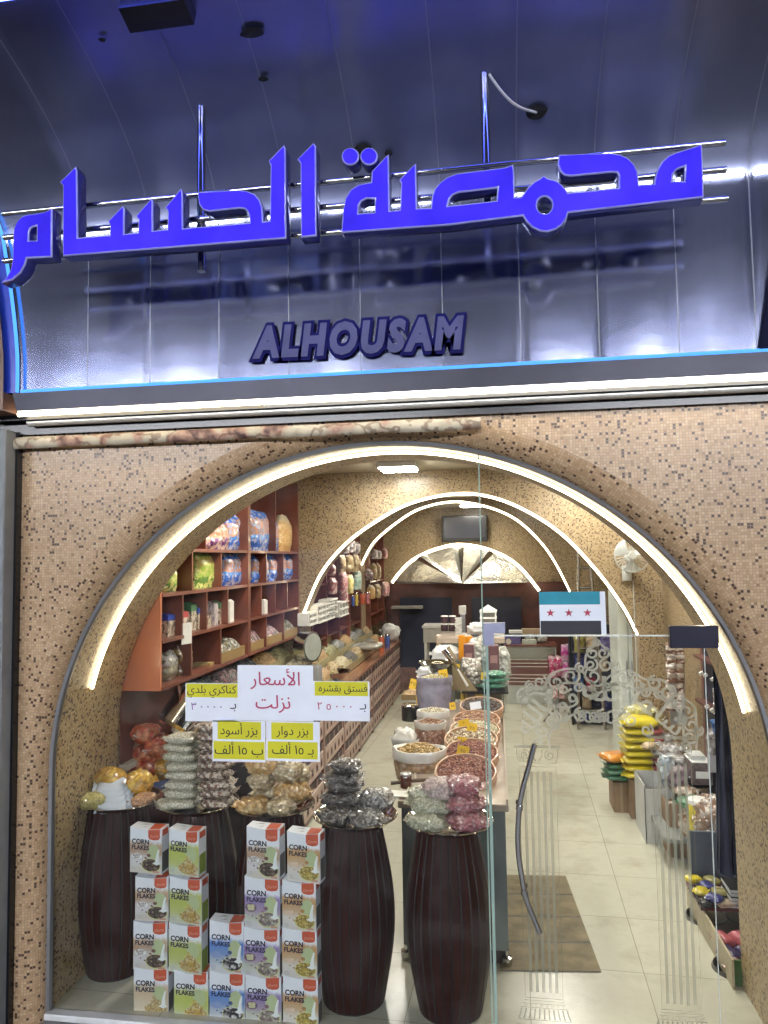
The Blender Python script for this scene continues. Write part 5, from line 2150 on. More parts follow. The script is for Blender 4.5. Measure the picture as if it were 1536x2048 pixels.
card(926, 1502, 4.86, 24, 20, .18, 'yellow price card stuck behind the nearest red peanuts', text='٤٥')
card(924, 1481, 5.25, 18, 14, .1, 'shaded yellow price card behind the second sieve', text='٤٠')
card(944, 1456, 5.5, 20, 19, .2, 'yellow price card standing in the mixed white nuts', text='٧٥')
card(928, 1446, 5.6, 22, 13, -.25, 'wide yellow price card left of the one in the mixed nuts', text='٧٠')
card(826, 1368, 6.9, 13, 20, .2, 'yellow price card on the aisle side of the large grey sack', text='٣٥')
card(887, 1350, 6.6, 18, 22, -.2, 'yellow price card by the top of the large grey sack', text='٢٥')
card(951, 1411, 6.3, 22, 14, -.15, 'white price card standing on the dark nuts', M_PAPER)
card(928, 1392, 6.8, 13, 18, .1, 'orange card under the dark glass shelf edge', text='٢٠')
card(958, 1390, 6.8, 14, 15, .1, 'smaller orange card under the dark glass shelf edge', text='٣٠')

card(913, 1336, 6.9, 12, 16, .15, 'small yellow card by the steel scoop blade', text='٥٠')
card(838, 1398, 6.6, 12, 15, -.2, 'small yellow card low on the aisle side of the counter', text='٤٥')
card(968, 1352, 6.85, 12, 14, .1, 'small yellow card tucked behind the green packets', text='٦٠')
card(905, 1412, 6.3, 12, 14, -.1, 'small yellow card between the grey sack and the sieves', text='٥٥')

# ------------------------------------------------------------------ open sacks
M_SACKW = plain('white_sack_rim', (.60, .58, .54), .4, coat=.4, bump=.5, bscale=30)


def sack(px, py, Y, r, h_, mat, rim, lab, cmat, clab, sy=.8, seed=1, n=300, sz=.011, rimh=.035):
    c = at(px, py, Y=Y)   # centre of the open mouth
    base = Vector((c.x, c.y, c.z - h_))
    o = thing('open_sack', lab, 'sack', base, 0, 'open sacks on the display counter')
    b = MB()
    b.lathe([(r * .86, 0), (r * 1.0, h_ * .18), (r * 1.03, h_ * .55), (r * .97, h_ * .93)], mat, 30, wob=r * .14, seed=seed, sy=sy, caps=False)
    b.build('bag', o, 60)
    b = MB()
    b.lathe([(r * 1.02, h_ * .93 - rimh), (r * 1.07, h_ * .94), (r * 1.03, h_ * 1.0), (r * .96, h_ * 1.0), (r * .90, h_ * .93)], rim, 30, wob=r * .16, seed=seed, sy=sy, caps=False)
    b.build('rolled_rim', o, 60)
    b = MB()
    zf = lambda t: h_ * .90 + .05 * r / .18 * (1 - t * t)
    b.lathe([(r * .93 * t, zf(t) - .004) for t in [k / 8 for k in range(8, -1, -1)]], cmat, 24, sy=sy)
    nuts(b, n, r * .86, zf, sz, cmat, seed, sy=sy)
    tag(b.build('nut_heap', None, 60, loc=base), clab, 'nuts', kind='stuff')


M_PSACK = contents('peanuts_behind_film', [(.40, .25, .13), (.46, .31, .18), (.34, .2, .1), (.48, .36, .24)], .03, .3, .7, .8, .6)
M_NSACK = contents('brown_nuts_behind_film', [(.28, .13, .08), (.36, .18, .12), (.22, .10, .06), (.42, .26, .2)], .016, .3, .8, .8, .6)
M_LSACK = plain('lilac_grey_film', (.22, .21, .27), .25, coat=.8, var=.25, bump=.7, bscale=26)
M_CLEARB = plain('milky_poly', (.48, .46, .42), .25, coat=.8, bump=.6, bscale=18)
sack(838, 1496, 4.95, .17, .235, M_PSACK, M_SACKW, 'white rimmed sack of peanuts in their shells nearest on the counter', M_SHELLP, 'yellow peanuts in shells filling the nearest sack', seed=3, n=230, sz=.012, rimh=.05)
sack(861, 1442, 5.55, .115, .19, M_NSACK, M_CLEARB, 'clear bag of brown nuts with pale rim behind the peanut sack', M_ALM, 'brown nuts in the clear bag behind the peanut sack', seed=5, n=160, sz=.009)
sack(866, 1420, 5.95, .125, .18, M_CLEARB, M_SACKW, 'clear bag with a wide pale rim in front of the grey sack', M_FLAKE, 'pale kernels in the wide rimmed clear bag', seed=7, n=120, sz=.008)
sack(868, 1352, 6.55, .155, .33, M_LSACK, M_LSACK, 'tall lilac grey plastic sack heaped with pale seeds', contents('pale_yellow_seeds', [(.52, .46, .26), (.44, .38, .2), (.6, .54, .34)], .012, .5, 0, 1), 'pale yellow seeds heaped over the lilac grey sack', seed=9, n=260, sz=.007)
p = at(806, 1505, Y=5.2)
lie_bag('clear_bag', 'small clear plastic bag slumped beside the peanut sack', 'bag', (p.x, 5.3, ZT), .17, .16, .17, M_CLEARB, crumple=.3)

# tray-side bits on the near end of the counter
p = at(812, 1570, Y=4.52)
can('tea_glass', 'small glass of dark tea on the near corner of the counter', (p.x, 4.52, ZT), .036, .085, plain('dark_tea', (.10, .035, .02), .12, coat=.8), plain('glass_rim', (.4, .38, .36), .15), cat='glass')
b = MB()
b.box((-.13, -.05, 0), (.13, .06, .012), plain('white_pad', (.62, .62, .58), .5))
p = at(785, 1638, z=ZT)
tag(b.build('paper_pad', smooth=0, loc=(p.x, TY0 + .09, ZT + .002), rotz=-.1), 'white paper pad at the counter end between two trays', 'paper pad')
b = MB()
b.tube([(0, 0, 0), (.15, .03, .012), (.24, .05, .014)], .012, plain('dark_wood_handle', (.10, .06, .03), .5), 8)
p = at(776, 1598, z=ZT)
tag(b.build('wooden_scoop', loc=(p.x - .02, 4.55, ZT + .013)), 'dark wooden scoop handle lying by the tea glass', 'scoop')
p = at(755, 1562, z=ZT)
b = MB()
b.box((-.006, -.14, 0), (.006, .14, .004), plain('pale_strip', (.6, .56, .48), .4))
tag(b.build('trim_strip', smooth=0, loc=(TX0 + .05, 4.75, ZT + .002), rotz=.15), 'pale strip along the aisle edge of the counter top', 'strip')

# ------------------------------------------------------------------ glass case and crowded far half
gc = thing('glass_case', 'clear glass case with a black edged shelf in the middle of the counter', 'case', (TX0 + .28, 6.72, ZT))
b = MB()
zc1 = at(950, 1383, Y=6.72).z - ZT
b.box((0, 0, 0), (.36, .006, zc1 - .02), M_FILM)
b.box((.0, .006, 0), (.006, 1.3, zc1 - .02), M_FILM)
b.box((.354, .006, 0), (.36, 1.3, zc1 - .02), M_FILM)
b.build('glass_side', gc, 0)
b = MB()
b.box((-.02, -.01, zc1 - .018), (.40, 1.3, zc1), M_BLACK)
b.build('shelf', gc, 0)
zsh = ZT + zc1

p = at(936, 1352, Y=6.74)
k_ = ppm(p)
b = MB()
q0, q1 = at(905, 1381, Y=6.74), at(962, 1322, Y=6.74)
b.poly([(q0.x, zsh + .002), (at(955, 1381, Y=6.74).x, zsh + .002), (at(905, 1324, Y=6.74).x, at(905, 1320, Y=6.74).z)], plain('brown_card_board', (.24, .18, .09), .7), lambda x, z: (x, 6.74, z))
n_ = len(b.v)
b.poly([(q0.x, zsh + .002), (at(955, 1381, Y=6.74).x, zsh + .002), (at(905, 1324, Y=6.74).x, at(905, 1320, Y=6.74).z)], plain('brown_card_board', (.24, .18, .09), .7), lambda x, z: (x, 6.752, z))
tag(b.build('cardboard', smooth=0), 'plain brown cardboard sheet propped behind the glass case edge', 'cardboard')
b = MB()
q0, q1 = at(915, 1338, Y=6.72), at(935, 1372, Y=6.72)
b.tube([(q0.x, 6.72, q0.z), (q1.x, 6.72, q1.z)], [.008, .012], M_RACK, 8)
q2 = at(890, 1298, Y=6.71)
q3 = at(908, 1322, Y=6.72)
b.grid(lambda u, v: ((q2.x + (q3.x - q2.x) * v) + (u - .5) * .075 * (1 - .2 * v), 6.70 + .03 * (2 * u - 1) ** 2, (q2.z + (q3.z - q2.z) * v) + (u - .5) * .05), 8, 6, M_CHROME)
b.tube([(q3.x, 6.72, q3.z), (q0.x, 6.72, q0.z)], .006, M_CHROME, 8)
tag(b.build('scoop'), 'steel scoop with pale handle lying against the brown cardboard', 'scoop')
p = at(874, 1333, Y=7.3)
bowl('metal_bowl', 'shallow steel bowl standing above the lilac grey sack', (p.x, 7.3, p.z - .02), .175, .065)
b = MB()
b.lathe([(.10, 0), (.06, .03), (.05, .12), (.08, .15)], M_ALU, 16)
b.box((-.16, -.12, -.28), (.16, .16, 0), plain('grey_green_crate', (.20, .21, .18), .5))
tag(b.build('scale_stand', loc=(p.x, 7.32, p.z - .17)), 'grey weighing stand under the shallow steel bowl', 'scale')
M_WPOLY = plain('white_poly', (.56, .56, .55), .35, coat=.4)
p = at(893, 1330, Y=7.8)
tag(lie_bag('white_bag', 'bulging white plastic bag behind the shallow steel bowl', 'bag', p, .30, .25, .20, M_WPOLY, crumple=.28), None, None)
p = at(848, 1352, Y=7.1)
lie_bag('white_bag', 'small crumpled white bag beside the lilac grey sack top', 'bag', (p.x, p.y, p.z - .02), .12, .1, .11, M_WPOLY, crumple=.3)
p = at(943, 1340, Y=6.95)
stand_bag('silver_bag', 'silver crumpled bag of wrapped sweets beside the scoop', 'bag', (p.x, p.y, p.z - .15), .19, .26, contents('silver_sweets', [(.45, .43, .38), (.2, .18, .15), (.6, .58, .52), (.35, .3, .24)], .03, .25, .8, 1), d_=.12)
GREENN = ['lowest', 'middle', 'topmost']
M_GRW = contents('green_white_packets', [(.05, .28, .16), (.50, .55, .48), (.08, .36, .2), (.03, .2, .12)], .035, .3, .8, .7)
for i in range(3):
    p = at(986, 1376 - i * 12, Y=6.9)
    lie_bag('green_packet', f'{GREENN[i]} green and white packet in the pile on the glass case', 'packet', (p.x + .01 * i, p.y, zsh + .001 + i * .052), .22 - .015 * i, .2, .055, M_GRW, rz=.2 * i, group='green packets on the glass case')
M_CHOC = plain('purple_brown_carton', (.12, .05, .055), .4, coat=.3, nscale=20, var=.4)
M_ORG = plain('orange_pack', (.62, .24, .01), .35, coat=.4)


def block(name, label, cat, px0, py0, px1, py1, Y, d_, mat, top=None, bev=.004, rz=0, group=None):
    """upright carton whose near face spans the pixel box at depth Y"""
    a, c = at(px0, py1, Y=Y), at(px1, py0, Y=Y)
    w_, h_ = abs(c.x - a.x), abs(c.z - a.z)
    b = MB()
    b.box((-w_ / 2, 0, 0), (w_ / 2, d_, h_), mat, bev)
    if top:
        b.box((-w_ / 2 + .002, .002, h_ + .0005), (w_ / 2 - .002, d_ - .002, h_ + .006), top)
        b.box((-w_ * .32, -.0015, h_ * .3), (w_ * .32, -.0005, h_ * .62), top)
    o = b.build(name, smooth=30, loc=((a.x + c.x) / 2, Y, a.z), rotz=rz)
    return tag(o, label, cat, group)


block('choc_carton', 'purple brown carton standing right behind the silver sweets bag', 'carton', 928, 1290, 947, 1333, 7.15, .09, M_CHOC, plain('dull_pink_print', (.3, .17, .16), .5), rz=-.1)
block('choc_carton', 'purple brown carton near the lilac door fitting', 'carton', 977, 1292, 998, 1341, 7.1, .09, M_CHOC, plain('dull_pink_print', (.3, .17, .16), .5), rz=.15)
block('orange_pack', 'tall orange pack behind the two purple brown cartons', 'pack', 918, 1271, 930, 1320, 7.6, .06, M_ORG, rz=.1)
block('orange_pack', 'shorter orange pack beside the tall orange one', 'pack', 929, 1273, 944, 1290, 7.7, .06, M_ORG, rz=-.2)
block('orange_pack', 'orange pack half hidden beside the silver sweets bag', 'pack', 950, 1322, 963, 1352, 7.0, .06, M_ORG, rz=.2)
block('pale_box', 'open tan box of pink packets behind the bulging white bag', 'box', 872, 1273, 905, 1292, 8.2, .2, plain('tan_box', (.36, .26, .17), .6), plain('pink_pale', (.60, .45, .40), .5))
for i in range(5):
    p = at(917, 1272 - i * 7.5, Y=8.2)
    b = MB()
    b.lathe([(.032, 0), (.042, .034), (.044, .036), (.036, .034), (.026, .004), (0, .004)], M_WHITE, 18)
    tag(b.build('cup', loc=p), f'{["lowest", "second lowest", "middle", "second highest", "highest"][i]} white cup in the stack before the dark jars', 'cup', 'white cups in one stack')
M_JAR = plain('dark_plum_jar', (.05, .022, .035), .25, coat=.6)
for i, (px, py) in enumerate(((889, 1262), (904, 1262), (889, 1246), (905, 1246))):
    p = at(px, py, Y=8.6)
    can('jar', f'dark plum jar, {["lower one beside the desk", "lower one beside the white cups", "upper one beside the desk", "upper one beside the white cups"][i]}', p, .042, .085, M_JAR, M_WHITE, 'jar', 'dark jars behind the cups')
can('jar', 'white jar with pale lid on a tall stand between the dark jars and lantern', at(925, 1228, Y=9.0), .045, .10, M_WHITE, M_WHITE, 'jar')
b = MB()
p = at(926, 1272, Y=9.02)
b.box((-.03, 0, -.9), (.03, .06, at(926, 1229, Y=9.02).z - p.z), M_ALU)
tag(b.build('stand_post', smooth=0, loc=p), 'grey post carrying the white jar', 'post')
for px, py, m, lab in ((949, 1268, M_WHITE, 'white jar with grey label under the white lantern'), (950, 1282, plain('blue_grey_jar', (.22, .25, .33), .3), 'blue grey jar below the white one'), (942, 1268, M_CLEARB, 'cloudy tub beside the white jar under the lantern')):
    can('jar', lab, at(px, py, Y=8.0), .045, .085, m, M_WHITE, 'jar')
p = at(955, 1268, Y=7.9)
lie_bag('white_bag', 'loose white bag leaning on the white lantern', 'bag', (p.x, p.y, p.z), .16, .1, .12, M_WPOLY, crumple=.35)
p = at(955, 1315, Y=7.4)
stand_bag('clear_bag', 'clear striped bag below the lilac door fitting', 'bag', (p.x, p.y, p.z - .06), .22, .26, contents('clear_striped_goods', [(.5, .5, .44), (.3, .31, .26), (.58, .58, .52)], .04, .3, .9, .8), d_=.14, top='gather')
p = at(1005, 1330, Y=7.3)
stand_bag('clear_bag', 'pale clear bag beside the striped cabinet', 'bag', (p.x, p.y, p.z - .1), .16, .28, contents('clear_pale_goods', [(.5, .52, .47), (.4, .42, .38), (.6, .62, .56)], .035, .3, .9, .8), d_=.14, top='gather')
# white lantern
p = at(977, 1247, Y=8.1)
ln = thing('lantern', 'white house shaped lantern standing above the crowded counter', 'lantern', p)
k_ = ppm(p)
W_, H_ = 29 * k_, 24 * k_
b = MB()
for sx_ in (-1, 1):
    for sy_ in (-1, 1):
        b.box((sx_ * W_ / 2 - .008, sy_ * W_ / 2 - .008, 0), (sx_ * W_ / 2 + .008, sy_ * W_ / 2 + .008, H_), M_WHITE)
for z in (0, H_ * .5, H_):
    b.box((-W_ / 2 - .012, -W_ / 2 - .012, z - .009), (W_ / 2 + .012, -W_ / 2 + .004, z + .009), M_WHITE)
    b.box((-W_ / 2 - .012, W_ / 2 - .004, z - .009), (W_ / 2 + .012, W_ / 2 + .012, z + .009), M_WHITE)
    for s in (-1, 1):
        b.box((s * W_ / 2 - .010, -W_ / 2, z - .008), (s * W_ / 2 + .010, W_ / 2, z + .008), M_WHITE)
b.build('frame', ln, 0)
b = MB()
i0 = b.vs([(-W_ / 2 - .015, -W_ / 2 - .015, H_ + .01), (W_ / 2 + .015, -W_ / 2 - .015, H_ + .01), (W_ / 2 + .015, W_ / 2 + .015, H_ + .01), (-W_ / 2 - .015, W_ / 2 + .015, H_ + .01), (0, 0, H_ + .075)])
for q in ((0, 1, 4), (1, 2, 4), (2, 3, 4), (3, 0, 4), (0, 3, 2, 1)):
    b.face([i0 + k for k in q], M_WHITE)
b.build('roof', ln, 0)
b = MB()
b.box((-W_ / 2, .02, .02), (W_ / 2, .03, H_ - .02), plain('grey_lantern_glass', (.3, .3, .28), .2))
b.build('pane', ln, 0)
b = MB()
b.box((-.4, -.25, 0), (.32, .35, .05), M_TOP)
b.box((-.36, -.2, -.6), (.28, .3, 0), plain('grey_green_crate', (.20, .21, .18), .5))
tag(b.build('goods_table', smooth=0, loc=(at(950, 1270, Y=8.1).x, 8.1, at(950, 1270, Y=8.1).z - .06)), 'raised table under the lantern and jars at the end of the counter', 'table')
# white desk far behind
q0 = at(847, 1285, Y=11.2)
q1 = at(900, 1256, Y=11.2)
dk = thing('white_desk', 'pale grey desk with thin legs standing in the back of the shop', 'desk', (q0.x, 11.2, 0))
b = MB()
M_DESK = plain('pale_grey_desk', (.44, .43, .40), .4)
b.box((0, 0, q0.z), (.50, .5, q1.z), plain('taupe_desk_front', (.30, .28, .25), .5))
b.box((-.02, -.02, q1.z), (.52, .52, q1.z + .03), M_DESK)
b.build('body', dk, 0)
for x in (.03, .47):
    for y in (.03, .47):
        b = MB()
        b.box((x - .02, y - .02, 0), (x + .02, y + .02, q0.z), M_DESK)
        b.build('leg', dk, 0)
# basket with fruit-like nuts at the aisle edge
p = at(826, 1388, Y=7.0)
basket('small pale bin at the aisle end of the counter behind the grey sack', p.x - .1, p.x + .1, 6.9, 7.15, p.z - .04, .05, M_NUTS[4], 'tan peanuts in the small bin at the aisle edge', rise=.03)
can('metal_pot', 'dark steel pot with shiny lid under the small pale bin', (at(822, 1440, Y=6.6).x, 6.6, at(822, 1440, Y=6.6).z), .085, .14, plain('dark_pot', (.06, .06, .06), .25, metal=.7), M_CHROME, 'pot')
b = MB()
b.box((-.2, -.12, 0), (.16, .2, .40), plain('reddish_carton', (.15, .07, .05), .5, nscale=8, var=.5))
tag(b.build('floor_carton', smooth=0, loc=(at(815, 1385, z=0).x, at(815, 1385, z=0).y, 0), rotz=.2), 'reddish patterned carton on the floor at the far end of the aisle', 'carton')

# ================================================================== STRIPED CABINET AND GOODS BEHIND THE DOOR
YK = 11.75
a0, a1 = at(1013, 1388, Y=YK), at(1112, 1293, Y=YK)
kc = thing('striped_cabinet', 'low white cabinet with dark red front crossed by pale rods', 'cabinet', (a0.x, YK, 0))
W_ = a1.x - a0.x
M_KW = plain('pale_cabinet_frame', (.42, .44, .41), .35)
zk0, zk1 = a0.z, a1.z
b = MB()
b.box((0, 0, 0), (W_, .5, zk1), M_KW)
b.build('carcass', kc, 0)
b = MB()
b.box((-.01, -.02, zk1), (W_ + .02, .52, zk1 + .025), M_WOODRED)
b.build('top', kc, 0)
zz0, zz1 = at(1020, 1370, Y=YK).z, at(1020, 1318, Y=YK).z
b = MB()
b.box((.04, -.012, zz0), (W_ - .02, -.001, zz1), plain('wine_red_panel', (.14, .05, .045), .25, coat=.5))
b.build('front_panel', kc, 0)
b = MB()
b.box((.02, -.014, zz1 + .01), (W_ - .02, -.001, zk1 - .02), metal('cabinet_steel', (.5, .5, .46), .3, .05))
b.build('steel_band', kc, 0)
for py in (1319, 1326, 1333, 1349, 1356, 1363):
    z = at(1050, py, Y=YK).z
    b = MB()
    b.tube([(.03, -.02, z), (W_ * .82, -.02, z)], .007, plain('pale_rod', (.66, .6, .54), .3), 6)
    b.build('rod', kc)
for i, (x0, x1, y0, y1, m, lab) in enumerate(((1008, 1041, 1272, 1293, plain('violet_box', (.10, .08, .22), .4), 'violet box with a pale round mark on the striped cabinet'), (1045, 1073, 1280, 1293, plain('pale_mint_box', (.42, .46, .40), .5), 'pale mint box on the striped cabinet'), (1018, 1046, 1261, 1267, M_WHITE, 'flat white box lying higher behind the violet box'), (1044, 1082, 1258, 1270, plain('tan_box', (.36, .26, .17), .6), 'flat tan box under the flag'))):
    block('goods_box', lab, 'box', x0, y0, x1, y1, YK + .06 + (.2 if i > 1 else 0), .12, m)
c = at(1017, 1283, Y=YK + .055)
b = MB()
b.lathe([(.045, 0), (.045, .003), (0, .003)], plain('pale_print', (.55, .52, .44), .5), 20)
tag(b.build('round_sticker', loc=c, rot=(PI / 2, 0, 0)), 'pale round sticker on the violet box', 'sticker')
for px, lab in ((1060, 'crumpled silver packet behind the pale mint box'), (1083, 'crumpled white green packet at the end of the striped cabinet')):
    p = at(px, 1292, Y=YK + .3)
    lie_bag('foil_packet', lab, 'packet', (p.x, p.y, zk1 + .027), .16, .14, .15, contents('clear_pale_goods', [(.5, .52, .47), (.4, .42, .38), (.6, .62, .56)], .035, .3, .9, .8), crumple=.3)
M_MAG = pouch('magenta_pouch', [(0, (.34, .10, .16)), (.25, (.36, .02, .10)), (.55, (.42, .01, .13)), (.85, (.55, .45, .48))], (.5, .25, .3), .03)
M_MAG2 = pouch('bright_pink_pouch', [(0, (.40, .30, .34)), (.35, (.45, .04, .26)), (.85, (.5, .42, .5))], (.5, .2, .38), .03)
for px, py, wp, hp2, m, lab in ((1107, 1334, 17, 42, M_MAG, 'dark magenta pouch hanging at the end of the striped cabinet'), (1119, 1332, 14, 40, M_MAG, 'second dark magenta pouch hanging next to the first'), (1131, 1306, 15, 34, M_MAG2, 'bright pink pouch hanging highest beside the cabinet'), (1131, 1338, 13, 34, M_MAG2, 'pale pink pouch hanging below the bright pink one'), (1117, 1384, 22, 26, M_PINKB, 'pinkish mottled pouch hanging lowest by the cabinet end')):
    p = at(px, py + hp2 / 2, Y=YK - .12)
    k_ = ppm(p)
    stand_bag('hanging_pouch', lab, 'pouch', p, wp * k_ * 1.1, hp2 * k_, m, d_=.07, group='pouches hanging by the striped cabinet')

# dark rack with bags seen behind the etching
YR = 10.35
q0, q1 = at(1146, 1446, Y=YR), at(1236, 1268, Y=YR)
rk = thing('dark_rack', 'black wire rack holding bright bags beyond the striped cabinet', 'rack', (q0.x, YR, 0))
W_ = q1.x - q0.x
b = MB()
b.box((0, .3, .05), (W_, .34, q1.z + .1), plain('black_navy_back', (.012, .014, .03), .5))
b.build('back_panel', rk, 0)
zs_ = [at(1190, y, Y=YR).z for y in (1444, 1420, 1385, 1345, 1306)]
for z in zs_:
    b = MB()
    b.box((0, 0, z - .015), (W_, .3, z), plain('black_navy_back', (.012, .014, .03), .5))
    b.build('shelf', rk, 0)
for x in (0, W_):
    b = MB()
    b.tube([(x, 0, 0), (x, 0, q1.z + .1)], .012, M_BLACK, 8)
    b.build('post', rk)
M_DB = plain('dark_blue_packet', (.03, .035, .18), .3, coat=.6, bump=.6, bscale=24)
M_MB = plain('mid_blue_packet', (.05, .14, .36), .3, coat=.6, bump=.6, bscale=24)
M_RD = plain('red_packet', (.40, .04, .07), .3, coat=.6, bump=.6, bscale=24)
M_TANP = plain('tan_packet', (.40, .30, .18), .4, coat=.4, bump=.6, bscale=24)
M_OLV = plain('olive_packet', (.22, .20, .06), .4, coat=.4, bump=.6, bscale=24)
M_VIO = plain('violet_packet', (.12, .10, .26), .3, coat=.6, bump=.6, bscale=24)
for px, py1, wp, hp2, k, m, lab in ((1160, 1304, 20, 34, 4, M_OLV, 'olive bag standing at the top of the black rack'), (1182, 1304, 18, 36, 4, M_TANP, 'tan bag in the middle of the top shelf of the black rack'), (1214, 1304, 20, 36, 4, M_VIO, 'violet bag at the end of the top shelf of the black rack'),
                                  (1163, 1344, 22, 34, 3, M_DB, 'dark blue bag on the second shelf down of the black rack'), (1205, 1344, 20, 30, 3, M_TANP, 'tan bag partly behind the etched scrolls'), (1158, 1384, 18, 30, 2, M_MB, 'mid blue bag on the third shelf down of the black rack'), (1182, 1384, 18, 28, 2, M_RD, 'red bag beside the mid blue one'),
                                  (1174, 1420, 16, 28, 1, M_TANP, 'tan tall packet behind the etched letters'), (1213, 1420, 20, 28, 1, M_DB, 'blue striped bag behind the etched letters'), (1168, 1444, 20, 22, 0, M_DB, 'low navy bag at the foot of the black rack'), (1205, 1444, 26, 22, 0, M_VIO, 'low violet bag at the foot of the black rack')):
    p = at(px, py1, Y=YR + .1)
    k_ = ppm(p)
    stand_bag('goods_bag', lab, 'bag', (p.x, YR + .12, zs_[k] + .001), wp * k_ * 1.15, hp2 * k_, m, d_=.10, group='bags on the black rack')
# white steel stool legs (low stand) under the pouches
q = at(1118, 1440, z=0)
stl = thing('metal_stand', 'small brown footed metal stand on the floor beside the striped cabinet', 'stand', (q.x, q.y, 0))
for s, t in ((-1, 0), (1, 0), (0, 1)):
    b = MB()
    b.tube([(.0, 0, .22), (s * .22, -.15 + .3 * t, .01)], .012, plain('dark_brown_leg', (.08, .05, .03), .4), 8)
    b.build('leg', stl)
b = MB()
b.tube([(0, 0, .2), (0, 0, .48)], .012, M_ALU, 8)
b.build('post', stl)
# ================================================================== BARRELS, TRAYS AND BAGGED GOODS
def woodbarrel():
    t = NT('dark_barrel_stave')
    v = t.n('TexCoord').outputs['UV']
    mp = t.n('Mapping')
    mp.inputs['Scale'].default_value = (14, .7, 1)
    t.l(v, mp.inputs['Vector'])
    n = t.noise(2.5, 4, mp.outputs[0])
    c = t.ramp(n, [(.3, (.014, .0035, .003)), (.55, (.028, .007, .0055)), (.8, (.048, .012, .009))])
    sc = t.noise(7, 5, t.n('TexCoord').outputs['Object'], .7)
    t.bsdf(Base_Color=c, Roughness=t.ramp(sc, [(.35, (.28,) * 3), (.65, (.5,) * 3)]), Coat_Weight=.08, Coat_Roughness=.12, Specular_IOR_Level=.12, Normal=t.bump(n, .1, .004))
    return t.m


M_BARREL = woodbarrel()
M_GROOVE = plain('barrel_groove', (.008, .005, .005), .6)
HB = .905


def barrel(px, Y, label):
    p = at(px, 1800, Y=Y)
    o = thing('barrel', label, 'barrel', (p.x, Y, 0), 0, 'dark wooden barrels behind the shop window')
    b = MB()
    ns_ = 26
    nv = 16

    def rad(t):
        return .156 + .066 * math.sin(PI * min(1, (t * .94 + .05))) ** 1.15
    for s in range(ns_):
        a0_, a1_ = 2 * PI * s / ns_, 2 * PI * (s + 1) / ns_
        g = .10 * (a1_ - a0_)
        for (ua, ub, m, dr_) in ((a0_ + g, a1_ - g, M_BARREL, 0), (a1_ - g, a1_ + g, M_GROOVE, .004)):
            i0 = len(b.v)
            for j in range(nv + 1):
                t = j / nv
                for a, e in ((ua, 0), ((ua + ub) / 2, dr_), (ub, 0)):
                    r = rad(t) - e
                    b.v.append(Vector((r * math.cos(a), r * math.sin(a), .01 + (HB - .01) * t)))
            for j in range(nv):
                for k in range(2):
                    q = (i0 + j * 3 + k, i0 + j * 3 + k + 1, i0 + j * 3 + 4 + k, i0 + j * 3 + 3 + k)
                    uv = [((s + .5 * k) * .031 + px, j / nv), ((s + .5 * k + .5) * .031 + px, j / nv), ((s + .5 * k + .5) * .031 + px, (j + 1) / nv), ((s + .5 * k) * .031 + px, (j + 1) / nv)]
                    b.face(q, m, uv)
    b.build('staves', o, 50)
    b = MB()
    b.lathe([(0, HB - .012), (rad(1) - .002, HB - .012)], M_BARREL, 30)
    b.lathe([(rad(0) - .004, 0), (rad(0) - .004, .012), (0, .012)], M_GROOVE, 30)
    b.build('head', o)
    return p.x


TRAYX = []
BARS = [(234, 4.02, 'leftmost dark barrel beside the mosaic arch foot'), (398, 4.02, 'dark barrel behind the green cereal boxes'), (548, 4.02, 'dark barrel behind the gap above the blue cereal boxes'),
        (706, 3.90, 'dark barrel just past the orange brown cereal column'), (897, 3.88, 'dark barrel nearest the glass door')]
for px, Y, lab in BARS:
    barrel(px, Y, lab)
TR = [(248, 4.02, .212), (398, 4.02, .215), (550, 4.02, .215), (711, 3.90, .215), (897, 3.88, .222)]
TRL = ['round steel tray on the barrel by the arch foot, holding yellow and white bags', 'round steel tray holding the tall seed bag stacks', 'round steel tray holding bagged peanuts', 'round steel tray holding dark seed bags', 'round steel tray holding pale green and red peanut bags']
ZTR = HB + .002
TRC = []
for (px, Y, r), lab in zip(TR, TRL):
    p = at(px, 1600, Y=Y)
    b = MB()
    b.lathe([(r * .70, 0), (r * .86, .008), (r * .97, .036), (r + .008, .040), (r + .010, .036), (r + .004, .033), (r * .96, .028), (r * .85, .002 + .010), (r * .7, .006), (0, .006)], M_CHROME, 44)
    tag(b.build('tray', None, 50, loc=(p.x, Y, ZTR)), lab, 'tray', 'steel trays on the barrels')
    TRC.append((p.x, Y))

M_SEEDW = contents('white_green_seeds', [(.50, .48, .36), (.58, .56, .44), (.42, .42, .30), (.62, .60, .50)], .0085, .35, .8, .7, .5)
M_SEEDB = contents('brown_white_beans', [(.56, .48, .40), (.18, .09, .06), (.62, .55, .46), (.10, .05, .04), (.50, .40, .30)], .013, .35, .8, .8, .5)
M_BPEA = contents('bagged_peanuts', [(.52, .30, .09), (.60, .37, .13), (.44, .25, .07), (.64, .44, .2)], .026, .35, .8, 1.0, .5)
M_BPEAP = contents('bagged_pale_peanuts', [(.52, .42, .25), (.58, .48, .32), (.46, .36, .2)], .020, .35, .9, 1.0, .6)
M_BDARK = contents('bagged_dark_seeds', [(.035, .03, .03), (.07, .06, .06), (.12, .11, .11), (.02, .02, .02)], .013, .3, 1.0, .8, .9)
M_BSTRI = contents('bagged_striped_seeds', [(.06, .06, .06), (.30, .29, .27), (.10, .10, .09), (.42, .41, .38)], .014, .3, 1.0, .8, .9)
M_BRED = contents('bagged_red_crisps', [(.58, .09, .03), (.66, .16, .06), (.48, .06, .025), (.66, .24, .11)], .03, .3, .9, .9, .7)
M_BYEL = contents('bagged_yellow_crisps', [(.70, .40, .03), (.74, .48, .06), (.60, .31, .02)], .028, .3, .9, .8, .7)
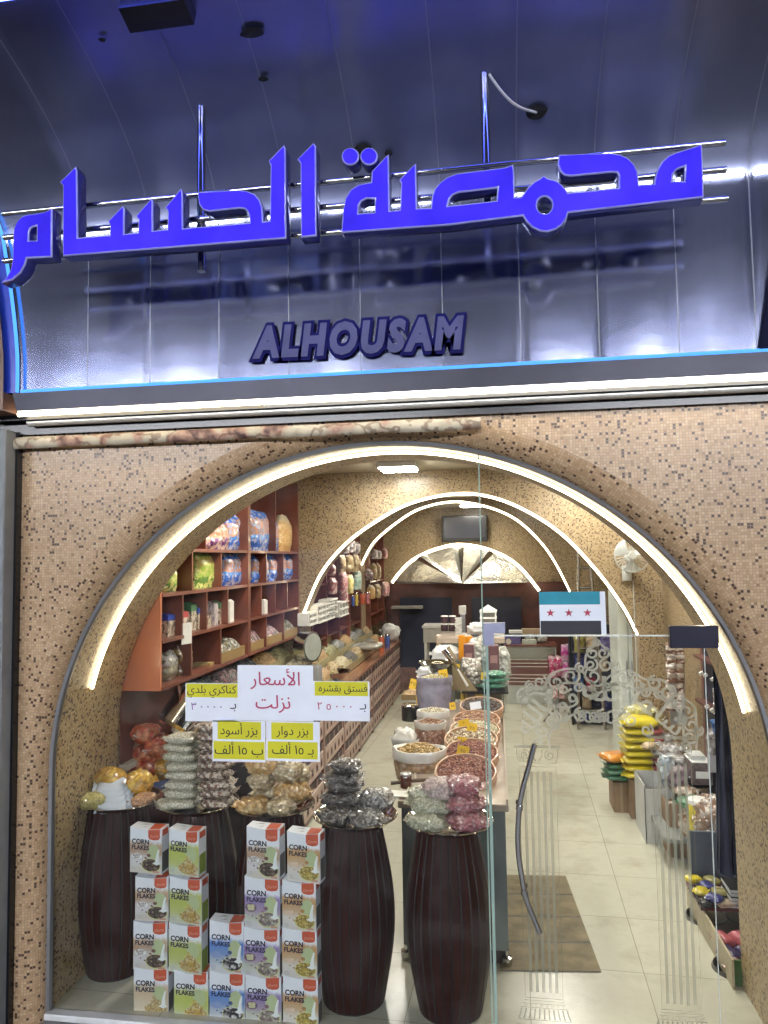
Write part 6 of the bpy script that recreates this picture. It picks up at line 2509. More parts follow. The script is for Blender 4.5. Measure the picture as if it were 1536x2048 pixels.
M_BLEM = contents('bagged_lemon_powder', [(.58, .52, .16), (.52, .45, .12)], .01, .35, .9, .4, .7)
M_BWHT = plain('white_powder_bag', (.50, .55, .62), .35, coat=.7, bump=.6, bscale=30, var=.05)
M_BORG = contents('bagged_orange_brown', [(.46, .22, .09), (.52, .28, .13), (.38, .16, .06)], .012, .3, .9, .7, .6)
M_BPGR = contents('bagged_pale_green', [(.46, .47, .34), (.38, .39, .26), (.54, .54, .42)], .011, .3, .9, .8, .8)
M_BPNK = contents('bagged_pale_pink', [(.52, .40, .38), (.58, .47, .44), (.46, .33, .32)], .016, .3, .9, .9, .8)
M_BRPN = contents('bagged_red_peanuts', [(.36, .10, .13), (.44, .15, .18), (.52, .30, .32), (.30, .08, .10)], .014, .3, 1.0, .9, .9)

# (tray index, dx, dy, dz, w, d, h, material, label, tilt, gather)
ZB_ = ZTR + .008


def tbag(ti, dx, dy, z, w_, d_, h_, m, lab, rz=0, tilt=0, cr=.13, e=.5, grp=None):
    x, y = TRC[ti]
    return lie_bag('goods_bag', lab, 'bag', (x + dx, y + dy, ZB_ + z), w_, d_, h_, m, rz=rz, tilt=tilt, group=grp or 'bagged goods on the trays', crumple=cr, e=e)


def knot(loc, lab, mat, s=.05, rz=0):
    pass


tbag(0, -.11, .03, .02, .19, .17, .17, M_BYEL, 'big round yellow bag at the back of the first tray', cr=.16, e=.85)
tbag(0, .07, .05, .03, .15, .14, .14, M_BYEL, 'smaller yellow bag leaning behind the white powder bags', rz=.6, cr=.2, e=.8)
tbag(0, -.13, -.11, .0, .14, .10, .09, M_BLEM, 'lemon yellow bag at the front rim of the first tray', rz=.4, cr=.2)
for i, nm in enumerate(('lowest', 'second lowest', 'middle', 'second highest', 'topmost')):
    tbag(0, -.01 - .012 * i, -.10 + .016 * i, .000 + .024 * i, .16, .11, .032, M_BWHT, f'{nm} flat white powder bag in the slanting pile', rz=.25, tilt=.55, cr=.07, grp='white powder bags on the first tray')
tbag(0, .14, -.03, .0, .12, .13, .07, M_BORG, 'orange brown bag at the end of the first tray', cr=.16)
b = MB()
for k in range(7):
    a = k / 7 * PI + .2
    b.grid(lambda u, v, a=a: (.015 * v + .06 * v * math.cos(a) + (u - .5) * .03 * v, (u - .5) * .01, .05 * v * math.sin(a) + .01 * math.sin(9 * u)), 4, 4, M_WPOLY)
x, y = TRC[0]
tag(b.build('plastic_tail', None, 60, loc=(x - .21, y - .10, ZB_ + .02), rot=(0, -2.2, 0)), 'twisted clear plastic tail sticking out over the first tray rim', 'plastic tail')
# blue rimmed tray with red bags behind on the ledge
p = at(300, 1575, Y=4.5)
b = MB()
b.lathe([(.14, -.06), (.20, 0), (.21, .002), (.20, -.012), (.13, -.058), (0, -.058)], plain('blue_enamel', (.05, .07, .16), .25, coat=.6), 32)
tag(b.build('blue_basin', loc=(p.x, 4.5, p.z)), 'dark blue basin holding the red bags behind the first tray', 'basin')
b = MB()
b.box((-.22, -.16, 0), (.24, .2, p.z - .062), M_BACK)
tag(b.build('low_stand', smooth=0, loc=(p.x, 4.5, 0)), 'dark low stand under the blue basin', 'stand')
for px, py, w_, h_, m, lab in ((255, 1514, .15, .13, M_BORG, 'brownish bag at the back of the blue basin'), (290, 1552, .24, .10, M_BRED, 'wide red bag lying lowest in the blue basin'), (292, 1525, .20, .11, M_BRED, 'red bag with a white tie in the middle of the heap'), (318, 1512, .17, .14, M_BRED, 'bright red bag leaning towards the seed stack'), (294, 1484, .17, .12, M_BRED, 'topmost red bag of the heap'), (328, 1558, .12, .12, M_BYEL, 'yellow bag squeezed between red bags and seed stack')):
    p = at(px, py, Y=4.46)
    lie_bag('goods_bag', lab, 'bag', (p.x, 4.46 + RND.uniform(-.03, .03), p.z), w_, .16, h_, m, rz=RND.uniform(-.4, .4), crumple=.2, e=.75, group='red bags heaped in the basin')
for px, py, rz in ((272, 1540, 2.6), (303, 1500, 2.9), (283, 1478, 3.4)):
    p = at(px, py, Y=4.36)
    b = MB()
    b.grid(lambda u, v: (.055 * v, (u - .5) * .03 * v, .02 * math.sin(7 * u) * v), 6, 4, M_WPOLY)
    tag(b.build('bag_tie', None, 60, loc=p, rot=(PI / 2, rz, 0)), f'white gathered film end of a red bag, {"low near the yellow bag" if px == 272 else ("in the middle of the heap" if px == 303 else "at the top of the heap")}', 'film end')

# seed stacks on tray two
for i in range(8):
    tbag(1, -.085 + RND.uniform(-.008, .008), RND.uniform(-.01, .01) - .02, .0 + i * .051, .185, .15, .058, M_SEEDW, f'white seed bag, {ORD[i]}{" from the bottom" if i else " one"} of the pale stack', rz=RND.uniform(-.15, .15), tilt=RND.uniform(-.08, .02), cr=.14, e=.4, grp='stacked white seed bags')
for i in range(9):
    tbag(1, .105 + RND.uniform(-.012, .012) - (.01 if i > 5 else 0), RND.uniform(-.01, .02), .0 + i * .052, .18, .15, .058, M_SEEDB, f'brown and white bean bag, {ORD[i]}{" from the bottom" if i else " one"} of the mottled stack', rz=RND.uniform(-.2, .2), tilt=RND.uniform(-.08, .04), cr=.18, e=.42, grp='stacked bean bags')
tbag(1, -.16, -.06, .0, .11, .10, .05, M_SEEDW, 'loose white seed bag slipping to the edge of the seed tray', rz=.6, tilt=.3)
# peanuts
for dx, dy, z, w_, d_, h_, m, lab in ((-.09, -.09, 0, .17, .13, .09, M_BPEA, 'front peanut bag on the peanut tray, plain film'), (.06, -.09, 0, .15, .13, .085, M_BPEAP, 'front peanut bag with crinkled film'), (-.06, .06, .0, .16, .14, .10, M_BPEAP, 'peanut bag behind the front pair'), (.09, .05, .02, .19, .15, .12, M_BPEA, 'large peanut bag at the tray side nearest the dark seeds'),
                                    (-.08, .0, .10, .13, .12, .10, M_BPEAP, 'small knotted peanut bag in the middle of the pile'), (-.075, .02, .19, .18, .15, .10, M_BPEA, 'upper peanut bag under the yellow price signs'), (.055, .04, .14, .17, .15, .13, M_BPEAP, 'pale upper peanut bag beside the upper dark one'), (.12, .1, .10, .10, .1, .12, M_BPEAP, 'narrow peanut bag at the back rim')):
    tbag(2, dx, dy, z, w_, d_, h_, m, lab, rz=RND.uniform(-.3, .3), cr=.26, e=.6)
# dark seeds
for dx, dy, z, w_, d_, h_, m, lab in ((-.085, -.07, 0, .17, .14, .085, M_BDARK, 'front dark seed bag on the dark seed tray'), (.075, -.08, 0, .18, .14, .085, M_BSTRI, 'front striped seed bag on the dark seed tray'), (-.07, .02, .07, .20, .16, .075, M_BDARK, 'wide black seed bag second in the dark tower'), (.10, .04, .05, .19, .16, .10, M_BSTRI, 'striped seed bag at the back of the dark seed tray'), (-.065, .03, .14, .17, .15, .06, M_BDARK, 'black seed bag in the middle of the dark tower'),
                                    (-.07, .03, .19, .19, .15, .05, M_BDARK, 'thin black seed bag below the tower top'), (-.055, .03, .235, .15, .14, .075, M_BDARK, 'topmost shiny black seed bag of the dark tower')):
    tbag(3, dx, dy, z, w_, d_, h_, m, lab, rz=RND.uniform(-.3, .3), cr=.26, e=.6)
# pale green and red peanuts
for dx, dy, z, w_, d_, h_, m, lab in ((-.10, -.08, 0, .20, .15, .08, M_BPGR, 'flat pale green bag at the front of the last tray'), (-.09, .0, .06, .22, .17, .085, M_BPGR, 'pale green bag in the middle of the last tray'), (-.15, .04, .10, .12, .14, .08, M_BPGR, 'small pale green bag at the outer rim of the last tray'), (-.055, .02, .13, .15, .15, .10, M_BPNK, 'pale pink bag on top of the pale green ones'),
                                    (.10, -.06, 0, .19, .15, .09, M_BRPN, 'front red peanut bag on the last tray'), (.085, .0, .075, .19, .17, .09, M_BRPN, 'middle red peanut bag on the last tray'), (.075, .03, .15, .17, .16, .09, M_BRPN, 'top red peanut bag on the last tray')):
    tbag(4, dx, dy, z, w_, d_, h_, m, lab, rz=RND.uniform(-.25, .25), cr=.26, e=.6)

# ================================================================== CEREAL BOXES
M_CBW = plain('cereal_white', (.72, .75, .80), .35, coat=.25, var=.03)
M_CTXT = plain('cereal_navy_print', (.012, .014, .035), .4)
M_CRED = plain('cereal_red_badge', (.50, .085, .035), .35, coat=.3, var=.08)
M_CBADGE = plain('cereal_badge_line', (.62, .28, .20), .4)
M_MILK = plain('milk_print', (.70, .74, .74), .35)
M_CGRN = plain('cereal_side_green', (.22, .30, .04), .4)
M_CSIDE = plain('cereal_side_print', (.10, .10, .09), .5)
M_BOWL = plain('bowl_print_rim', (.56, .56, .26), .4)


def gradient(name, stops):
    t = NT(name)
    v = t.obj()
    s_ = t.n('SeparateXYZ')
    t.l(v, s_.inputs[0])
    n = t.noise(24, 4, v)
    f = t.math('ADD', t.math('DIVIDE', s_.outputs[2], .262), t.math('MULTIPLY', t.math('SUBTRACT', n, .5), .22))
    t.bsdf(Base_Color=t.ramp(f, stops), Roughness=.35, Coat_Weight=.25)
    return t.m


W8 = (.72, .75, .80)
FLAV = {
    'chocolate': (gradient('chocolate_flavour_print', [(.06, (.56, .52, .46)), (.22, (.60, .60, .62)), (.36, (.50, .44, .40)), (.42, (.40, .26, .17)), (.56, (.52, .38, .26)), (.64, W8)]), contents('print_choc_balls', [(.05, .035, .025), (.12, .08, .06), (.2, .15, .11), (.03, .02, .02)], .011, .4, .2, .2, 0)),
    'green': (gradient('green_flavour_print', [(.06, (.50, .54, .42)), (.24, (.42, .48, .16)), (.40, (.40, .46, .10)), (.56, (.46, .50, .18)), (.66, W8)]), contents('print_gold_flakes', [(.50, .34, .08), (.58, .44, .18), (.44, .28, .06), (.60, .52, .3)], .010, .4, .2, .2, 0)),
    'blue': (gradient('blue_flavour_print', [(.06, (.56, .58, .60)), (.25, (.36, .42, .50)), (.38, (.16, .26, .50)), (.56, (.07, .20, .56)), (.66, W8)]), contents('print_dark_rings', [(.02, .02, .025), (.55, .56, .55), (.05, .05, .05), (.3, .3, .3)], .013, .4, .2, .2, 0)),
    'purple': (gradient('purple_flavour_print', [(.06, (.56, .56, .58)), (.2, (.46, .50, .40)), (.32, (.34, .28, .36)), (.48, (.26, .19, .40)), (.58, (.30, .22, .46)), (.66, W8)]), contents('print_grey_puffs', [(.34, .32, .26), (.2, .16, .16), (.46, .44, .36), (.28, .2, .2)], .012, .4, .2, .2, 0)),
    'orange': (gradient('orange_flavour_print', [(.06, (.58, .56, .52)), (.22, (.60, .58, .54)), (.36, (.50, .36, .22)), (.50, (.48, .27, .11)), (.60, (.50, .32, .16)), (.66, W8)]), contents('print_yellow_pops', [(.48, .38, .08), (.38, .28, .06), (.56, .48, .16), (.30, .22, .06)], .008, .4, .2, .2, 0)),
    'tan': (gradient('tan_flavour_print', [(.06, (.56, .50, .38)), (.24, (.58, .50, .38)), (.42, (.54, .42, .28)), (.58, (.56, .46, .34)), (.66, W8)]), contents('print_tan_flakes', [(.52, .40, .18), (.46, .34, .14), (.58, .48, .28)], .010, .4, .2, .2, 0)),
}


def ell(cx, cz, rx, rz, n=24, a0=0, a1=2 * PI):
    return [(cx + rx * math.cos(a0 + (a1 - a0) * k / n), cz + rz * math.sin(a0 + (a1 - a0) * k / n)) for k in range(n + (0 if abs(a1 - a0 - 2 * PI) < .01 else 1))]


def cereal(px0, px1, py0, py1, fl, label, rz=0, Y=3.655):
    a, c = at(px0, py1, Y=Y), at(px1, py0, Y=Y)
    W_, H_ = abs(c.x - a.x), abs(c.z - a.z)
    D_ = .072
    grad, food = FLAV[fl]
    b = MB()
    sag = .010
    n = 10
    # front, back, sides; the top edge of the front sags in the middle
    def top(u):
        return H_ - sag * math.sin(PI * u)
    for y, fl_ in ((0, 0), (D_, 1)):
        i0 = len(b.v)
        for k in range(n + 1):
            u = k / n
            b.v.append(Vector((-W_ / 2 + W_ * u, y, 0)))
            b.v.append(Vector((-W_ / 2 + W_ * u, y, top(u) if not fl_ else H_ + .002 - sag * .3 * math.sin(PI * u))))
        for k in range(n):
            q = [i0 + 2 * k, i0 + 2 * k + 2, i0 + 2 * k + 3, i0 + 2 * k + 1]
            b.face(q if not fl_ else q[::-1], grad)
    m_ = 2 * (n + 1)
    for k in range(n):
        b.face((2 * k + 1, 2 * k + 3, m_ + 2 * k + 3, m_ + 2 * k + 1), M_CBW)
    b.face((0, 1, m_ + 1, m_), M_CBW)
    e = 2 * n
    b.face((e, m_ + e, m_ + e + 1, e + 1), M_CBW)
    b.face([2 * k for k in range(n + 1)][::-1] + [m_ + 2 * k for k in range(n + 1)], M_CBW)
    F = lambda d: (lambda x, z: (x, -d, z))
    w2 = W_ / 2
    b.text('CORN', H_ * .165 / .73, M_CTXT, lambda x, y: (-w2 + W_ * .06 + x, -.0012, H_ * .635 + y), off=.042, align='LEFT', fit=W_ * .55)
    b.text('FLAKES', H_ * .160 / .73, M_CTXT, lambda x, y: (-w2 + W_ * .06 + x, -.0012, H_ * .515 + y), off=.042, align='LEFT', fit=W_ * .55)
    # red badge wrapping over the top edge
    bx0, bx1 = w2 - W_ * .42, w2 - W_ * .05
    b.poly([(bx0, H_ * .80), (bx0 + .008, H_ * .755), ((bx0 + bx1) / 2, H_ * .738), (bx1 - .008, H_ * .755), (bx1, H_ * .80), (bx1, H_ - .003), ((bx0 + bx1) / 2, top(.77) - .0005), (bx0, top(.60) - .0005)], M_CRED, F(.0012))
    b.text('Durra', H_ * .085, M_CBADGE, lambda x, y: ((bx0 + bx1) / 2 + x, -.0018, H_ * .80 + y + x * .12), off=.01, shear=.3, fit=(bx1 - bx0) * .8)
    b.quad([(w2 - W_ * .42, .003, top(.6) + .0012), (w2 - W_ * .06, .003, H_ - .0015), (w2 - W_ * .06, D_ - .006, H_ + .0022), (w2 - W_ * .42, D_ - .006, H_ + .0005)], M_CRED)
    b.box((w2 + .0004, .008, H_ * .83), (w2 + .0012, D_ - .01, H_ * .97), M_CRED)
    b.box((w2 + .0004, .006, H_ * .06), (w2 + .001, D_ - .006, H_ * .48), M_CGRN if fl == 'green' else M_CSIDE)
    b.text('FLAKES', .016, M_CSIDE, lambda x, y: (-w2 + W_ * .16 + x + y * .4, .022 + y * 1.2, H_ - sag * .9 + .0035), align='LEFT', off=.02)
    b.text('CORN', .016, M_CSIDE, lambda x, y: (-w2 + W_ * .16 + x + y * .4, .044 + y * 1.2, H_ - sag * .5 + .0035), align='LEFT', off=.02)
    # soft pale green backdrop, dark food pieces behind the bowl
    b.poly(ell(w2 - W_ * .25, H_ * .47, W_ * .19, H_ * .17), plain('pale_green_print', (.40, .47, .26), .4), F(.0008))
    pc_ = {'chocolate': (.16, .08, .05), 'orange': (.40, .22, .08), 'purple': (.22, .12, .16), 'blue': (.05, .09, .22), 'green': (.50, .42, .12), 'tan': (.46, .34, .18)}[fl]
    for k, (fx, fz, rr) in enumerate(((.10, .40, .07), (.02, .33, .06), (.17, .31, .05), (-.06, .25, .05), (-.16, .2, .035), (-.28, .24, .03))):
        b.poly([(W_ * (fx + rr * math.cos(a + k)), H_ * (fz + rr * .55 * math.sin(a + k * .3))) for a in [2 * PI * q_ / 7 for q_ in range(7)]], plain('food_print_' + fl, pc_, .4, var=.4, nscale=40), F(.0009 + .0001 * k))
    # bowl of cereal and poured milk
    bx, bz, rx, rz_ = w2 - W_ * .33, H_ * .185, W_ * .31, H_ * .155
    if fl in ('green', 'tan'):
        b.poly(ell(bx - W_ * .02, bz - H_ * .01, rx * 1.05, rz_ * .85), food, F(.0014))
        b.poly(ell(bx, bz + H_ * .11, rx * .5, rz_ * .5), food, F(.0018))
    else:
        b.poly(ell(bx, bz, rx, rz_), M_BOWL, F(.0012))
        b.poly(ell(bx, bz + H_ * .008, rx * .92, rz_ * .88), food, F(.0017))
    if fl != 'green':
        b.poly([(bx + rx * .15, bz + rz_ * .35), (bx + rx * .42, bz + rz_ * .55), (bx + rx * .55, H_ * .42), (bx + rx * .75, H_ * .55), (bx + rx * .88, H_ * .55), (bx + rx * .80, H_ * .44), (bx + rx * .80, bz + rz_ * .6), (min(bx + rx * 1.0, w2 - .002), bz + rz_ * .35), (bx + rx * .6, bz + rz_ * .1)], M_MILK, F(.0022))
    # flavour patch
    if fl == 'chocolate':
        b.poly(ell(-w2 + W_ * .22, H_ * .36, W_ * .17, H_ * .06), M_MILK, F(.0011))
        b.text('Bobby', H_ * .075, plain('choc_brown_print', (.13, .05, .035), .4), lambda x, y: (-w2 + W_ * .22 + x, -.0019, H_ * .365 + y + x * .1), off=.015, fit=W_ * .27)
        b.text('Balls', H_ * .07, plain('choc_brown_print', (.13, .05, .035), .4), lambda x, y: (-w2 + W_ * .22 + x, -.0019, H_ * .315 + y + x * .1), off=.015, fit=W_ * .25)
    elif fl == 'orange':
        b.poly([(-w2 + W_ * .06, H_ * .30), (-w2 + W_ * .33, H_ * .32), (-w2 + W_ * .34, H_ * .39), (-w2 + W_ * .06, H_ * .375)], plain('pale_orange_label', (.60, .46, .34), .4), F(.0012))
    elif fl == 'blue':
        b.poly(ell(-w2 + W_ * .2, H_ * .34, W_ * .15, H_ * .06), plain('pale_blue_label', (.22, .30, .52), .4), F(.0012))
    elif fl == 'purple':
        b.poly(ell(-w2 + W_ * .18, H_ * .40, W_ * .16, H_ * .085), plain('plum_label', (.15, .09, .13), .4), F(.0011))
        for dx, dz in ((-.05, .02), (.05, .025), (-.035, -.03), (.045, -.025)):
            b.poly(ell(-w2 + W_ * (.18 + dx), H_ * (.405 + dz), W_ * .055, H_ * .035), plain('popcorn_print', (.52, .50, .30), .4), F(.0016))
    b.box((w2 - W_ * .26, -.0021, H_ * .035), (w2 - W_ * .07, -.0015, H_ * .075), plain('weight_label', (.46, .26, .18), .4))
    for k in range(4):
        b.box((-w2 + W_ * .05, -.0012, H_ * (.05 + .022 * k)), (-w2 + W_ * (.2 - .03 * (k % 2)), -.0006, H_ * (.058 + .022 * k)), plain('grey_small_print', (.42, .42, .46), .5))
    o = b.build('cereal_box', None, 0, loc=((a.x + c.x) / 2, Y, a.z), rotz=rz)
    return tag(o, label, 'cereal box', 'cereal boxes stacked behind the window')


CB = [
    (258, 325, 1659, 1741, 'chocolate', 'chocolate cereal box on top of the leftmost column', -.10), (271, 336, 1757, 1836, 'chocolate', 'chocolate cereal box second from the top of the leftmost column', .05), (267, 334, 1847, 1934, 'chocolate', 'chocolate cereal box third from the top of the leftmost column', .04), (268, 336, 1940, 2028, 'tan', 'tan cereal box at the foot of the leftmost column', .04),
    (335, 400, 1663, 1746, 'green', 'green cereal box topping the green column', -.16), (337, 405, 1759, 1842, 'green', 'green cereal box second from the top of the green column', -.12), (336, 404, 1852, 1940, 'green', 'green cereal box third from the top of the green column', -.08), (348, 416, 1946, 2036, 'green', 'faded green cereal box at the foot of the green column', 0),
    (419, 487, 1846, 1940, 'blue', 'upper blue cereal box in the short column', -.02), (419, 489, 1948, 2040, 'blue', 'lower blue cereal box in the short column', 0),
    (492, 560, 1658, 1752, 'chocolate', 'chocolate cereal box topping the purple column', -.12), (489, 560, 1758, 1852, 'purple', 'highest purple cereal box under the chocolate one', -.04), (487, 559, 1860, 1950, 'purple', 'middle purple cereal box', -.03), (491, 562, 1956, 2046, 'purple', 'lowest purple cereal box', -.02),
    (573, 641, 1668, 1759, 'orange', 'orange brown cereal box topping the rightmost column', -.14), (564, 632, 1766, 1855, 'orange', 'orange brown cereal box second from the top of the rightmost column', -.08), (564, 634, 1862, 1950, 'orange', 'orange brown cereal box third from the top of the rightmost column', -.06), (566, 636, 1958, 2052, 'orange', 'faded orange brown cereal box at the foot of the rightmost column', -.04)]
# stack each column so that every box rests on the one below
for px0, px1, py0, py1, fl, lab, rz in CB:
    cereal(px0, px1, py0 - 2, py1 + 4, fl, lab, rz)

# ================================================================== PAPER SIGNS ON THE GLASS
M_YHI = plain('yellow_highlight', (.60, .57, .02), .7, var=.04)
M_PTXT = plain('sign_black_ink', (.012, .012, .014), .6)
M_PRED = plain('sign_red_ink', (.42, .05, .13), .6)
M_PPUR = plain('sign_purple_ink', (.20, .08, .30), .6)


def gp(px, py):
    p = at(px, py, Y=YG - .003)
    return p


def sheet(name, label, corners, Y, cat='price sign'):
    """paper taped on the glass; corners are the photo corners tl, tr, br, bl"""
    P = [at(*c, Y=Y) for c in corners]
    return P


def paper(label, x0, y0, x1, y1, layer, blocks, sl=.018):
    """blocks: ('band', fy0, fy1, fx0, fx1) yellow strips, ('text', string, fx, fy, size_frac, material)"""
    Y = YG - .003 - .0012 * layer
    tl, br = at(x0, y0, Y=Y), at(x1, y1, Y=Y)
    W_, H_ = br.x - tl.x, tl.z - br.z
    o = None
    b = MB()
    rise = .012 * W_
    def T(fx, fz, d=0):
        return (W_ * fx, -.0004 * d, H_ * fz + rise * (fx - .5) * 0)
    n = 6
    for k in range(n):
        b.quad([(W_ * k / n, -.0, 0), (W_ * (k + 1) / n, 0, 0), (W_ * (k + 1) / n, 0, H_), (W_ * k / n, 0, H_)], M_PAPER)
    b.quad([(0, .0006, 0), (0, .0006, H_), (W_, .0006, H_), (W_, .0006, 0)], M_PAPER)
    for bl in blocks:
        if bl[0] == 'band':
            _, f0, f1, g0, g1 = bl
            b.quad([(W_ * g0, -.0004, H_ * f0), (W_ * g1, -.0004, H_ * f0), (W_ * g1, -.0004, H_ * f1), (W_ * g0, -.0004, H_ * f1)], M_YHI)
        else:
            _, s_, fx, fz, sz, m, fit = bl
            b.text(arab(s_), H_ * sz, m, lambda x, y: (W_ * fx + x, -.0008, H_ * fz + y), off=.006, fit=W_ * fit, space=1.7 if bl[0] == 'num' else 1.0)
    o = b.build('price_sign', smooth=0, loc=(tl.x, Y, br.z))
    return tag(o, label, 'price sign')


paper('white paper sign with two lines of big red Arabic lettering', 475, 1330, 627, 1443, 3, [('text', 'الأسعار', .50, .64, .34, M_PRED, .66), ('text', 'نزلت', .47, .22, .34, M_PRED, .46)])
paper('price sign on the far left with a yellow top band and 30000', 371, 1366, 477, 1444, 1, [('band', .63, .985, .02, .99), ('text', 'كناكري بلدي', .5, .74, .30, M_PTXT, .93), ('text', 'بـ', .90, .34, .34, M_PTXT, .2), ('num', '٣٠٠٠٠', .40, .30, .28, M_PPUR, .7)])
paper('price sign on the far right with a yellow top band and 25000', 626, 1362, 740, 1443, 2, [('band', .63, .985, .03, .97), ('text', 'فستق بقشره', .53, .74, .30, M_PTXT, .86), ('text', 'بـ', .88, .30, .34, M_PTXT, .2), ('num', '٢٥٠٠٠', .38, .28, .28, M_PRED, .64)])
paper('lower price sign with two yellow bands beside the brown bean bags', 425, 1440, 531, 1525, 1, [('band', .54, .97, .10, .92), ('band', .06, .49, .02, .985), ('text', 'بزر أسود', .5, .66, .30, M_PTXT, .78), ('text', 'ب ١٥ ألف', .5, .18, .32, M_PTXT, .93)])
paper('lower price sign with two yellow bands above the peanut bags', 532, 1442, 640, 1524, 2, [('band', .54, .97, .10, .88), ('band', .06, .49, .03, .96), ('text', 'بزر دوار', .49, .66, .30, M_PTXT, .78), ('text', 'بـ ١٥ ألف', .5, .18, .32, M_PTXT, .90)])

# flag print above the door
Yf = YD - .004
tl, br = at(1078, 1184, Y=Yf), at(1213, 1269, Y=Yf)
W_, H_ = br.x - tl.x, tl.z - br.z
b = MB()
b.quad([(0, 0, 0), (W_, 0, 0), (W_, 0, H_), (0, 0, H_)], M_PAPER)
b.quad([(0, .001, 0), (0, .001, H_), (W_, .001, H_), (W_, .001, 0)], M_PAPER)
b.quad([(0, -.0005, H_ * .70), (W_ * .92, -.0005, H_ * .70), (W_ * .92, -.0005, H_), (0, -.0005, H_)], plain('teal_print', (.0, .24, .34), .5))
b.quad([(W_ * .01, -.0005, 0), (W_ * .925, -.0005, 0), (W_ * .925, -.0005, H_ * .32), (W_ * .01, -.0005, H_ * .32)], plain('black_print', (.012, .013, .022), .5))
for fx in (.165, .445, .725):
    pts = []
    for k in range(10):
        r = (.068 if k % 2 == 0 else .027) * W_
        a = PI / 2 + k * PI / 5
        pts.append((W_ * fx + r * math.cos(a), H_ * .505 + r * math.sin(a)))
    b.poly(pts, plain('crimson_print', (.36, .02, .06), .5), lambda x, z: (x, -.0006, z))
tag(b.build('flag_print', smooth=0, loc=(tl.x, Yf, br.z)), 'printed teal white and black flag with three red stars on the glass', 'flag')

# ================================================================== ENTRANCE FLOOR AND GOODS ALONG THE OTHER WALL
def P0(px, py):
    return at(px, py, z=0)


M_CARD = plain('worn_floor_mat', (.20, .165, .095), .75, var=.35, nscale=7, bump=.3, bscale=60)
q = [P0(1000, 1943), P0(1203, 1946), P0(1131, 1752), P0(1004, 1750)]
b = MB()
zq = .006
for k in range(4):
    t0, t1 = k / 4 + .006, (k + 1) / 4 - .006
    lft = lambda t: q[0].lerp(q[3], t)
    rgt = lambda t: q[1].lerp(q[2], t)
    for s0, s1 in ((0, .44), (.45, 1)):
        P = [lft(t0).lerp(rgt(t0), s0), lft(t0).lerp(rgt(t0), s1), lft(t1).lerp(rgt(t1), s1), lft(t1).lerp(rgt(t1), s0)]
        i0 = b.vs([(p.x, p.y, .001) for p in P] + [(p.x, p.y, zq) for p in P])
        for f in ((4, 5, 6, 7), (0, 1, 5, 4), (1, 2, 6, 5), (2, 3, 7, 6), (3, 0, 4, 7)):
            b.face([i0 + j for j in f], M_CARD)
P = [(p.x, p.y, .003) for p in q]
b.quad(P, M_SEAM)
tag(b.build('floor_mat', smooth=0), 'worn brown panelled mat on the cream floor inside the door', 'mat')

M_YB = pouch('yellow_pack', [(0, (.56, .46, .02)), (.9, (.60, .50, .03))], (.5, .38, .02), .03)
M_YF = plain('yellow_pack_film', (.58, .48, .02), .3, coat=.6, bump=.5, bscale=24)
M_OF = plain('orange_pack_film', (.55, .22, .03), .3, coat=.6, bump=.5, bscale=24, var=.3)
M_GF = plain('green_pack_film', (.03, .14, .07), .3, coat=.6, bump=.5, bscale=24, var=.3)
M_RF = plain('dark_red_pack_end', (.28, .05, .04), .3, coat=.6, bump=.5, bscale=24)
YY = 6.75
p0_ = at(1283, 1562, Y=YY)
for i in range(8):
    p = at(1280, 1560 - i * 14.5, Y=YY)
    lie_bag('yellow_pack', f'yellow snack pack, {ORD[i]}{" one" if i == 0 else (" from the bottom" if i < 7 else " and topmost")} of the tall stack', 'pack', (p.x + .005 * (i % 2), YY + .1, p.z), .26 if i < 7 else .30, .26, .062 if i < 7 else .10, M_YF, rz=.05 * (i % 3 - 1), crumple=.08, e=.4, group='yellow packs stacked on cartons')
    if i < 7:
        p = at(1316, 1560 - i * 14.5, Y=YY - .01)
        lie_bag('red_pack', f'dark red pack beside the yellow stack, {ORD[i]}{" one" if i == 0 else " from the bottom"}', 'pack', (p.x, YY + .1, p.z), .10, .24, .062, M_RF, rz=.05 * (i % 3 - 1), crumple=.08, e=.4, group='dark red packs stacked on cartons')
M_CART = plain('brown_carton', (.26, .17, .10), .7, var=.15)
for i, (px, py, m, lab) in enumerate(((1238, 1562, M_GF, 'lowest green pack on the small brown carton'), (1239, 1550, M_GF, 'second green pack on the small brown carton'), (1238, 1539, M_GF, 'third green pack on the small brown carton'), (1234, 1526, M_OF, 'orange pack lying on top of the green packs'))):
    p = at(px, py, Y=6.9)
    lie_bag('snack_pack', lab, 'pack', (p.x, 6.95, p.z), .23 if i < 3 else .26, .22, .06 if i < 3 else .085, m, rz=.1 * i, crumple=.10, e=.45, group='packs on the small brown carton')
def floor_box(name, label, px0, px1, py_bot, py_top, Y, d_, mat, open_=False, rz=0, z0=0.0):
    a, c = at(px0, py_bot, Y=Y), at(px1, py_top, Y=Y)
    w_ = c.x - a.x
    zt_ = c.z
    b = MB()
    if open_:
        t = .006
        b.box((0, 0, z0), (w_, d_, z0 + .008), mat)
        b.box((0, 0, z0 + .008), (w_, t, zt_), mat)
        b.box((0, d_ - t, z0 + .008), (w_, d_, zt_), mat)
        b.box((0, t, z0 + .008), (t, d_ - t, zt_), mat)
        b.box((w_ - t, t, z0 + .008), (w_, d_ - t, zt_), mat)
    else:
        b.box((0, 0, z0), (w_, d_, zt_), mat)
        b.box((w_ * .42, -.001, z0 + .005), (w_ * .58, -.0003, zt_ - .005), plain('parcel_tape', (.34, .26, .17), .3))
    o = b.build(name, smooth=0, loc=(a.x, Y, 0), rotz=rz)
    return tag(o, label, 'carton')


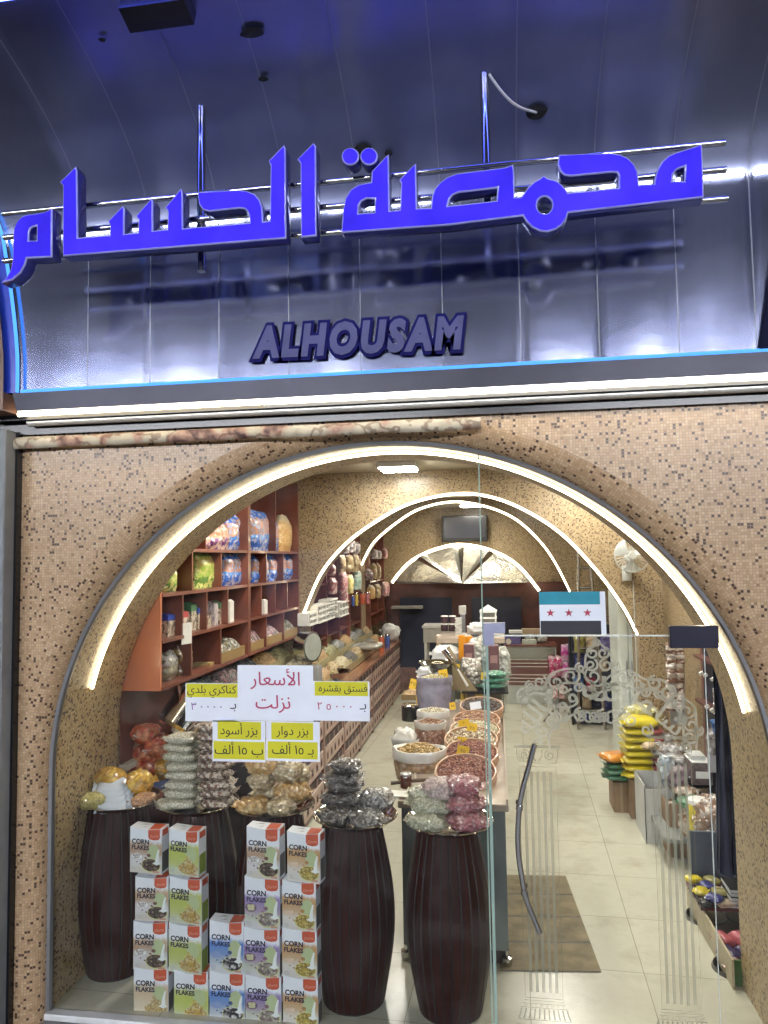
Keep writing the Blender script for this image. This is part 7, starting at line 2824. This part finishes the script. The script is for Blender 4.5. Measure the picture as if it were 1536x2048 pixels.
floor_box('carton', 'small brown carton on the floor under the green packs', 1228, 1258, 1600, 1566, 6.9, .3, M_CART)
floor_box('carton', 'dark brown carton under the tall yellow stack', 1262, 1330, 1610, 1562, 6.75, .35, M_CART)
M_WCART = plain('white_carton', (.52, .53, .52), .5, var=.06)
b = MB()
q0, q1 = at(1291, 1646, Y=6.2), at(1345, 1572, Y=6.2)
b.box((0, 0, 0), (.006, .42, q1.z), M_WCART)
b.box((0, 0, 0), (q1.x - q0.x, .006, q1.z - .03), M_WCART)
b.box((q1.x - q0.x - .006, .006, 0), (q1.x - q0.x, .42, q1.z - .05), M_WCART)
b.box((.006, .414, 0), (q1.x - q0.x - .006, .42, q1.z), M_WCART)
b.box((.006, .006, 0), (q1.x - q0.x - .006, .414, .01), M_WCART)
b.poly([(.10, q1.z - .20), (.14, q1.z - .11), (.2, q1.z - .10), (.25, q1.z - .04), (q1.x - q0.x - .004, q1.z - .04), (q1.x - q0.x - .004, q1.z - .25), (.2, q1.z - .22)], plain('tan_carton_print', (.36, .2, .12), .5), lambda x, z: (x, -.0012, z))
for k in range(3):
    b.box((.12, -.0015, .025 + .014 * k), (.19, -.0006, .031 + .014 * k), plain('carton_print_dark', (.12, .12, .12), .5))
tag(b.build('carton', smooth=0, loc=(q0.x, 6.2, 0)), 'open white carton with a tan patch standing on the floor', 'carton')
floor_box('carton', 'half open pale carton of small goods behind the etched column', 1338, 1382, 1668, 1610, 5.95, .35, M_CART, True)
for i, (px, py, lab) in enumerate(((1344, 1612, 'small packet poking from the pale carton, first'), (1356, 1616, 'small cream packet in the middle of the pale carton'), (1368, 1622, 'small white packet at the end of the pale carton'))):
    p = at(px, py + 10, Y=6.0)
    carton('small_packet', lab, 'packet', (p.x, 6.05, p.z - .1), .05, .04, .16, plain('cream_packet', (.50, .42, .26), .5, nscale=30, var=.3), M_COFP, group='packets in the pale carton')

# wrapped goods piled on the side shelf
BX = 1.30
M_SILV = contents('shiny_wrapped_goods', [(.42, .42, .44), (.22, .2, .2), (.55, .54, .52), (.34, .28, .24)], .05, .25, .9, .8, .9)
M_CLBR = contents('brown_goods_in_film', [(.36, .24, .16), (.26, .15, .10), (.48, .40, .32), (.55, .5, .44)], .05, .25, .9, .8, .9)
M_YTUB = plain('yellow_tub_goods', (.52, .44, .05), .4, coat=.5, var=.2, nscale=14)
for px, py, Y, w_, d_, h_, m, lab in ((1275, 1452, 6.9, .24, .22, .12, M_SILV, 'shiny silver bag lying on top of the yellow stack'), (1278, 1424, 7.0, .22, .2, .13, contents('yellow_white_wraps', [(.56, .54, .2), (.6, .6, .5), (.45, .42, .1)], .04, .3, .9, .8, .9), 'yellowish clear bag above the silver one'), (1302, 1440, 7.1, .2, .2, .2, contents('yellow_white_wraps', [(.56, .54, .2), (.6, .6, .5), (.45, .42, .1)], .04, .3, .9, .8, .9), 'pale yellow bag against the mosaic pillar'),
                                    (1335, 1500, 6.6, .28, .2, .12, M_SILV, 'silver film bag behind the etched capital'), (1335, 1540, 6.3, .14, .14, .24, contents('pale_blue_bottle_film', [(.42, .5, .56), (.52, .58, .6), (.34, .42, .5)], .04, .25, .9, .8, .9), 'pale blue wrapped pack between yellow stack and white tins'), (1392, 1605, 5.75, .24, .2, .07, plain('dark_green_tray', (.04, .14, .06), .4), 'dark green packet under the white topped boxes'),
                                    (1436, 1640, 5.45, .28, .25, .30, M_CLBR, 'large clear bag of brown goods beside the yellow tub'), (1440, 1685, 5.3, .2, .2, .16, M_SILV, 'white and lilac plastic bag hanging low beside the brown goods')):
    p = at(px, py, Y=Y)
    lie_bag('wrapped_bag', lab, 'bag', (p.x, Y, p.z - h_ * .5), w_, d_, h_, m, rz=RND.uniform(-.4, .4), crumple=.22, e=.7, group='wrapped goods along the side wall')
p = at(1400, 1672, Y=5.6)
can('yellow_tub', 'clear tub of yellow goods standing among the wrapped bags', (p.x, 5.6, p.z), .075, .26, M_YTUB, M_WHITE, 'tub')
block('white_tin_box', 'white topped box with dark side under the white cartons', 'box', 1385, 1527, 1425, 1570, 5.95, .25, plain('dark_stripe_box', (.12, .09, .09), .5, nscale=24, var=.6), M_WHITE)
block('white_tin_box', 'small white carton lying on the white topped box', 'box', 1383, 1512, 1411, 1524, 6.0, .16, M_WCART)
block('leaning_board', 'pale grey panel leaning by the dark shelf', 'panel', 1417, 1498, 1448, 1545, 5.8, .02, plain('pale_grey_panel', (.40, .40, .42), .4))
# plain tables that carry them
for px0, px1, py, Y, d_, lab in ((1325, 1450, 1668, 5.8, .9, 'low grey table under the wrapped bags and white boxes'), ):
    a, c = at(px0, py, Y=Y), at(px1, py, Y=Y)
    tb = thing('goods_table', lab, 'table', (a.x, Y - .1, 0))
    b = MB()
    b.box((.0, 0, a.z - .03), (c.x - a.x + .25, d_, a.z), plain('grey_table', (.25, .26, .25), .4))
    b.build('table_top', tb, 0)
    for x in (.12, c.x - a.x + .2):
        for y in (.25, d_ - .05):
            b = MB()
            b.box((x - .018, y - .018, 0), (x + .018, y + .018, a.z - .03), M_ALU)
            b.build('leg', tb, 0)

M_BROWNP = pouch('brown_white_sachet', [(0, (.20, .11, .07)), (.35, (.50, .44, .38)), (.75, (.24, .13, .08))], (.5, .42, .34), .03)
EX = [(1300, 1492, 6.55, .12, .10, .06, M_TANP, 'tan packet squeezed between the pillar and the yellow stack'), (1322, 1478, 6.9, .20, .18, .12, M_SILV, 'silver wrapped bag near the foot of the mosaic pillar'),
      (1352, 1520, 6.4, .20, .16, .10, M_SILV, 'clear silver bag at the back of the low table'), (1362, 1560, 6.1, .16, .16, .20, plain('dusky_striped_pack', (.16, .12, .14), .4, nscale=30, var=.8), 'dusky striped pack behind the etched column flutes'),
      (1376, 1585, 5.95, .18, .16, .08, M_CLBR, 'brown film bag under the dusky striped pack'), (1384, 1632, 5.75, .14, .14, .20, M_COFP, 'cream printed pack beside the yellow tub'),
      (1412, 1632, 5.6, .16, .14, .16, M_SILV, 'clear crinkled bag just behind the yellow tub'), (1424, 1604, 5.7, .2, .16, .10, M_CLBR, 'tan film bag lying over the large brown goods bag'), (1452, 1612, 5.5, .18, .16, .12, plain('cream_wrap', (.5, .46, .34), .4, coat=.5), 'cream wrapped pack beside the large brown goods bag'),
      (1416, 1676, 5.45, .12, .12, .16, M_VIO, 'violet packet at the front of the low table'), (1378, 1650, 5.7, .12, .12, .16, M_BROWNP, 'brown sachet pile at the table corner'), (1398, 1560, 6.05, .16, .16, .10, M_BLACK, 'black pack under the small white carton')]
for px, py, Y, w_, d_, h_, m, lab in EX:
    p = at(px, py, Y=Y)
    lie_bag('wrapped_pack', lab, 'pack', (p.x, Y, p.z - h_ * .5), w_, d_, h_, m, rz=RND.uniform(-.5, .5), crumple=.2, e=.5, group='wrapped goods along the side wall')

# dark side shelf with goods, hanging strip
q0, q1 = at(1404, 1300, Y=6.2), at(1424, 1300, Y=6.2)
ss = thing('side_shelf', 'dark red brown upright shelf against the wall next to the door', 'shelf', (q0.x, 5.2, 0))
b = MB()
b.box((.0, 1.0, 0), (.09, 1.06, 2.05), M_WOODRED)
b.build('upright', ss, 0)
b = MB()
b.box((.0, .0, .0), (.03, 1.0, 2.05), plain('black_navy_back', (.012, .014, .03), .5))
b.build('back_panel', ss, 0)
for z in (1.15, 1.5, 1.85):
    b = MB()
    b.box((-.07, .0, z - .02), (.0, 1.0, z), M_BACK)
    b.build('shelf', ss, 0)
for i, (px, py) in enumerate(((1403, 1347), (1411, 1351), (1426, 1359), (1443, 1369), (1415, 1414), (1425, 1421), (1436, 1429))):
    p = at(px, py, Y=5.1)
    b = MB()
    b.box((-.014, 0, -.010), (.014, .02, .010), M_WHITE, .002)
    tag(b.build('price_tab', loc=p, rot=(0, -.5, 0)), 'small white price tab on the dark side shelf rail', 'price tab', 'white price tabs on the side shelf')
for i, (px, py, m, lab) in enumerate(((1440, 1400, M_SILV, 'silver packet on the upper board of the side shelf'), (1436, 1462, M_MB, 'blue wrapped pack lower on the side shelf'), (1428, 1480, M_SILV, 'grey packet beneath the blue wrapped pack'))):
    p = at(px, py, Y=5.25)
    stand_bag('shelf_packet', lab, 'packet', (p.x, 5.2, p.z - .08), .12, .17, m, d_=.08)
for j in range(7):
    for i in range(2):
        px, py = 1341 + i * 17 + (j % 2) * 2, 1308 + j * 19
        p = at(px, py, Y=6.4 + i * .05)
        stand_bag('sachet', f'brown and white sachet on the hanging strip, {["top", "second", "third", "fourth", "fifth", "sixth", "lowest"][j]} row, {"aisle" if i == 0 else "wall"} side', 'sachet', p, .078, .10, M_BROWNP, d_=.035, rz=RND.uniform(-.4, .4), group='sachets on the hanging strip')
b = MB()
p = at(1350, 1285, Y=6.46)
q = at(1354, 1450, Y=6.46)
b.box((p.x - .06, 6.47, q.z), (p.x + .07, 6.475, p.z), plain('grey_strip_card', (.3, .28, .24), .5))
tag(b.build('hanging_strip', smooth=0), 'grey hanging card carrying the brown and white sachets', 'hanging strip')

# near bench with books, snack bars and red packs
a0 = at(1400, 1800, Y=4.72)
bn = thing('goods_bench', 'pale wooden bench with a green front board near the arch foot', 'bench', (0, 0, 0))
zb1 = at(1395, 1800, Y=4.9).z
xb0 = at(1393, 1800, Y=4.9).x
M_BENCH = plain('pale_bench_board', (.42, .36, .24), .5, var=.15)
b = MB()
b.box((xb0, 4.22, zb1 - .16), (xb0 + .012, 5.15, zb1 + .0), M_BENCH)
b.build('side_board', bn, 0)
b = MB()
b.box((xb0 + .012, 4.27, zb1 - .16), (1.58, 5.15, zb1 - .14), M_BENCH)
b.build('base_board', bn, 0)
b = MB()
b.box((xb0 + .014, 4.255, zb1 - .18), (1.58, 4.269, zb1 - .02), plain('green_board', (.05, .12, .03), .5))
b.build('front_board', bn, 0)
for x, y in ((xb0 + .08, 4.42), (xb0 + .08, 5.0), (1.5, 4.42), (1.5, 5.0)):
    b = MB()
    b.lathe([(.13, 0), (.12, .02), (.12, zb1 - .19), (.10, zb1 - .161)], plain('dark_drum', (.09, .085, .07), .3, coat=.4, var=.4, nscale=4), 22, c=(x, y, 0))
    b.build('drum_leg', bn)
M_PINKW = plain('pink_wrapper', (.46, .11, .13), .3, coat=.6, bump=.5, bscale=30)
M_NAVW = plain('navy_wrapper', (.05, .04, .12), .3, coat=.6, bump=.5, bscale=30)
M_REDW = contents('red_white_wrapper', [(.45, .07, .05), (.55, .5, .48), (.36, .05, .04)], .025, .3, .7, .4, .4)
XBR = xb0 + .06
for j, (m, nm, wh) in enumerate(((M_REDW, 'red and white', 'front row'), (M_NAVW, 'navy and white', 'second row'), (M_PINKW, 'pink', 'third row'))):
    for i in range(4):
        lie_bag('wrapped_bar', f'{nm} wrapped bar in the {wh} of the bench, {["nearest the aisle", "second from the aisle", "third from the aisle", "nearest the wall"][i]}', 'bar', (XBR + i * .10, 4.33 + j * .13 + i * .01, zb1 - .138), .085, .14, .075 if j < 2 else .095, m, rz=.5, tilt=.12, crumple=.07, e=.4, group='wrapped bars in the bench tray')
b = MB()
b.box((-.16, -.1, 0), (.4, .26, .02), M_BACK)
p = at(1400, 1793, Y=4.85)
zt2 = zb1 + .02
tag(b.build('goods_board', smooth=0, loc=(xb0 + .15, 4.86, zb1 + .001)), 'dark board above the pink bars carrying the white striped books', 'board')
M_BOOKW = plain('white_block_pack', (.60, .62, .64), .5, var=.04)
for i in range(5):
    b = MB()
    b.box((-.14, -.09, 0), (.16, .09, .019), M_BOOKW, .002)
    b.box((-.14, -.0915, .0185), (.16, .0915, .0215), M_BLACK)
    tag(b.build('white_book', smooth=0, loc=(xb0 + .30 + .008 * (i % 2), 4.85, zb1 + .0215 + i * .0225), rotz=.04 * (i % 3 - 1)), f'flat white pack, {ORD[i]}{" one" if i == 0 else (" and topmost" if i == 4 else " from the bottom")} of the pile on the dark board', 'pack', 'flat white packs on the dark board')
SM = [M_BLACK, M_OLV, M_SILV, M_YF, plain('pale_tan_bar', (.5, .4, .3), .4), M_DB]
for i in range(12):
    m = SM[(i * 5) % 6]
    nmz = ['black', 'olive', 'silver', 'yellow', 'pale tan', 'dark blue'][(i * 5) % 6]
    lie_bag('small_packet', f'small {nmz} packet {"nearer the glass" if i < 6 else "farther back"} in the jumble beside the white packs', 'packet', (xb0 + .02 + (i % 3) * .055, 4.78 + (i // 3) * .085, zb1 + .022 + (i % 2) * .028), .075, .10, .04, m, rz=i * .9, crumple=.12, e=.5, group='small packets in the jumble')
# grey end panel behind bench
b = MB()
b.box((xb0 + .05, 5.2, 0), (1.58, 5.22, at(1440, 1665, Y=5.2).z), plain('grey_blue_panel', (.10, .12, .16), .4))
tag(b.build('bench_screen', smooth=0), 'dark grey blue panel standing behind the bench', 'panel')
# dark blue coat-like cloth by the arch pier
def drape(u, v):
    z = 1.62 - 1.25 * v
    return (1.37 + .12 * (u - .5) * (1 + .5 * v) + .01 * math.sin(14 * u + 3 * v), 4.75 + .03 * math.sin(17 * u) + .02 * noise.noise(Vector((u * 4, v * 4, 0))), z)


b = MB()
b.grid(drape, 22, 20, plain('dark_blue_cloth', (.02, .026, .06), .7, bump=.3, bscale=40))
b.grid(lambda u, v: (drape(u, v)[0], drape(u, v)[1] + .05, drape(u, v)[2]), 22, 20, plain('dark_blue_cloth', (.02, .026, .06), .7, bump=.3, bscale=40))
tag(b.build('hanging_cloth'), 'dark blue cloth hanging by the arch pier', 'cloth')
